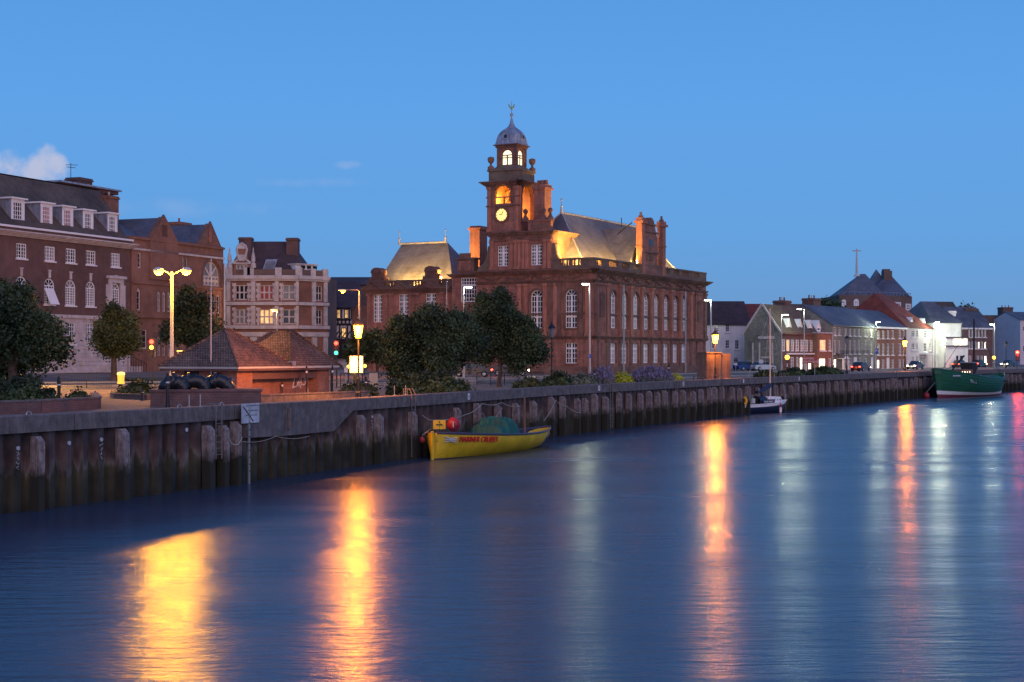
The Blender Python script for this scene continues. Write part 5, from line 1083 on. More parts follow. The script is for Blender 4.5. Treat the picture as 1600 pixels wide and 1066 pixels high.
# white public house
FP = Fr(FRt.pt(FRt.s(1458),0,0).xy, (1,.42))
t,a,b,ze,gz = house('white_corner_pub', 'bright floodlit white corner building with dark roof and a blank illuminated fascia', 'public house', FP, 1458, 1503, 505, 12, 4.4, 'render', 'slate', [(1459,1461.5,514,518.5),(1463,1465.5,514,518.5),(1459,1461.5,530,541),(1463,1465.5,530,541),(1459,1461.5,553,566),(1463,1465.5,553,566),(1480,1481.5,513,519),(1489,1490.5,513,519),(1497.5,1499,513,519),(1477,1483,554,573)], kind='hip', hip_r=(.25,.7))
sc = FP.s(1477,-5); chimney(FP, t, sc, sc+1.8, -6, -4, ze+1.5, FP.z(486,sc,-5), m='render', pots=0)
fx0, fx1 = FP.s(1478,2.5), FP.s(1512,2.5); mb = MB(); FP.box(mb, fx0, fx1, .02, 2.6, gz-1, FP.z(527,fx0,2.5)); mb.build('front_extension', M['render'], t)
mb = MB(); FP.box(mb, FP.s(1490,2.6), FP.s(1510,2.6), 2.58, 2.75, FP.z(539,fx0,2.6), FP.z(530,fx0,2.6)); mb.build('fascia_sign', M['litwhite'], t)
mb = MB(); FP.box(mb, fx0-.1, fx1+.1, 2.5, 2.8, FP.z(541.5,fx0,2.6), FP.z(540,fx0,2.6)); FP.box(mb, fx0-.1, fx1+.1, 2.5, 2.8, FP.z(528,fx0,2.6), FP.z(526.5,fx0,2.6)); mb.build('fascia_moulding', M['timberblack'], t)
for p, q in ((1494,1497),(1500,1504)): h = FP.rect(p,556,q,570,2.6); mb = MB(); FP.box(mb, h[0], h[1], 2.59, 2.66, h[2], h[3]); mb.build('window', M['glass'], t)
# dark brick row
wl = [(1513+k*5,1516+k*5,516,527,'glasspale' if k in (1,3) else 'glass') for k in range(6)]+[(1513+k*5,1516.2+k*5,534,545,'litwhite' if k in (3,5) else 'glass') for k in range(6)]+[(1514+k*6,1518+k*6,556,568,'litwhite' if k % 3 == 1 else 'glass') for k in range(5)]
FD = Fr(FP.pt(FP.s(1503),0,0).xy+Vector((1.5,9)), (1,.5))
t,a,b,ze,gz = house('dark_brick_row', 'dark brick terrace with lit windows right of the floodlit white building', 'house', FD, 1500, 1552, 512, 10, 4.2, 'plum', 'slate', wl, trim='render')
sc = FD.s(1503,-5); chimney(FD, t, sc, FD.s(1523,-5), -8, -4, ze, FD.z(482,sc,-5), pots=4, m='brown')
FD2 = Fr((P(1530,0,372).x,372), (1,.15))
t,a,b,ze,gz = house('gable_warehouse', 'tall plain brown brick warehouse wall with a chimney near the right edge', 'warehouse', FD2, 1534, 1597, 494, 14, 1.0, 'brown', 'slate', [(1556,1559,523,529),(1560.5,1563.5,523,529),(1554.5,1558,536,553,'litwhite'),(1560,1563,537,551,'litwhite')], kind='flat')
mb = MB(); FD2.box(mb, a-.1, b+.1, -14.1, .1, ze, ze+.25); mb.build('flat_roof', M['slate'], t)
sc = FD2.s(1567.5); chimney(FD2, t, sc, FD2.s(1583), -3, -.02, ze-1, FD2.z(480,sc), pots=3, m='brown')
mb = MB(); q = FD2.pt(FD2.s(1563),.15,0); mb.tube([(q.x,q.y,FD2.z(519,a)),(q.x,q.y,FD2.z(498,a))], .12, 6); mb.build('rainwater_pipe', M['galv'], t)
FD3 = Fr((P(1590,0,362).x,362), (1,.3))
house('pale_shop', 'pale rendered shop building cut off by the right edge of the view', 'shop', FD3, 1594, 1640, 500, 12, 2.0, 'pinkrender', 'slate', [(1598,1604,510,518),(1598,1604,540,550)])
# rear roofs above the terrace
FBk = Fr((P(1440,0,330).x,330), (1,.3)); house('rear_brown_gable', 'brown roofed house rising behind the white floodlit building', 'house', FBk, 1470, 1508, 502, 10, 4.4, 'brown', 'tile', [])
FBk2 = Fr((P(1210,0,262).x,262), (1,.3))
t,a,b,ze,gz = house('rear_tiled_range', 'low brown tiled range of roofs behind the dormered brick house', 'house', FBk2, 1232, 1300, 497, 9, 2.5, 'brown', 'tile', [])
# far building with pyramid roofs and mast
FT2 = Fr((P(1311,0,330).x,330), (1,.02)); gzz = zg(FT2.o.x,330); bp = thing('pyramid_roofed_block', 'large brown brick block with three steep slate pyramid roofs, behind the quayside houses', 'building', (FT2.o.x,330,gzz)); Z = lambda y: FT2.z(y, 0); SX = lambda p: FT2.s(p)
c2 = SX(1370); FT3 = Fr(FT2.pt(c2,0,0).xy, (1,.75)); e3_ = FT3.s(1425)
wl = [(SX(p), SX(q), Z(y1), Z(y0), True) for p, q, y0, y1 in ((1315,1322,468,479),(1334,1342,467,478),(1315,1322,484,492))]
mb = MB(); wall(mb, FT2, 0, c2, gzz, Z(461), wl, .25); wl3 = [(FT3.s(p), FT3.s(q), Z(y1), Z(y0)) for p, q, y0, y1 in ((1376,1388,468,480),(1396,1408,471,482),(1415,1424,473,484))]
wall(mb, FT3, 0, e3_, gzz, Z(461), wl3, .25); q1 = FT3.pt(e3_,0,0); p0 = FT2.pt(0,0,0); up = Vector((0,0,Z(461)))
ft = [p0, Vector((p0.x,p0.y+40,0)), Vector((q1.x,q1.y+24,0)), q1]
for i in range(3): mb.poly(ft[i]+Vector((0,0,gzz)), ft[i+1]+Vector((0,0,gzz)), ft[i+1]+up, ft[i]+up)
mb.poly(p0+up, FT2.pt(c2,0,Z(461)), q1+up, ft[2]+up, ft[1]+up)
mb.build('wall', M['brown'], bp)
for h in wl: window(FT2, bp, h, 0, 2, 2, True, fw=.3, bw=.16, rec=.1, pane='glasspale')
for h in wl3: window(FT3, bp, h, 0, 4, 2, False, fw=.3, bw=.18, rec=.1, pane='glass')
mb = MB(); k = 0
while k < c2: mb.tube([FT2.pt(k,-.3,Z(461)), FT2.pt(k,-.3,Z(456.5))], .05, 4); k += 1.2
mb.tube([FT2.pt(0,-.3,Z(456.5)), FT2.pt(c2,-.3,Z(456.5))], .06, 4); k = 0
while k < e3_: mb.tube([FT3.pt(k,-.3,Z(461)), FT3.pt(k,-.3,Z(456.5))], .05, 4); k += 1.2
mb.tube([FT3.pt(0,-.3,Z(456.5)), FT3.pt(e3_,-.3,Z(456.5))], .06, 4); mb.build('railing', M['galv'], bp)
def pyr(x0, x1, n0, n1, z0, xa, xb, z1, m='slate'):
    mb = MB(); roof_hip(mb, FT2, x0, x1, n0, n1, z0, z1, xa, xb); mb.build('pyramid_roof', M[m], bp)
pyr(SX(1313), SX(1384), -10.5, -.6, Z(461), FT2.s(1345,-5.5), FT2.s(1352,-5.5), FT2.z(428,0,-5.5)); pyr(FT2.s(1347,-16), FT2.s(1393,-16), -21, -11, Z(461), FT2.s(1368.6,-16), FT2.s(1369.4,-16), FT2.z(421,0,-16)); pyr(SX(1366), SX(1434), -22, -6, Z(461), FT2.s(1385,-14), FT2.s(1392,-14), FT2.z(430,0,-14))
mb = MB(); xa = FT2.s(1381.5,-12); FT2.box(mb, xa, FT2.s(1394,-12), -14.5, -12, Z(445), FT2.z(424,xa,-14)); FT2.box(mb, xa+.4, FT2.s(1391,-14), -15.6, -14, FT2.z(424,xa,-14), FT2.z(420.5,xa,-14)); mb.build('chimney', M['brown'], bp)
mb = MB(); q = FT2.pt(SX(1348.5),-5.5,0); mb.tube([(q.x,q.y,Z(430)),(q.x,q.y,Z(425)),(q.x,q.y,Z(386))], [.8,.3,.16], 6); mb.tube([(q.x-1,q.y,Z(389)),(q.x+1,q.y,Z(389))], .1, 4); mb.tube([(q.x-.6,q.y,Z(391)),(q.x,q.y,Z(386.5)),(q.x+.6,q.y,Z(391))], .08, 4)
mb.build('mast', M['whitepole'], bp)
# ================================================================== brick kiosk with two hipped roofs
KU = Vector((.42,.9075)).normalized(); FK = Fr((-15.6,85), KU); FK2 = Fr(FK.pt(0,-5.4,0).xy, FK.n)   # river side, left side
kz = zg(-16,88)-.1; ke = 5.34; KL = 10.6
kk = thing('brick_kiosk', 'low red brick riverside kiosk with two hipped tiled roofs and graffiti on its lit wall', 'kiosk', (-16.5,90,kz))
sO0, sO1 = FK.s(402), FK.s(503)
mb = MB(); FK.box(mb, .35, sO0, -5.0, -.35, kz-.4, ke-.25)
FK.box(mb, sO0+.001, sO1, -5.0, -1.0, kz-.4, ke-.25); FK.box(mb, sO1+.001, KL-.35, -5.0, -.3, kz-.4, ke-.25)
mb.build('wall', M['kbrick'], kk)
mb = MB(); FK.box(mb, sO0+.01, sO1-.01, -.99, -.4, ke-.75, ke-.25); mb.build('lintel', M['plum'], kk)
mb = MB(); c_ = [(-.1,0),(KL+.1,0),(KL+.1,-5.4),(-.1,-5.4)]
FK.box(mb, -.1, KL+.1, -5.45, .05, ke-.25, ke-.02); mb.build('soffit', M['plum'], kk)
mb = MB(); FK.box(mb, -.14, KL+.14, .051, .12, ke-.12, ke+.02); FK.box(mb, -.14, -.101, -5.5, .05, ke-.12, ke+.02); mb.build('gutter', M['whitepole'], kk)
mb = MB(); roof_hip(mb, FK, -.2, 5.8, -5.5, .15, ke, 7.52, 2.55, 2.95, -2.75); mb.build('roof', M['kt'], kk)
mb = MB(); roof_hip(mb, FK, 5.2, KL+.2, -5.0, .16, ke+.01, 7.5, 7.9, 8.2, -1.7, -3); mb.build('roof', M['kt'], kk)
for cx_, n_, z_ in ((2.75,-2.75,7.52),(8.05,-1.8,7.5)):
    mb = MB(); q = FK.pt(cx_,n_,z_); mb.tube([FK.pt(cx_-.28,n_,z_+.02), FK.pt(cx_+.28,n_,z_+.02)], .09, 6); mb.build('ridge_tile', M['kt'], kk)
def hips(a, b, n0, n1, ra_, rb_, rn_, z1_, rn2_=None):
    mb = MB(); rn2_ = rn_ if rn2_ is None else rn2_
    for (c, d), (e, f) in (((a,n1),(ra_,rn_)),((b,n1),(rb_,rn_)),((b,n0),(rb_,rn2_)),((a,n0),(ra_,rn2_))): mb.tube([FK.pt(c,d,ke+.03), FK.pt(e,f,z1_+.03)], .08, 5)
    mb.build('hip_tiles', M['kt'], kk)
hips(-.2,5.8,-5.5,.15,2.55,2.95,-2.75,7.52); hips(5.2,KL+.2,-5.0,.16,7.9,8.2,-1.7,7.5,-3)
mb = MB(); FK.box(mb, 5.35, 5.65, -.2, .2, ke+.02, ke+.3); mb.build('lead_flashing', M['lead'], kk)
mb = MB(); FK2b = Fr(FK.pt(.35,-5.0,0).xy, FK.n); FK2b.box(mb, 1.0, 2.0, .0, .06, kz, kz+1.75); mb.build('door', M['timberblack'], kk); mb = MB(); FK2b.box(mb, 2.8, 3.6, .0, .06, kz+1.2, kz+1.6); mb.build('vent_grille', M['black'], kk); mb = MB(); mb.tube([FK2b.pt(4.2,.0,kz+1.7), FK2b.pt(4.2,.25,kz+1.75)], .05, 6); mb.build('wall_lamp', M['galv'], kk); mb = MB(); q = FK.pt(KL-.3,-.2,0); mb.tube([(q.x,q.y,kz),(q.x,q.y,ke-.2)], .045, 6); mb.build('rainwater_pipe', M['black'], kk)
text('LAS', 1.0, 'graffiti', M['graffiti'], kk, FK.pt(FK.s(455,-1),-.985,3.95), (KU.x,KU.y,.12), (0,0,1), .006, .4)
mb = MB(); rr = random.Random(3)
for k in range(5): x = FK.s(472,-1)+rr.uniform(-.6,.9); z = 3.9+rr.uniform(-.2,.7); mb.tube([FK.pt(x+rr.uniform(-.4,.4),-.98,z+rr.uniform(-.3,.3)) for j in range(4)], .02, 4)
mb.build('graffiti', M['graffiti'], kk)
mb = MB()
for k in range(4): x = FK.s(480+k*7,-1)+rr.uniform(-.2,.3); z = 3.9+rr.uniform(-.2,.4); mb.tube([FK.pt(x+rr.uniform(-.3,.3),-.98,z+rr.uniform(-.25,.25)) for j in range(4)], .02, 4)
mb.build('graffiti', M['black'], kk)
for k, (px, n_) in enumerate(((479,.5),(519.5,.3),(441,-.8))):
    s_ = FK.s(px, n_); q = FK.pt(s_,n_,0); b = thing('marker_post', ('slim black post in front of the kiosk graffiti','slim black post at the right end of the kiosk','short dark post against the kiosk wall')[k], 'post', (q.x,q.y,kz), 'posts round the kiosk'); mb = MB(); h = 1.9 if k < 2 else .9; mb.lathe((q.x,q.y,kz), [(.07,0),(.07,.3),(.045,.35),(.045,h),(.07,h+.02),(.02,h+.1)], 8); mb.build('shaft', M['black'], b); m2 = MB(); m2.lathe((q.x,q.y,kz+h*.82), [(.06,0),(.06,.12)], 8); m2.build('reflective_band', M['white'], b)
# pipe enclosure: brick plinth with three black swan-neck pipes
FPp = Fr(P(235,0,74.5).xy, (1,.16)); pz = kz
b = thing('pipe_plinth', 'low plum brick plinth wall carrying black bent pipes beside the quay', 'plinth', (FPp.o.x,FPp.o.y,pz)); zt_ = FPp.z(609,0); x1 = FPp.s(408)
mb = MB(); FPp.box(mb, 0, x1, -3.2, 0, pz-.6, zt_-.12); mb.build('wall', M['plum'], b); mb = MB(); FPp.box(mb, -.06, x1+.06, -3.26, .06, zt_-.12, zt_); mb.build('coping', M['plum'], b)
FQ = FPp.off(-1.6); zq = zt_
for k, (pa, pb, nn_) in enumerate(((247,301,0),(270,335,-.5),(312,371,-1.0))):
    f = FPp.off(-1.0+nn_); a, c = f.s(pa), f.s(pb); r = .36; lab = ('nearest','middle','farthest')[k]
    t_ = thing('bent_pipe', lab+' of three black flanged U-bend pipes on the brick plinth', 'pipe', f.pt(a,0,zq), 'black bent pipes on the plinth'); h = f.z(594,a)-zq-.05
    pts = [f.pt(a+r,0,zq)]+[f.pt(a+r+.42-.42*math.cos(w),0,zq+h-.42+.42*math.sin(w)) for w in [R(v) for v in (0,30,60,90)]]+[f.pt(c-r-.62+.62*math.sin(w),0,zq+h-.62+.62*math.cos(w)) for w in [R(v) for v in (0,22,45,68,90)]]+[f.pt(c-r,0,zq)]
    mb = MB(); mb.tube(pts, r, 18); mb.build('pipe', M['blackpipe'], t_, smooth=True)
    for i in (4,6):
        p0, p1 = Vector(pts[i]), Vector(pts[i+1]) if i == 4 else Vector(pts[i+1]); d_ = (p1-p0).normalized(); q = p0 if i == 4 else p1; mb = MB(); mb.tube([q-d_*.06, q+d_*.06], r+.1, 16); mb.build('flange', M['blackpipe'], t_)
# planters, low walls
def lowwall(name, label, pts, w, zt_, m, cop=True):
    g = Vector(pts[0]); t_ = thing(name, label, 'wall', (g.x,g.y,zg(g.x,g.y))); mb = MB()
    for i in range(len(pts)-1):
        a, c = Vector(pts[i]), Vector(pts[i+1]); d_ = (c-a).normalized(); n_ = Vector((-d_.y,d_.x))*w/2
        mb.hexa([(q.x,q.y,2.9) for q in (a-n_,c-n_,c+n_,a+n_)], [(q.x,q.y,zt_) for q in (a-n_,c-n_,c+n_,a+n_)])
    mb.build('wall', M[m], t_)
    if cop:
        mb = MB()
        for i in range(len(pts)-1):
            a, c = Vector(pts[i]), Vector(pts[i+1]); d_ = (c-a).normalized(); n_ = Vector((-d_.y,d_.x))*(w/2+.04); mb.hexa([(q.x,q.y,zt_+.002) for q in (a-n_,c-n_,c+n_,a+n_)], [(q.x,q.y,zt_+.08) for q in (a-n_,c-n_,c+n_,a+n_)])
        mb.build('coping', M['concrete'], t_)
lowwall('planter_wall', 'long low dark planter wall beside the quay at the left edge', [P(-60,0,64).xy, P(60,0,67).xy, P(152,0,72).xy, P(147,0,80).xy], .35, 3.92, 'plum')
lowwall('planter_kerb', 'low brown kerb wall around the shrubs left of the pipe plinth', [P(233,0,84).xy, P(182,0,86).xy, P(178,0,96).xy], .3, 3.72, 'brown')
q0, t0_ = qat(qpx(527)); q1, t1_ = qat(qpx(668)); lowwall('planter_wall', 'low concrete planter wall under the broad dark tree', [(q0-qn(t0_)*5.5), (q1-qn(t1_)*4)], .3, 3.78, 'concrete')
# ------------------------------------------------------------------ foliage
def _noop(): pass
def leaves(mb_name, clumps, n, size, m, parent, sig=.35, up=0., seed=1, flat=1.):
    r = np.random.default_rng(seed); C_ = np.array([c[:3] for c in clumps]); W = np.array([c[3] if len(c) > 3 else 1 for c in clumps]); W = W/W.sum()
    idx = r.choice(len(C_), n, p=W); sg = sig*r.uniform(.45,1.25,(len(C_),1))[idx]; pos = C_[idx]+r.normal(0, 1, (n,3))*sg*np.array([1,1,flat])
    a = r.normal(size=(n,3)); a[:,2] = a[:,2]*.7+up; a /= np.linalg.norm(a, axis=1)[:,None]; b = np.cross(a, r.normal(size=(n,3))); b /= np.linalg.norm(b, axis=1)[:,None]
    s_ = size*r.uniform(.6,1.4,(n,1)); w_ = s_*.5 if not up else s_*.16
    V = np.stack([pos-a*s_*.6, pos+b*w_, pos+a*s_*.6, pos-b*w_], 1).reshape(-1,3)-np.array(base(parent))
    me = bpy.data.meshes.new(mb_name); me.vertices.add(4*n); me.vertices.foreach_set('co', V.ravel()); me.loops.add(4*n); me.loops.foreach_set('vertex_index', np.arange(4*n, dtype=np.int32))
    me.polygons.add(n); me.polygons.foreach_set('loop_start', np.arange(0,4*n,4, dtype=np.int32)); me.polygons.foreach_set('loop_total', np.full(n,4,dtype=np.int32)); me.update(); me.validate(); me.materials.append(m)
    o = bpy.data.objects.new(mb_name, me); COL.objects.link(o); o.parent = parent; return o
def tree(label, px, Y, blobs, n, size, m, trunk_r=.2, sig=.4, nclump=150, seed=1, grp=None, name='broadleaf_tree', trunk_top=None, core=True):
    g = G(px, Y); t_ = thing(name, label, 'tree', g, grp); r = np.random.default_rng(seed); cl = []
    B_ = []
    for (x0, x1, y0, y1, dy) in blobs: c = P((x0+x1)/2, (y0+y1)/2, Y+dy); rx = (x1-x0)/2/F*Y; rz_ = (y1-y0)/2/F*Y; B_.append((c, rx, rz_))
    vol = np.array([b[1]**2*b[2] for b in B_])**.72; vol = vol/vol.sum()
    for k in range(nclump):
        c, rx, rz_ = B_[r.choice(len(B_), p=vol)]; d = r.normal(size=3); d /= np.linalg.norm(d); q = r.uniform(.5,1.0) if r.random() < .78 else (r.uniform(.1,.6) if r.random() < .5 else r.uniform(1.0,1.14))
        cl.append((c.x+d[0]*rx*q, c.y+d[1]*rx*q*.9, c.z+d[2]*rz_*q, r.uniform(.4,1.4)))
    leaves('crown', cl, n, size, m, t_, sig, seed=seed+5)
    mb = MB(); rr = random.Random(seed); top = trunk_top or (B_[0][0].z); cx_, cy_ = B_[0][0].x, B_[0][0].y
    mid = Vector((g.x+rr.uniform(-.15,.15), g.y, g.z+(top-g.z)*.4)); mb.tube([(g.x,g.y,g.z-.2), (g.x,g.y,g.z+.3), mid, (cx_*.5+g.x*.5, cy_, top)], [trunk_r*1.4, trunk_r, trunk_r*.85, trunk_r*.4], 8)
    for b in B_:
        for k in range(2):
            e = b[0]+Vector((rr.uniform(-.6,.6)*b[1], rr.uniform(-.5,.5)*b[1], rr.uniform(-.3,.6)*b[2])); s_ = mid+Vector((0,0,rr.uniform(0,.5))); mb.tube([s_, s_.lerp(e,.5)+Vector((0,0,.3)), e], [trunk_r*.5, trunk_r*.3, .03], 5)
    for q in cl[::6]: e = Vector(q[:3]); s_ = Vector((cx_*.6+g.x*.4, cy_, mid.z+(e.z-mid.z)*.35)); mb.tube([s_, s_.lerp(e,.55)+Vector((0,0,.2)), e], [trunk_r*.3, trunk_r*.18, .02], 4)
    mb.build('trunk', M['bark'], t_); return t_
tree('large dark tree overhanging the hedge at the far left edge', 20, 82, [(-40,52,442,556,0),(30,92,488,578,0),(-60,40,520,600,1),(55,98,510,542,1)], 60000, .15, M['leafdark'], .28, .34, 170, 11)
tree('round mid-green street tree in front of the white stone ground floor', 178, 128, [(152,208,488,540,0),(148,214,512,552,0),(164,196,478,510,0)], 34000, .17, M['leaf'], .28, .34, 120, 12)
tree('loose upright tree behind the twin-headed street lamp', 305, 150, [(275,300,452,540,0),(292,322,455,560,1),(310,346,500,560,0),(255,285,510,530,0),(300,335,530,575,0)], 20000, .25, M['leaf'], .25, .45, 120, 13)
tree('broad low dark tree beside the sodium lantern in front of the civic hall', 656, 103, [(632,712,478,560,0),(598,675,498,570,0),(684,744,492,560,1),(645,720,525,592,0),(606,655,560,594,0)], 95000, .14, M['leafdark'], .2, .34, 210, 14)
tree('taller dark rounded tree just left of the unlit black lantern', 780, 118, [(742,808,456,540,0),(775,843,496,572,0),(724,790,503,566,1),(806,848,524,568,0)], 95000, .145, M['leafdark'], .17, .35, 200, 15)
tree('small dim green tree behind the pedestrian crossing', 590, 140, [(565,605,520,565,0),(545,580,530,560,0)], 6000, .3, M['leaf'], .15, .4, 60, 16)
def shrub(label, px0, px1, y0, y1, Y, n, size, m, name='shrub', sig=.16, seed=1, grp=None, up=0., nc=60, depth=1.4, extra=None, cat='shrub'):
    Y = max(Y, Yq((px0+px1)/2, depth+1.0)); g = G((px0+px1)/2, Y); t_ = thing(name, label, cat, g, grp); r = np.random.default_rng(seed); a, c = P(px0,0,Y).x, P(px1,0,Y).x; zt_ = P(0,y0,Y).z; z0_ = max(g.z, P(0,y1,Y).z-.3); cl = []
    for k in range(nc):
        d = r.normal(size=3); d /= np.linalg.norm(d); d[2] = abs(d[2]); q = r.uniform(.6,1); cl.append(((a+c)/2+d[0]*(c-a)/2*q, Y+d[1]*depth*q, z0_+d[2]*(zt_-z0_)*q*.97, 1))
    leaves('foliage', cl, n, size, m, t_, sig, up, seed)
    mb = MB()
    for k in range(7): q = cl[k]; mb.tube([(g.x+(q[0]-g.x)*.3, Y, g.z), (q[0]*.6+g.x*.4, q[1]*.6+Y*.4, (g.z+q[2])/2), (q[0],q[1],q[2])], [.03,.02,.01], 4)
    mb.build('stems', M['bark'], t_)
    if extra:
        cl2 = [(q[0],q[1],q[2]+.16,1) for q in cl if q[2] > z0_+(zt_-z0_)*.25]; leaves('flowers', cl2, int(n*.8), size*1.1, extra, t_, sig*1.1, up, seed+3)
    return t_
SH = 'shrubs in the quayside beds'
shrub('large clipped dark hedge at the far left edge', -30, 86, 592, 640, 72, 16000, .13, M['leafdark'], 'hedge', nc=140, cat='hedge', depth=1.8)
shrub('small low shrub at the right end of the planter wall', 98, 142, 618, 640, 73, 3500, .12, M['leaf'], grp=SH)
shrub('spreading shrub just left of the brick pipe plinth', 184, 242, 602, 632, 88, 6500, .14, M['leaf'], grp=SH, nc=80)
shrub('dark scrubby bush below the broad tree', 600, 735, 583, 612, 96, 16000, .17, M['leafdark'], grp=SH, nc=150, depth=2)
shrub('low groundcover right of the kiosk', 532, 590, 603, 618, 95, 6000, .14, M['leaf'], grp=SH, nc=80)
shrub('dark bush at the foot of the unlit black lantern', 848, 892, 586, 606, 117, 6500, .16, M['leafdark'], grp=SH, nc=80)
shrub('low green ground cover right of the tree trunk', 800, 850, 595, 607, 112, 4000, .14, M['leaf'], grp=SH, nc=60)
shrub('silver green shrub between the lantern and the lavender', 886, 932, 588, 604, 120, 6000, .14, M['leafyew'], grp=SH, nc=80)
shrub('smaller loose lavender bush left of the golden shrub', 918, 960, 582, 602, 124, 5000, .26, M['lavleaf'], 'lavender_bush', up=1.6, grp='lavender bushes', extra=M['lav'], nc=80)
shrub('bright golden shrub between the two lavender bushes', 951, 990, 587, 603, 123, 5500, .15, M['leafyel'], grp=SH, nc=70)
shrub('big rounded lavender bush on the quay below the tall hall windows', 985, 1050, 580, 603, 127, 9000, .28, M['lavleaf'], 'lavender_bush', up=1.6, grp='lavender bushes', extra=M['lav'], nc=120)
shrub('small golden tuft right of the big lavender', 1045, 1066, 589, 598, 130, 2200, .15, M['leafyel'], grp=SH, nc=40)
shrub('low dark hedge strip right of the parked cars', 1178, 1215, 583, 592, 160, 5000, .2, M['leafdark'], grp=SH, nc=70)
shrub('wild dark grassy shrub below the dormered brick house', 1213, 1260, 579, 590, 168, 6500, .22, M['leafdark'], grp=SH, nc=80)
shrub('taller dark shrub clump right of the red brown sign', 1258, 1318, 575, 588, 172, 8000, .22, M['leafdark'], grp=SH, nc=100)
# far tree tops above the roofs
tree('dark treetop showing between chimneys above the far right roofs', 1508, 420, [(1498,1518,484,500,0)], 2500, .8, M['leafdark'], .3, 1.0, 40, 21)
tree('dark treetop left of the pyramid-roofed block', 1295, 300, [(1284,1308,476,492,0)], 2500, .6, M['leafdark'], .3, .7, 40, 22)

# ------------------------------------------------------------------ lamps
SOD = (1,.27,.012); SODY = (1,.5,.1)
def pole(mb, g, h, r0, r1): mb.tube([(g.x,g.y,g.z),(g.x,g.y,g.z+1.2),(g.x,g.y,g.z+1.25),(g.x,g.y,g.z+h)], [r0*1.5,r0*1.4,r0,r1], 8)
# twin-headed yellow-lit column
g = G(268.5, 97); b = thing('twin_street_lamp', 'tall street lamp with two orange sodium heads left of the kiosk', 'street lamp', g, 'sodium street lamps')
zt_ = P(0,424,97).z; mb = MB(); pole(mb, g, zt_-g.z, .13, .08); mb.build('column', M['whitepole'], b)
for px in (248,291):
    e = P(px,424,97); mb = MB(); mb.tube([(g.x,g.y,zt_-.25),(g.x+(e.x-g.x)*.4,g.y,zt_-.02),(e.x-(.2 if e.x > g.x else -.2),e.y,e.z+.12)], .045, 6); mb.build('arm', M['whitepole'], b)
    mb = MB(); mb.lathe((e.x,e.y,e.z), [(.34,.02),(.36,.1),(.24,.22),(.05,.27)], 12); mb.build('lamp_hood', M['whitepole'], b); mb = MB(); mb.lathe((e.x,e.y,e.z), [(.04,-.26),(.2,-.2),(.32,-.05),(.33,.015)], 12); mb.build('lamp_bowl', M['sodiumhot'], b, smooth=True)
    light('lamp_light', (e.x,e.y,e.z-.45), (1,.38,.012), 4000, b, .35)
def lantern(px, yl, Y, label, lit=True, w=1500, col=SOD, size=1., name='sodium_lantern', grp='sodium street lamps', emis='sodium'):
    Y = max(Y, Yq(px, 2)); g = G(px, Y); b = thing(name, label, 'street lamp', g, grp); c = P(px,yl,Y); s_ = size; mb = MB(); h = c.z-g.z-.35*s_
    mb.lathe(g, [(.16*s_,0),(.15*s_,.5),(.09*s_,.6),(.08*s_,1.3),(.05*s_,1.4),(.045*s_,h-.1),(.09*s_,h-.05),(.09*s_,h)], 10); mb.build('column', M['black'], b)
    mb = MB(); mb.lathe((c.x,c.y,c.z), [(.14*s_,-.34*s_),(.26*s_,.28*s_),(.26*s_,.3*s_)], 6 if not lit else 10); mb.build('glazing', M[emis] if lit else M['glasspale'], b)
    mb = MB(); mb.lathe((c.x,c.y,c.z), [(.32*s_,.3*s_),(.3*s_,.36*s_),(.12*s_,.58*s_),(.05*s_,.62*s_),(.05*s_,.72*s_),(.01,.8*s_)], 6); mb.build('cap', M['black'], b)
    if lit: light('lamp_light', (c.x,c.y-.5*s_,c.z), col, w, b, .3)
    return b
lantern(560, 518, 84, 'bright orange lantern on a black post in front of the lit panel', w=3000, size=1.1)
lantern(1117.5, 530, 149, 'bright orange lantern beside the rusty cabinet', w=2500, size=1.35)
lantern(1413.5, 537, 232, 'small orange lantern on the quay below the red brick terrace', w=2600, size=1.4)
lantern(862, 520, 121, 'unlit black lantern post in front of the civic hall', lit=False, size=1.15, name='unlit_lantern', grp='black lantern posts')
lantern(1323, 533, 185, 'unlit black lantern post in front of the flint terrace', lit=False, size=1.1, name='unlit_lantern', grp='black lantern posts')
lantern(1572, 540, 275, 'unlit black lantern post near the right edge', lit=False, size=1.2, name='unlit_lantern', grp='black lantern posts')
def bent(px, py, Y, hx, label, m, lampm, col, w, grp, sod=False, arm_up=.25, rad=.09, aim=None):
    g = G(px, Y); b = thing('street_lamp', label, 'street lamp', g, grp); zt_ = P(0,py,Y).z; e = P(hx,py,Y); mb = MB(); pole(mb, g, zt_-g.z-.3, rad, rad*.75); mb.build('column', M[m], b)
    mb = MB(); mb.tube([(g.x,g.y,zt_-.3),(g.x,g.y,zt_-.05),(g.x+(e.x-g.x)*.15,g.y,zt_+arm_up*.3),(e.x,e.y,e.z+.06)], rad*.6, 6); mb.build('arm', M[m], b)
    mb = MB(); s_ = 1 if e.x > g.x else -1; L_ = .75; mb.box((e.x+s_*.1,e.y,e.z+.06), (L_,.3,.1)); mb.build('lamp_hood', M[m], b)
    mb = MB(); mb.box((e.x+s_*.1,e.y,e.z-.03), (L_*.85,.24,.07)) if not sod else mb.lathe((e.x,e.y,e.z), [(.04,-.24),(.2,-.18),(.3,-.02),(.3,.01)], 10); mb.build('lamp_bowl', M[lampm], b)
    light('lamp_light', (e.x+s_*.1,e.y,e.z-.3), col, w, b, .22)
    return b
bent(561.5, 454, 150, 536, 'tall lamp with an orange head on a long arm, left of the civic hall wing', 'galv', 'sodium', SOD, 4200, 'sodium street lamps', sod=True)
bent(433, 484, 190, 427.5, 'orange street lamp shining in front of the pale banded corner building', 'galv', 'sodiumhot', SODY, 1500, 'sodium street lamps', sod=True)
WL = (.85,1,.72); gw = 'white street lamps'
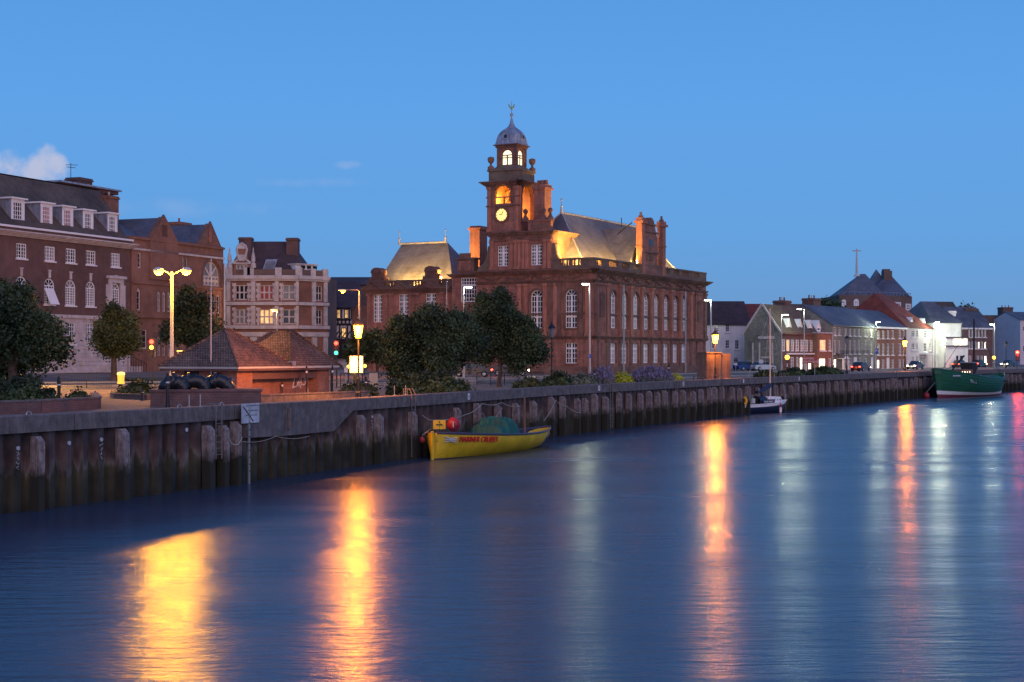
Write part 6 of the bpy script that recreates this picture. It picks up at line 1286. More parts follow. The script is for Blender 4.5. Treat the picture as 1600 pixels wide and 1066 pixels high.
bent(724.5, 449, 155, 731, 'white street lamp rising between the two dark trees', 'galv', 'led', WL, 500, gw)
bent(921.5, 444, 150, 916, 'tall white street lamp at the near corner of the civic hall', 'galv', 'led', WL, 380, gw, rad=.1)
bent(1111, 469, 180, 1106.5, 'white street lamp at the far end of the civic hall', 'galv', 'led', WL, 350, gw, rad=.1)
bent(1221, 492, 214, 1227, 'white street lamp by the stone gable end', 'galv', 'led', WL, 600, gw)
bent(1256.5, 483, 226, 1250, 'white street lamp in front of the four dormers', 'galv', 'led', WL, 550, gw)
bent(1368, 503, 257, 1371.5, 'white street lamp between the flint and brick terraces', 'galv', 'led', WL, 850, gw)
bent(1461, 503.5, 281, 1464, 'white street lamp in front of the floodlit white building', 'galv', 'led', WL, 2000, gw)
bent(1554, 507, 286, 1550, 'white street lamp near the right edge of the view', 'galv', 'led', WL, 850, gw)
bent(1476.5, 538, 262, 1474, 'short white street lamp just behind the green trawler', 'galv', 'led', (1,.9,.6), 500, gw)
bent(278, 548, 118, 281, 'small low white-orange lamp at the left end of the kiosk roof', 'black', 'sodiumhot', (1,.6,.25), 160, 'sodium street lamps', sod=False)
bent(25, 515, 104, 32, 'added orange fill lamp for the road, hidden behind the big dark tree at the left edge', 'galv', 'sodiumhot', SODY, 5000, 'sodium street lamps', sod=True)  # extra lamp put in behind the crown to brighten the left-hand road
# flagpoles and plain posts seen against the buildings
for px, y0, Y, lab in ((330,404,118,'thin pale pole in front of the gabled brick building'),(698,441,150,'pale flagpole in front of the hall wing'),(329.5,455,86,'thin dark wire pole rising from behind the bent pipes')):
    g = G(px, Y); b = thing('flagpole', lab, 'pole', g, 'slender poles'); mb = MB(); mb.tube([g, (g.x,g.y,P(0,y0,Y).z)], [.05,.03], 6); mb.build('shaft', M['galv'], b); mb = MB(); mb.lathe((g.x,g.y,P(0,y0,Y).z), [(.04,0),(.08,.06),(.04,.14)], 6); mb.build('cap', M['galv'], b)
# traffic lights
def traffic(px, py, Y, label, red=True, green=False, amber=False, sc=1.):
    g = G(px, Y); b = thing('traffic_light', label, 'traffic light', g, 'traffic lights'); c = P(px,py,Y); mb = MB(); mb.tube([g,(g.x,g.y,c.z+.5*sc)], .055, 8); mb.build('pole', M['black'], b)
    mb = MB(); mb.box((c.x,c.y-.22,c.z), (.34*sc,.22,1.05*sc)); mb.build('signal_head', M['black'], b)
    for i, (on, mm) in enumerate(((red,'trafficred'),(amber,'amberglobe'),(green,'trafficgreen'))):
        z = c.z+.33*sc-.33*sc*i; mb = MB(); mb.tube([(c.x,c.y-.33,z),(c.x,c.y-.37,z)], .125*sc, 12); mb.build('lens', M[mm] if on else M['offlens'], b)
        mb = MB(); mb.tube([(c.x+.15*sc*math.cos(w),c.y-.42,z+.15*sc*math.sin(w)) for w in [math.pi*k/6 for k in range(7)]], .02, 4); mb.build('visor', M['black'], b)
    if red: light('signal_light', (c.x,c.y-.6,c.z+.33*sc), (1,.05,.02), 25, b, .1)
    return b
traffic(238.5, 543, 112, 'traffic light showing red in front of the gabled brick building', amber=True, sc=1.3)
traffic(526, 544, 112, 'traffic light showing red above green right of the kiosk roof', green=True, sc=1.1)
traffic(1589, 556, 262, 'bright red traffic light near the right edge', sc=1.8)
bpy.data.objects['signal_light.002'].data.energy = 900 if 'signal_light.002' in bpy.data.objects else 0
# lit advert panel / shelter
g = G(557, 128); b = thing('lit_panel', 'glowing yellow advertising panel below the orange lantern', 'advertising panel', g); c = P(557,569.5,128); w_ = 20/F*128; h_ = 26/F*128; mb = MB(); mb.box((c.x,c.y,c.z), (w_+.12,.18,h_+.12)); mb.box((c.x,c.y,(c.z+g.z)/2-h_/3), (w_*.5,.14,c.z-g.z-h_*.5)); mb.build('casing', M['black'], b)
mb = MB(); mb.box((c.x,c.y-.11,c.z), (w_,.04,h_)); mb.build('lit_face', M['kiosklit'], b); light('panel_light', (c.x,c.y-.8,c.z), (1,.5,.12), 420, b, .5)
for px, py, lab in ((544.5,573,'left of the glowing panel'),(570,572,'right of the glowing panel')):
    g = G(px, 132); c = P(px,py,132); b = thing('globe_lamp', 'small glowing globe lamp on a short post '+lab, 'lamp', g, 'globe lamps by the glowing panel'); mb = MB(); mb.tube([g,(c.x,c.y,c.z)], .04, 6); mb.build('post', M['black'], b); mb = MB(); mb.lathe((c.x,c.y,c.z), [(.02,-.16),(.13,-.11),(.17,0),(.13,.11),(.02,.16)], 10); mb.build('globe', M['amberglobe'], b, smooth=True)
# belisha beacon
g = G(1230, 182); c = P(1230,558.5,182)
for px, Y, py, lab in ((1230,182,558.5,'amber globe crossing beacon in front of the dormered house'),(1553,280,559,'amber globe crossing beacon near the right edge')):
    g = G(px, Y); c = P(px,py,Y); b = thing('crossing_beacon', lab, 'beacon', g, 'crossing beacons'); mb = MB(); mb.tube([g,(c.x,c.y,c.z-.2)], .05, 6); mb.build('post', M['black'], b); mb = MB(); rr_b = .30 if Y < 200 else .34; mb.lathe((c.x,c.y,c.z), [(.02,-rr_b),(rr_b*.75,-rr_b*.7),(rr_b,0),(rr_b*.75,rr_b*.7),(.02,rr_b)], 12); mb.build('globe', M['amberglobe'], b, smooth=True); mb = MB(); mb.lathe((g.x,g.y,g.z+1), [(.056,0),(.056,.5)], 8); mb.build('white_band', M['white'], b)
# signs
def sign(px, py, Y, wpx, hpx, mt, label, txt=None, tsize=.4, tm='white', name='road_sign', double=False, posts=1):
    g = G(px, Y); b = thing(name, label, 'sign', g); c = P(px,py,Y); w_, h_ = wpx/F*Y, hpx/F*Y; mb = MB()
    for k in range(posts): x = c.x+(0 if posts == 1 else (-.35+.7*k)*w_); mb.tube([(x,g.y,g.z-.1),(x,g.y,c.z+h_/2)], .04, 6)
    mb.build('post', M['galv'], b); mb = MB(); mb.box((c.x,c.y-.07,c.z), (w_,.04,h_)); mb.build('panel', M[mt], b)
    for i, t_ in enumerate(txt or []): text(t_, tsize, 'lettering', M[tm], b, (c.x-w_*.44, c.y-.1, c.z+h_/2-(i+1)*h_/(len(txt)+.35)), (1,0,0), (0,0,1), .004)
sign(1265, 562.5, 178, 23, 11, 'signred', 'wide red-brown tourist sign with pale lettering in front of the dormered house', ['HISTORIC','SOUTH QUAY'], .3, name='tourist_sign', posts=2)
sign(1369.5, 549, 215, 5, 8, 'signblue', 'blue parking sign on a post in front of the brick terrace', ['P'], .6)
sign(921.5, 556.5, 148, 4.5, 6, 'signblue', 'small blue pedestrian sign on the tall lamp by the hall corner', ['i'], .4)
sign(1189, 565, 190, 7, 6, 'sign', 'pale square notice on the lane beside the stone gable end', None)
sign(1149.5, 569, 200, 5, 4, 'sign', 'small white plate sign above the blue parked car', None)
sign(541, 578, 118, 6, 8, 'sign', 'small pale notice right of the kiosk roof', None)
# keep-left bollard
g = G(189, 117); b = thing('illuminated_bollard', 'glowing yellow traffic bollard with a white top on the road island', 'bollard', g); z1_ = P(0,581,117).z; h = z1_-g.z
mb = MB(); mb.lathe(g, [(.3,0),(.3,.12),(.26,.14),(.28,h*.72)], 12); mb.build('body', M['bollardyellow'], b); mb = MB(); mb.lathe((g.x,g.y,g.z), [(.28,h*.722),(.33,h*.8),(.3,h*.93),(.12,h)], 12); mb.build('head', M['litclock'], b)
# bollards
for i, (px, Y, y0, lab) in enumerate(((223,83,608,'left of the pipe plinth'),(262,73.5,582,'tall one before the pipe plinth'),(92,74,588,'by the hedge, tall and slim'),(929,122,577,'between the silver shrub and the lavender'),(1045,130,566,'tall one right of the lavender'),(1084,140,587,'first of the trio by the rusty cabinet'),(1091,140,587,'second of the trio by the rusty cabinet'),(1098,140,587,'third of the trio by the rusty cabinet'),(885.5,121,580,'right of the unlit lantern'),(572,90,588,'right of the orange lantern post'))):
    Y = max(Y, Yq(px, 1.5)); g = G(px, Y); z1_ = P(0,y0,Y).z; h = z1_-g.z; b = thing('bollard', 'black iron bollard '+lab, 'bollard', g, 'black bollards on the quay'); mb = MB(); r = .09 if h > 1.4 else .08; mb.lathe(g, [(r*1.3,0),(r*1.2,.15),(r,.2),(r*.8,h*.75),(r*1.05,h*.77),(r*1.05,h*.84),(r*.8,h*.86),(r*.8,h*.94),(r*.3,h)], 10); mb.build('body', M['black'], b); mb = MB(); mb.lathe((g.x,g.y,g.z+h*.7), [(r*.95,0),(r*.93,h*.04)], 10); mb.build('white_band', M['white'], b)
# railings (roadside guard rail)
def rail(pts, label, h=1.05):
    g = Vector((pts[0][0],pts[0][1],zg(*pts[0]))); b = thing('guard_rail', label, 'railing', g, 'guard rails along the road'); mb = MB(); mp = MB()
    for i in range(len(pts)-1):
        a, c = Vector(pts[i]), Vector(pts[i+1]); L_ = (c-a).length; n_ = int(L_/2)+1
        za, zc_ = zg(a.x,a.y), zg(c.x,c.y); mb.tube([(a.x,a.y,za+h),(c.x,c.y,zc_+h)], .025, 5); mb.tube([(a.x,a.y,za+.15),(c.x,c.y,zc_+.15)], .02, 5)
        k = 0
        while k < L_: q = a.lerp(c,k/L_); mp.tube([(q.x,q.y,zg(q.x,q.y)+.15),(q.x,q.y,zg(q.x,q.y)+h)], .009, 4, False); k += .12
        for k in range(n_): q = a.lerp(c,k/n_); mm = MB(); mm.tube([(q.x,q.y,zg(q.x,q.y)-.05),(q.x,q.y,zg(q.x,q.y)+h)], .035, 6); mm.build('post', M['black'], b)
    mb.build('rails', M['black'], b); mp.build('bars', M['black'], b)
rail([P(95,0,104).xy, P(175,0,106).xy], 'black guard rail beside the road left of the yellow bollard')
rail([P(532,0,112).xy, P(600,0,114).xy], 'black guard rail behind the orange lantern')
rail([P(745,0,122).xy, P(850,0,128).xy], 'black guard rail between the tall tree and the unlit lantern')
g = G(584, 108); b = thing('control_cabinet', 'small grey roadside cabinet right of the orange lantern', 'cabinet', g); mb = MB(); mb.box((g.x,g.y,g.z+.6), (.6,.45,1.2)); mb.build('body', M['galv'], b); mb = MB(); mb.box((g.x,g.y,g.z+1.24), (.68,.52,.07)); mb.build('lid', M['concrete'], b)
mb = MB(); mb.box((g.x,g.y-.235,g.z+.6), (.5,.02,1.0)); mb.build('door', M['galv'], b)
# rusty cabinet
g = G(1122, 150); b = thing('rusty_cabinet', 'large rust-brown steel cabinet box under the orange lantern on the quay', 'cabinet', g); f = Fr(P(1104,0,149).xy, (.93,.36)); zt_ = f.z(552,0); z0_ = g.z-.1; s1_, s2_ = f.s(1127), f.s(1142.5)
mb = MB(); f.box(mb, 0, s1_, -2, 0, z0_, zt_); mb.build('main_box', M['corten'], b); mb = MB(); f.box(mb, s1_+.02, s2_, -1.9, -.12, z0_, zt_-.05); mb.build('side_box', M['corten'], b)
mb = MB(); f.box(mb, -.06, s1_+.04, -2.06, .06, zt_+.002, zt_+.1); mb.build('lid', M['corten'], b)
for k in range(2): mb = MB(); f.box(mb, .08+k*s1_/2, s1_/2-.04+k*s1_/2, .002, .03, z0_+.25, zt_-.15); mb.build('door', M['corten'], b)
# ------------------------------------------------------------------ vehicles
def car(pos, ang, label, paint, lit=None, grp='parked cars', scale=1.):
    b = thing('parked_car' if not lit else 'car_on_road', label, 'car', (pos[0],pos[1],zg(pos[0],pos[1])), grp); cs, sn = math.cos(ang), math.sin(ang); z0_ = b.location.z
    def T(x, y, z): return (pos[0]+(x*cs-y*sn)*scale, pos[1]+(x*sn+y*cs)*scale, z0_+z*scale)
    def loft(secs, m, name, par):     # secs: (x, halfwidth, z0, z1)
        mb = MB()
        for i in range(len(secs)-1):
            (x0,w0,a0,b0),(x1,w1,a1,b1) = secs[i], secs[i+1]
            p = [T(x0,-w0,a0),T(x0,-w0*.93,b0),T(x0,w0*.93,b0),T(x0,w0,a0)]; q = [T(x1,-w1,a1),T(x1,-w1*.93,b1),T(x1,w1*.93,b1),T(x1,w1,a1)]
            for k in range(4): mb.poly(p[k],q[k],q[(k+1) % 4],p[(k+1) % 4])
            if i == 0: mb.poly(*p)
            if i == len(secs)-2: mb.poly(*q)
        return mb.build(name, m, par)
    body = loft([(-2.1,.74,.4,.72),(-2.0,.84,.25,.9),(-1.2,.87,.22,.96),(.6,.87,.22,.94),(1.5,.85,.22,.84),(2.0,.8,.26,.7),(2.1,.7,.38,.6)], M[paint], 'body', b)
    loft([(-1.7,.7,.9,.97),(-1.15,.7,.93,1.36),(.0,.7,.93,1.43),(.35,.7,.92,1.38),(1.15,.72,.88,.93)], M['glass'], 'windows', b)
    loft([(-1.15,.66,1.34,1.40),(-.4,.66,1.38,1.46),(.0,.66,1.4,1.46),(.3,.65,1.36,1.41)], M[paint], 'roof', b)
    for x in (-1.35,1.35):
        for y in (-.82,.82):
            mb = MB(); mb.tube([T(x,y-.1,.32),T(x,y+.1,.32)], .32*scale, 16); o = mb.build('wheel', M['tyre'], b); mb = MB(); sg = 1 if y > 0 else -1; mb.tube([T(x,y+sg*.1,.32),T(x,y+sg*.12,.32)], .19*scale, 12); mb.build('rim', M['galv'], o)
    for y in (-.6,.6):
        mb = MB(); mb.box(T(2.06,y,.62), (.12*scale,.3*scale,.14*scale), ang); mb.build('headlight', M['headlight'] if lit else M['glasspale'], b); mb = MB(); mb.box(T(-2.06,y,.74), (.1*scale,.26*scale,.14*scale), ang); mb.build('tail_light', M['taillight'] if lit else M['maroon'], b)
    if lit: light('headlight_beam', T(2.4,0,.6), (1,.85,.6), 80, b, .2); light('tail_glow', T(-2.4,0,.7), (1,.08,.04), 30, b, .2)
    return b
g = G(1165, 222); car((g.x,g.y), R(35), 'dark blue parked car beside the rusty cabinet', 'carblue', scale=.95); g = G(1192, 222); car((g.x,g.y), R(30), 'silver parked car in front of the stone gable end', 'carsilver', scale=.95)
g = G(738, 158); car((g.x,g.y), R(175), 'car with glowing headlights glimpsed between the two dark trees', 'cardark', True, 'cars driving past'); g = G(797, 165); car((g.x,g.y), R(0), 'car with red tail lights passing behind the tall dark tree', 'cardark', True, 'cars driving past')
for px, Y, an, lab in ((1345,222,56,'car driving past the flint terrace'),(1430,255,236,'car driving past the pale pink villa'),(1500,285,50,'car passing behind the green trawler'),(1530,300,50,'car farther right behind the trawler stern'),(1575,312,230,'car with headlights near the right edge')):
    g = G(px, Y); car((g.x,g.y), R(an), lab, 'cardark', True, 'cars driving past')
# ------------------------------------------------------------------ boats
def hull_pts(L_, B_, st, zs, zk, rake0, rake1, NS=24, NV=9, full=2.2, flare=.8):
    rows = []
    for i in range(NS+1):
        t = i/NS; hb = st(t)*B_/2; zt_, zb_ = zs(t), zk(t); row = []
        for j in range(NV+1):
            v = j/NV; z = zb_+(zt_-zb_)*v; w = hb*(1-(1-v)**full)**flare if v > 0 else 0
            x = L_*t-rake0*(1-v)*(-1)*max(0,1-t*6)-rake1*(1-v)*max(0,(t-5/6)*6); row.append((x, w, z))
        rows.append(row)
    return rows
def hull(parent, rows, T, bands, deck, dm, rail_m, rr_=.06, inner=None):
    NS, NV = len(rows)-1, len(rows[0])-1
    for (v0, v1, name, m) in bands:
        mb = MB()
        for i in range(NS):
            for j in range(v0, v1):
                for sg in (-1,1):
                    a, b_, c, d = rows[i][j], rows[i+1][j], rows[i+1][j+1], rows[i][j+1]; mb.poly(*[T(p[0], sg*p[1], p[2]) for p in (a,b_,c,d)])
        for i in (0, NS):
            for j in range(v0, v1): a, d = rows[i][j], rows[i][j+1]; mb.poly(T(a[0],-a[1],a[2]),T(a[0],a[1],a[2]),T(d[0],d[1],d[2]),T(d[0],-d[1],d[2]))
        mb.build(name, m, parent, smooth=False)
    mb = MB()
    for sg in (-1,1): mb.tube([T(r[-1][0], sg*(r[-1][1]+.01), r[-1][2]) for r in rows], rr_, 6)
    mb.build('gunwale', rail_m, parent)
    mb = MB(); mi = MB()
    for i in range(NS):
        a, b_ = rows[i][-1], rows[i+1][-1]; da, db = a[2]-deck, b_[2]-deck
        mb.poly(T(a[0],-a[1]*.9,da),T(b_[0],-b_[1]*.9,db),T(b_[0],b_[1]*.9,db),T(a[0],a[1]*.9,da))
        for sg in (-1,1): mi.poly(T(a[0],sg*a[1]*.97,a[2]),T(b_[0],sg*b_[1]*.97,b_[2]),T(b_[0],sg*b_[1]*.9,db),T(a[0],sg*a[1]*.9,da))
    mb.build('deck', dm, parent); mi.build('inner_planking', inner or dm, parent)
def frame_T(p0, p1, z=0.):
    u = Vector((p1[0]-p0[0], p1[1]-p0[1])); L_ = u.length; u.normalize(); n = Vector((-u.y,u.x)); return L_, u, (lambda x, y, zz: (p0[0]+u.x*x+n.x*y, p0[1]+u.y*x+n.y*y, zz+z))
# yellow lifeboat
p0, p1 = (P(676,0,85.5).x,85.5), (P(858,0,100).x,100); L_, u, T = frame_T(p0, p1); B_ = 3.6
b = thing('yellow_boat', 'open yellow boat with red lettering moored at the quay wall', 'boat', (p0[0],p0[1],0))
st = lambda t: (1-abs(2*min(t,.5)-1)**2.4*.55 if t < .5 else (1-((t-.5)*2)**2.6)**.9) if t > 0 else .42
st = lambda t: (.16+.84*min(1,t/.32)**.55) if t < .32 else (1-((t-.32)/.68)**3.2*.97)
zs = lambda t: .84+.70*(1-t)**1.5+.38*t**3.5
rows = hull_pts(L_, B_, st, zs, lambda t: -.35+.55*max(0,(t-.6)/.4)**2+0*t, 0.1, 1.1, NS=28)
hull(b, rows, T, [(0,2,'bottom',M['trim']),(2,9,'hull',M['yellow'])], .5, M['blueint'], M['trim'], .07, M['navy'])
mb = MB(); mb.tube([T(-.02,0,-.3),T(-.05,0,1.62)], .11, 6); mb.build('stem_post', M['yellow'], b)
for x in (4.2, 7.6, 11.2): mb = MB(); mb.box(T(x,0,.72), (.35,2.9 if x < 10 else 2.3,.07), math.atan2(u.y,u.x)); mb.build('thwart', M['blueint'], b)
og = rows[2]; mb = MB()
i_ = 1; side = -1
def hullside(x, v): # point on starboard (river) side
    t = min(max(x/L_,0),1)*28; i = int(min(t,27)); f = t-i; j = v*9; jj = int(min(j,8)); g_ = j-jj
    q = [rows[i+a][jj+c] for a in (0,1) for c in (0,1)]; w = [(1-f)*(1-g_),(1-f)*g_,f*(1-g_),f*g_]; X_ = sum(a[0]*c for a, c in zip(q,w)); W_ = sum(a[1]*c for a, c in zip(q,w)); Z_ = sum(a[2]*c for a, c in zip(q,w)); return T(X_, -W_-.05, Z_)
a_, c_ = Vector(hullside(1.35,.74)), Vector(hullside(4.4,.74)); ux = (c_-a_)
text('MARINER CRUISES', .44, 'name_lettering', M['redtext'], b, tuple(a_-Vector((0,.12,0))), tuple(ux), (0,0,1), .03, .25)
mb = MB(); a2 = Vector(hullside(.35,.78)); 
for dz_ in (.2,.05,-.1): mb.tube([a2+Vector((.0,-.05,dz_)), a2+Vector((.35,.1,dz_*.4)), a2+Vector((.7,.25,dz_-.05))], .03, 4)
mb.build('emblem', M['sign'], b)
def inboat(name, label, cat): return thing(name, label, cat, T(0,0,.9))
t_ = thing('tarpaulin_cover', 'teal tarpaulin draped over gear amidships in the yellow boat', 'tarpaulin', T(6.5,.2,.9)); mb = MB()
NX, NY = 14, 10; x0, x1 = 6.5, 9.2
for i in range(NX):
    for j in range(NY):
        q = []
        for (a, c) in ((i,j),(i+1,j),(i+1,j+1),(i,j+1)):
            uu, vv = a/NX, c/NY*2-1; hgt = (1.1 if uu < .42 else 1.5 if uu < .92 else 1.2)*(1-abs(vv)**7*.95)*(1 if 0 < uu < 1 else .15)+.09*math.sin(a*2.3+c*1.7)+.05*math.sin(a*5.1-c*2.2); q.append(T(x0+(x1-x0)*uu, vv*1.35, .55+hgt))
        mb.poly(*q)
mb.build('cover', M['teal'], t_)
t_ = thing('round_buoy', 'round red buoy with a pale figure one standing in the yellow boat bow', 'buoy', T(2.4,.2,1.2)); c = Vector(T(2.9,.2,1.9)); mb = MB(); mb.lathe(c, [(.05,-.42),(.25,-.34),(.38,-.16),(.42,0),(.38,.18),(.24,.35),(.1,.42)], 16); mb.build('float', M['red'], t_, smooth=True); text('1', .5, 'figure', M['sign'], t_, (c.x-.12,c.y-.45,c.z-.15), (1,0.15,0), (0,0,1), .03)
mb = MB(); mb.tube([c+Vector((0,0,.45)), c+Vector((.05,.0,.8))], .04, 6); mb.build('ring', M['navy'], t_)
t_ = thing('yellow_placard', 'small yellow placard on a short post in the bow of the yellow boat', 'placard', T(.7,0,1.5)); c = Vector(T(.8,0,1.98)); mb = MB(); mb.tube([T(.8,0,1.2), tuple(c)], .03, 6); mb.build('post', M['black'], t_); mb = MB(); mb.box(c, (.72,.05,.52), .12); mb.build('plate', M['yellow'], t_); mb = MB(); mb.box(c+Vector((0,-.04,0)), (.36,.02,.07), .12); mb.box(c+Vector((0,-.04,.15)), (.06,.02,.1), .12); mb.build('mark', M['black'], t_)
mb = MB(); mb.tube([T(12.3,0,.5), T(12.3,0,3.3)], [.09,.06], 8); o = mb.build('mast', M['corten'], b)  # tapered rust-coloured pole set where an orange streak stands
t_ = thing('red_fender', 'small red ball fender hanging off the yellow boat bow', 'fender', T(-.4,.4,.9)); mb = MB(); c = Vector(T(-.35,.5,1.15)); mb.lathe(c, [(.03,-.19),(.13,-.13),(.17,0),(.13,.13),(.04,.19)], 12); mb.build('ball', M['red'], t_, smooth=True); mb = MB(); mb.tube([c+Vector((0,0,.25)), T(.1,.2,1.75)], .02, 4); mb.build('lanyard', M['rope'], t_)
# sailing boat
p0, p1 = (P(1154,0,152).x,152), (P(1229,0,157.5).x,157.5); L_, u, T = frame_T(p0, p1); B_ = 2.3; an = math.atan2(u.y,u.x)
b = thing('sailing_boat', 'small white and navy sailing boat with a tall bare mast moored at the wall', 'boat', (p0[0],p0[1],0))
st = lambda t: (.62+.38*min(1,t/.35)**.7) if t < .35 else (1-((t-.35)/.65)**2.3*.98)
rows = hull_pts(L_, B_, st, lambda t: .92+.35*t**2, lambda t: -.3+.2*t**3, .1, .9, NS=20)
hull(b, rows, T, [(0,7,'hull',M['navy']),(7,9,'rubbing_band',M['white'])], .03, M['white'], M['white'], .05)
mb = MB(); hx = [(2.3,.72,1.0,1.62),(2.6,.74,1.0,1.68),(3.7,.66,1.05,1.62),(4.1,.45,1.08,1.2)]
hx = [(L_*.5,.78,.98,1.62),(L_*.56,.8,1.0,1.74),(L_*.78,.64,1.05,1.66),(L_*.86,.4,1.08,1.15)]
for i in range(3):
    (x0,w0,a0,b0),(x1,w1,a1,b1) = hx[i], hx[i+1]; p = [T(x0,-w0,a0),T(x0,-w0*.85,b0),T(x0,w0*.85,b0),T(x0,w0,a0)]; q = [T(x1,-w1,a1),T(x1,-w1*.85,b1),T(x1,w1*.85,b1),T(x1,w1,a1)]
    for k in range(3): mb.poly(p[k],q[k],q[k+1],p[k+1])
    if i == 0: mb.poly(*p)
    if i == 2: mb.poly(*q)
cb = mb.build('cabin', M['white'], b)
for x in (.63,.7,.76): mb = MB(); mb.box(T(L_*x,-.69+(x-.6)*.5,1.33), (.24 if x < .7 else .14,.04,.17), an); mb.build('porthole', M['glass'], cb)
mb = MB(); mb.tube([T(L_*.65,0,1.55), T(L_*.65,0,P(0,482,155).z)], [.07,.05], 8); mb.build('mast', M['whitepole'], b)
mb = MB(); mz_ = P(0,545,155).z; mb.tube([T(L_*.65-1.1,0,mz_),T(L_*.65+1.1,0,mz_+.0)], .025, 5); mb.build('crosstrees', M['galv'], b)
mb = MB(); zt_ = P(0,482,155).z
for x, y in ((L_*.99,0),(.1,0),(L_*.62,-.95),(L_*.62,.95)): mb.tube([T(x,y,1.1), T(L_*.65,0,zt_-.2)], .012, 4)
mb.build('rigging', M['galv'], b)
mb = MB(); pts = [(L_*.66,3.0),(L_*.62,2.75),(L_*.42,2.2),(L_*.36,2.2)]; mb.tube([T(x,0,z) for x, z in pts], [.13,.26,.24,.12], 8); mb.build('furled_sail', M['navy'], b)
mb = MB()
for k in range(6):
    w0, w1 = math.pi*k/6, math.pi*(k+1)/6; f = lambda w, x: T(x, -.72*math.cos(w), 1.0+.78*math.sin(w)**.6); mb.poly(f(w0,L_*.34), f(w1,L_*.34), f(w1,L_*.49), f(w0,L_*.49))
mb.build('spray_hood', M['navy'], b)
mb = MB(); mb.box(T(L_*.46,-1.02,1.22), (L_*.24,.03,.42), an); dg = mb.build('dodger', M['navy'], b); q = Vector(T(L_*.355,-1.06,1.12)); text('BLUES AWAY', .25, 'name_lettering', M['white'], dg, q, (u.x,u.y,0), (0,0,1), .01)
mb = MB()
for k in range(2): mb.tube([T(.25+k*.7,-.85,1.0),T(.8+k*.4,-.85,1.75),T(1.3+k*.4,-.8,1.95)], .025, 5)
mb.tube([T(L_*.9,-.3,1.2),T(L_*.93,-.3,1.8),T(L_*1.0,0,1.85),T(L_*.93,.3,1.8)], .02, 5); mb.build('guard_wires', M['galv'], b)
mb = MB(); mb.box(T(L_*.24,-.2,1.3), (.45,.5,.5), an); mb.build('locker', M['whitepole'], b)
t_ = thing('horseshoe_lifebuoy', 'yellow horseshoe lifebuoy on the stern rail of the sailing boat', 'lifebuoy', T(.05,-.3,1.0)); mb = MB(); c = Vector(T(-.25,-.8,1.35)); mb.tube([c+Vector((.3*math.cos(w),0,.38*math.sin(w))) for w in [R(-60+k*25) for k in range(13)]], .14, 8); mb.build('foam_ring', M['orangepl'], t_)
mb = MB(); mb.tube([c+Vector((-.1,0,.4)), T(.2,-.4,1.9)], .02, 4); mb.build('strap', M['black'], t_)
t_ = thing('white_fender', 'white fender with a maroon top hanging on the sailing boat side', 'fender', T(L_*.66,-1.2,.3)); mb = MB(); q = Vector(T(L_*.66,-1.28,.32)); mb.lathe(q, [(.03,-.32),(.12,-.26),(.13,.2),(.05,.3)], 10); mb.build('body', M['white'], t_); mb = MB(); mb.lathe(q+Vector((0,0,.3)), [(.14,0),(.16,.15),(.05,.4)], 8); mb.build('cap', M['maroon'], t_)
# green trawler
p0, p1 = (P(1463,0,208).x,208), (P(1566,0,226).x,226); L_, u, T = frame_T(p0, p1); B_ = 5.4; an = math.atan2(u.y,u.x); KT = 1.0
b = thing('green_trawler', 'old green wooden fishing boat with a brown wheelhouse moored at the far quay', 'fishing boat', (p0[0],p0[1],0))
st = lambda t: (.04+.96*min(1,t/.34)**.62) if t < .34 else (1-((t-.34)/.66)**3.4*.9)
zs = lambda t: 1.95+2.2*(1-t)**1.6+1.35*t**4
rows = hull_pts(L_, B_, st, zs, lambda t: -.5+.0*t, .55, .9, NS=28, full=2.0)
rows = [[(x-(.85*(j/9)**1.2 if True else 0)*max(0,1-i/10), w, z) for j, (x,w,z) in enumerate(r)] for i, r in enumerate(rows)]
hull(b, rows, T, [(0,2,'antifouling',M['maroon']),(2,3,'boot_stripe',M['white']),(3,9,'hull',M['boatgreen'])], .75, M['brown'], M['boatgreen'], .09, M['boatgreen'])
mb = MB()
for j in (4,5,6,7,8):
    for sg in (-1,1): mb.tube([T(r[j][0], sg*(r[j][1]+.01), r[j][2]) for r in rows[1:]], .035, 4)
mb.build('plank_lines', M['boatgreen'], b)
mb = MB(); mb.box(T(L_*.32,0,3.2), (3.8,2.6,1.5), an); ws = mb.build('deckhouse', M['brick'], b)
for k in range(4): mb = MB(); mb.tube([T(L_*.30-1.3+k*.85,-1.32,3.6),T(L_*.30-1.3+k*.85,-1.36,3.6)], .1, 8); mb.build('porthole', M['litwhite'], ws)
mb = MB(); mb.box(T(L_*.47,0,4.1), (1.5,1.7,1.5), an); mb.build('wheelhouse', M['timberblack'], b); mb = MB(); mb.box(T(L_*.47,0,4.92), (1.8,2.0,.12), an); mb.build('wheelhouse_roof', M['galv'], b)
mb = MB(); mb.tube([T(L_*.55,0,1.5),T(L_*.55,0,P(0,498,216).z)], [.2,.12], 8); mb.build('mast', M['timberblack'], b)
mb = MB(); mb.tube([T(L_*.2,0,3.6),T(L_*.4,0,5.9)], .13, 6); mb.build('derrick_boom', M['timberblack'], b); mb = MB()
for x in (.02,.97): mb.tube([T(L_*x,0,3.0),T(L_*.55,0,P(0,500,216).z)], .03, 4)
mb.build('rigging', M['black'], b)
mb = MB(); c = Vector(T(L_*.55,0,4.2)); mb.lathe(c, [(.1,-.5),(.5,-.3),(.55,0),(.5,.3),(.1,.5)], 10); mb.build('mast_ball', M['black'], b)
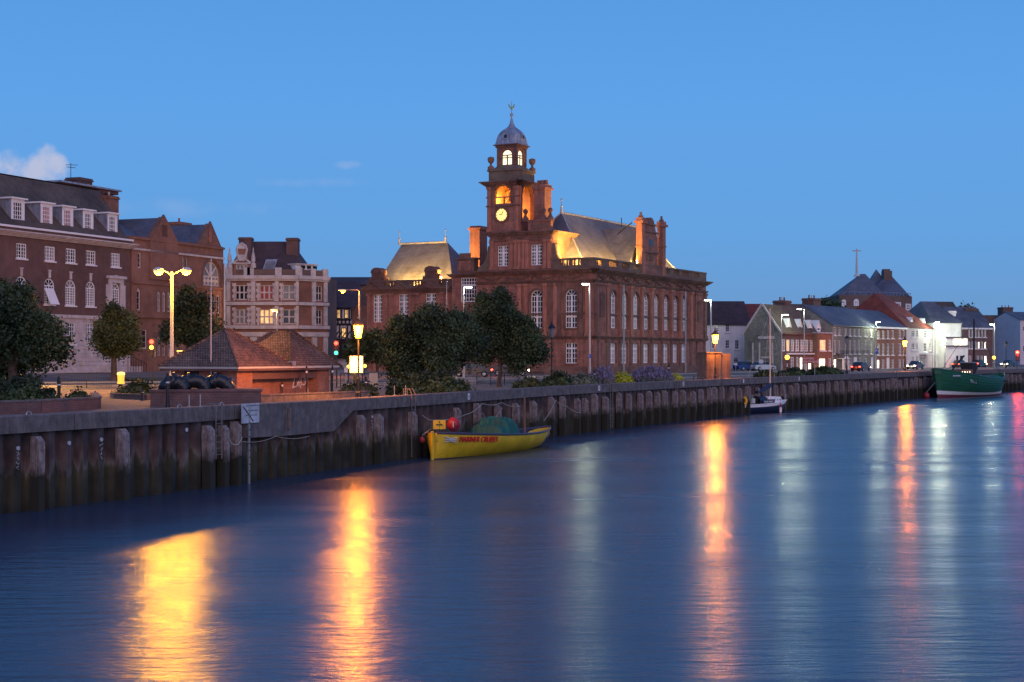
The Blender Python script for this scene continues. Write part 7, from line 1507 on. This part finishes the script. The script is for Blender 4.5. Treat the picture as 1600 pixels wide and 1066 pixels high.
for k, (cx_, w_, h_) in enumerate(((.56,2.2,1.15),(.82,1.4,1.0))):
    t_ = thing('teal_deck_cover', ('broad teal canvas cover amidships on the green trawler','smaller teal canvas cover near the stern of the green trawler')[k], 'canvas cover', T(L_*cx_,0,1.6)); mb = MB()
    for i in range(10):
        for j in range(6):
            q = []
            for (a, c) in ((i,j),(i+1,j),(i+1,j+1),(i,j+1)): w = math.pi*a/10; vv = c/6*2-1; q.append(T(L_*cx_-w_*math.cos(w), vv*2.1, 2.05+h_*math.sin(w)**.8*(1-abs(vv)**3*.8)))
            mb.poly(*q)
    mb.build('canvas', M['teal'], t_)
mb = MB(); mb.box(T(L_*.68,0,2.3), (2.6,1.6,1.0), an); mb.build('hatch', M['maroon'], b)
side_p = [T(r[7][0], -(r[7][1]+.06), r[7][2]) for r in rows]
q = Vector(side_p[8]); text('YH 77', .75, 'hull_number', M['sign'], b, q-Vector((.4,.35,.35)), (Vector(side_p[11])-q), (0,0,1), .02)
q = Vector(side_p[4]); mb = MB(); mb.box(q+Vector((0,-.1,.35)), (1.5,.08,.16), an-.35); mb.build('name_plate', M['sign'], b)
t_ = thing('orange_mooring_buoy', 'small orange-red mooring buoy at the trawler bow', 'buoy', T(-1.6,.5,0)); mb = MB(); c = Vector(T(-1.5,.8,.35)); mb.lathe(c, [(.03,-.5),(.35,-.3),(.48,0),(.35,.35),(.04,.5)], 12); mb.build('float', M['red'], t_, smooth=True); mb = MB(); mb.tube([c+Vector((0,0,.45)), T(-.4,0,2.2)], .03, 4); mb.build('line', M['rope'], t_)

# ================================================================== sky, sun, camera
w = bpy.data.worlds.new('World'); S.world = w; w.use_nodes = True; nt = w.node_tree; N = nt.nodes; L = nt.links
for n in list(N): N.remove(n)
out = N.new('ShaderNodeOutputWorld'); bg = N.new('ShaderNodeBackground'); L.new(bg.outputs[0], out.inputs[0])
sky = N.new('ShaderNodeTexSky'); sky.sky_type = 'NISHITA'; sky.sun_disc = False; sky.sun_elevation = R(3); sky.sun_rotation = R(200); sky.air_density = 1.2; sky.ozone_density = 3
tc = N.new('ShaderNodeTexCoord'); sp = N.new('ShaderNodeSeparateXYZ'); L.new(tc.outputs['Generated'], sp.inputs[0])
cr = N.new('ShaderNodeValToRGB'); L.new(sp.outputs['Z'], cr.inputs[0]); e = cr.color_ramp.elements
e[0].position = 0; e[0].color = (.165,.31,.57,1); e[1].position = .6; e[1].color = (.05,.16,.50,1)
for p_, c in ((.03,(.15,.34,.65,1)), (.08,(.13,.37,.77,1)), (.16,(.122,.375,.83,1)), (.25,(.10,.33,.78,1))): x = e.new(p_); x.color = c
# a duskier mauve band low on the left and one small cumulus there
def mth(op, a, b=None, clamp=False):
    m = N.new('ShaderNodeMath'); m.operation = op; m.use_clamp = clamp
    for i, q in enumerate((a, b)):
        if q is None: continue
        if hasattr(q, 'links'): L.new(q, m.inputs[i])
        else: m.inputs[i].default_value = q
    return m.outputs[0]
az = mth('DIVIDE', sp.outputs['X'], mth('MAXIMUM', sp.outputs['Y'], .01)); el = mth('DIVIDE', sp.outputs['Z'], mth('MAXIMUM', sp.outputs['Y'], .01))
nz = N.new('ShaderNodeTexNoise'); nz.inputs['Scale'].default_value = 45; nz.inputs['Detail'].default_value = 8; nz.inputs['Roughness'].default_value = .55; L.new(tc.outputs['Generated'], nz.inputs['Vector'])
def puff(cx_, cy_, rx, ry, amt, soft=.5):
    dx = mth('DIVIDE', mth('SUBTRACT', az, cx_), rx); dy = mth('DIVIDE', mth('SUBTRACT', el, cy_), ry); d = mth('ADD', mth('MULTIPLY', dx, dx), mth('MULTIPLY', dy, dy))
    v = mth('ADD', mth('SUBTRACT', 1, d), mth('MULTIPLY', mth('SUBTRACT', nz.outputs['Fac'], .5), 3.2)); mr = N.new('ShaderNodeMapRange'); mr.inputs[1].default_value = 0; mr.inputs[2].default_value = soft; mr.inputs[4].default_value = amt; mr.interpolation_type = 'SMOOTHSTEP'; L.new(v, mr.inputs[0]); return mr.outputs[0]
m1 = mth('MAXIMUM', puff((35-800)/F, (555-264)/F, .036, .016, .9, 1.0), puff((545-800)/F, (555-258)/F, .010, .0035, .3, 1.5)); m1 = mth('MAXIMUM', m1, puff((500-800)/F, (555-285)/F, .05, .004, .2, 2)); m1 = mth('MAXIMUM', m1, puff((250-800)/F, (555-325)/F, .09, .008, .2, 2))
mx = N.new('ShaderNodeMix'); mx.data_type = 'RGBA'; L.new(cr.outputs[0], mx.inputs[6]); mx.inputs[7].default_value = (.52,.55,.73,1); L.new(m1, mx.inputs[0])
sk = N.new('ShaderNodeMix'); sk.data_type = 'RGBA'; sk.blend_type = 'ADD'; sk.inputs[0].default_value = .004; L.new(mx.outputs[2], sk.inputs[6]); L.new(sky.outputs[0], sk.inputs[7]); L.new(sk.outputs[2], bg.inputs[0]); bg.inputs[1].default_value = .96
sd = bpy.data.lights.new('afterglow', 'SUN'); sd.energy = 1.15; sd.angle = R(70); sd.color = (1,.64,.56); so = bpy.data.objects.new('afterglow', sd); COL.objects.link(so); so.rotation_euler = Vector((-.35,.85,-.30)).to_track_quat('-Z','Y').to_euler(); so.location = (0,-50,60)
cd = bpy.data.cameras.new('camera'); cam = bpy.data.objects.new('camera', cd); COL.objects.link(cam); cam.location = (0,0,E); cam.rotation_euler = (R(90),0,0); cd.sensor_width = 36; cd.lens = 36*F/1600; cd.shift_y = 22/1600; cd.clip_end = 6000; S.camera = cam
S.view_settings.view_transform = 'Standard'; S.view_settings.look = 'None'; S.view_settings.exposure = 0; S.view_settings.gamma = 1
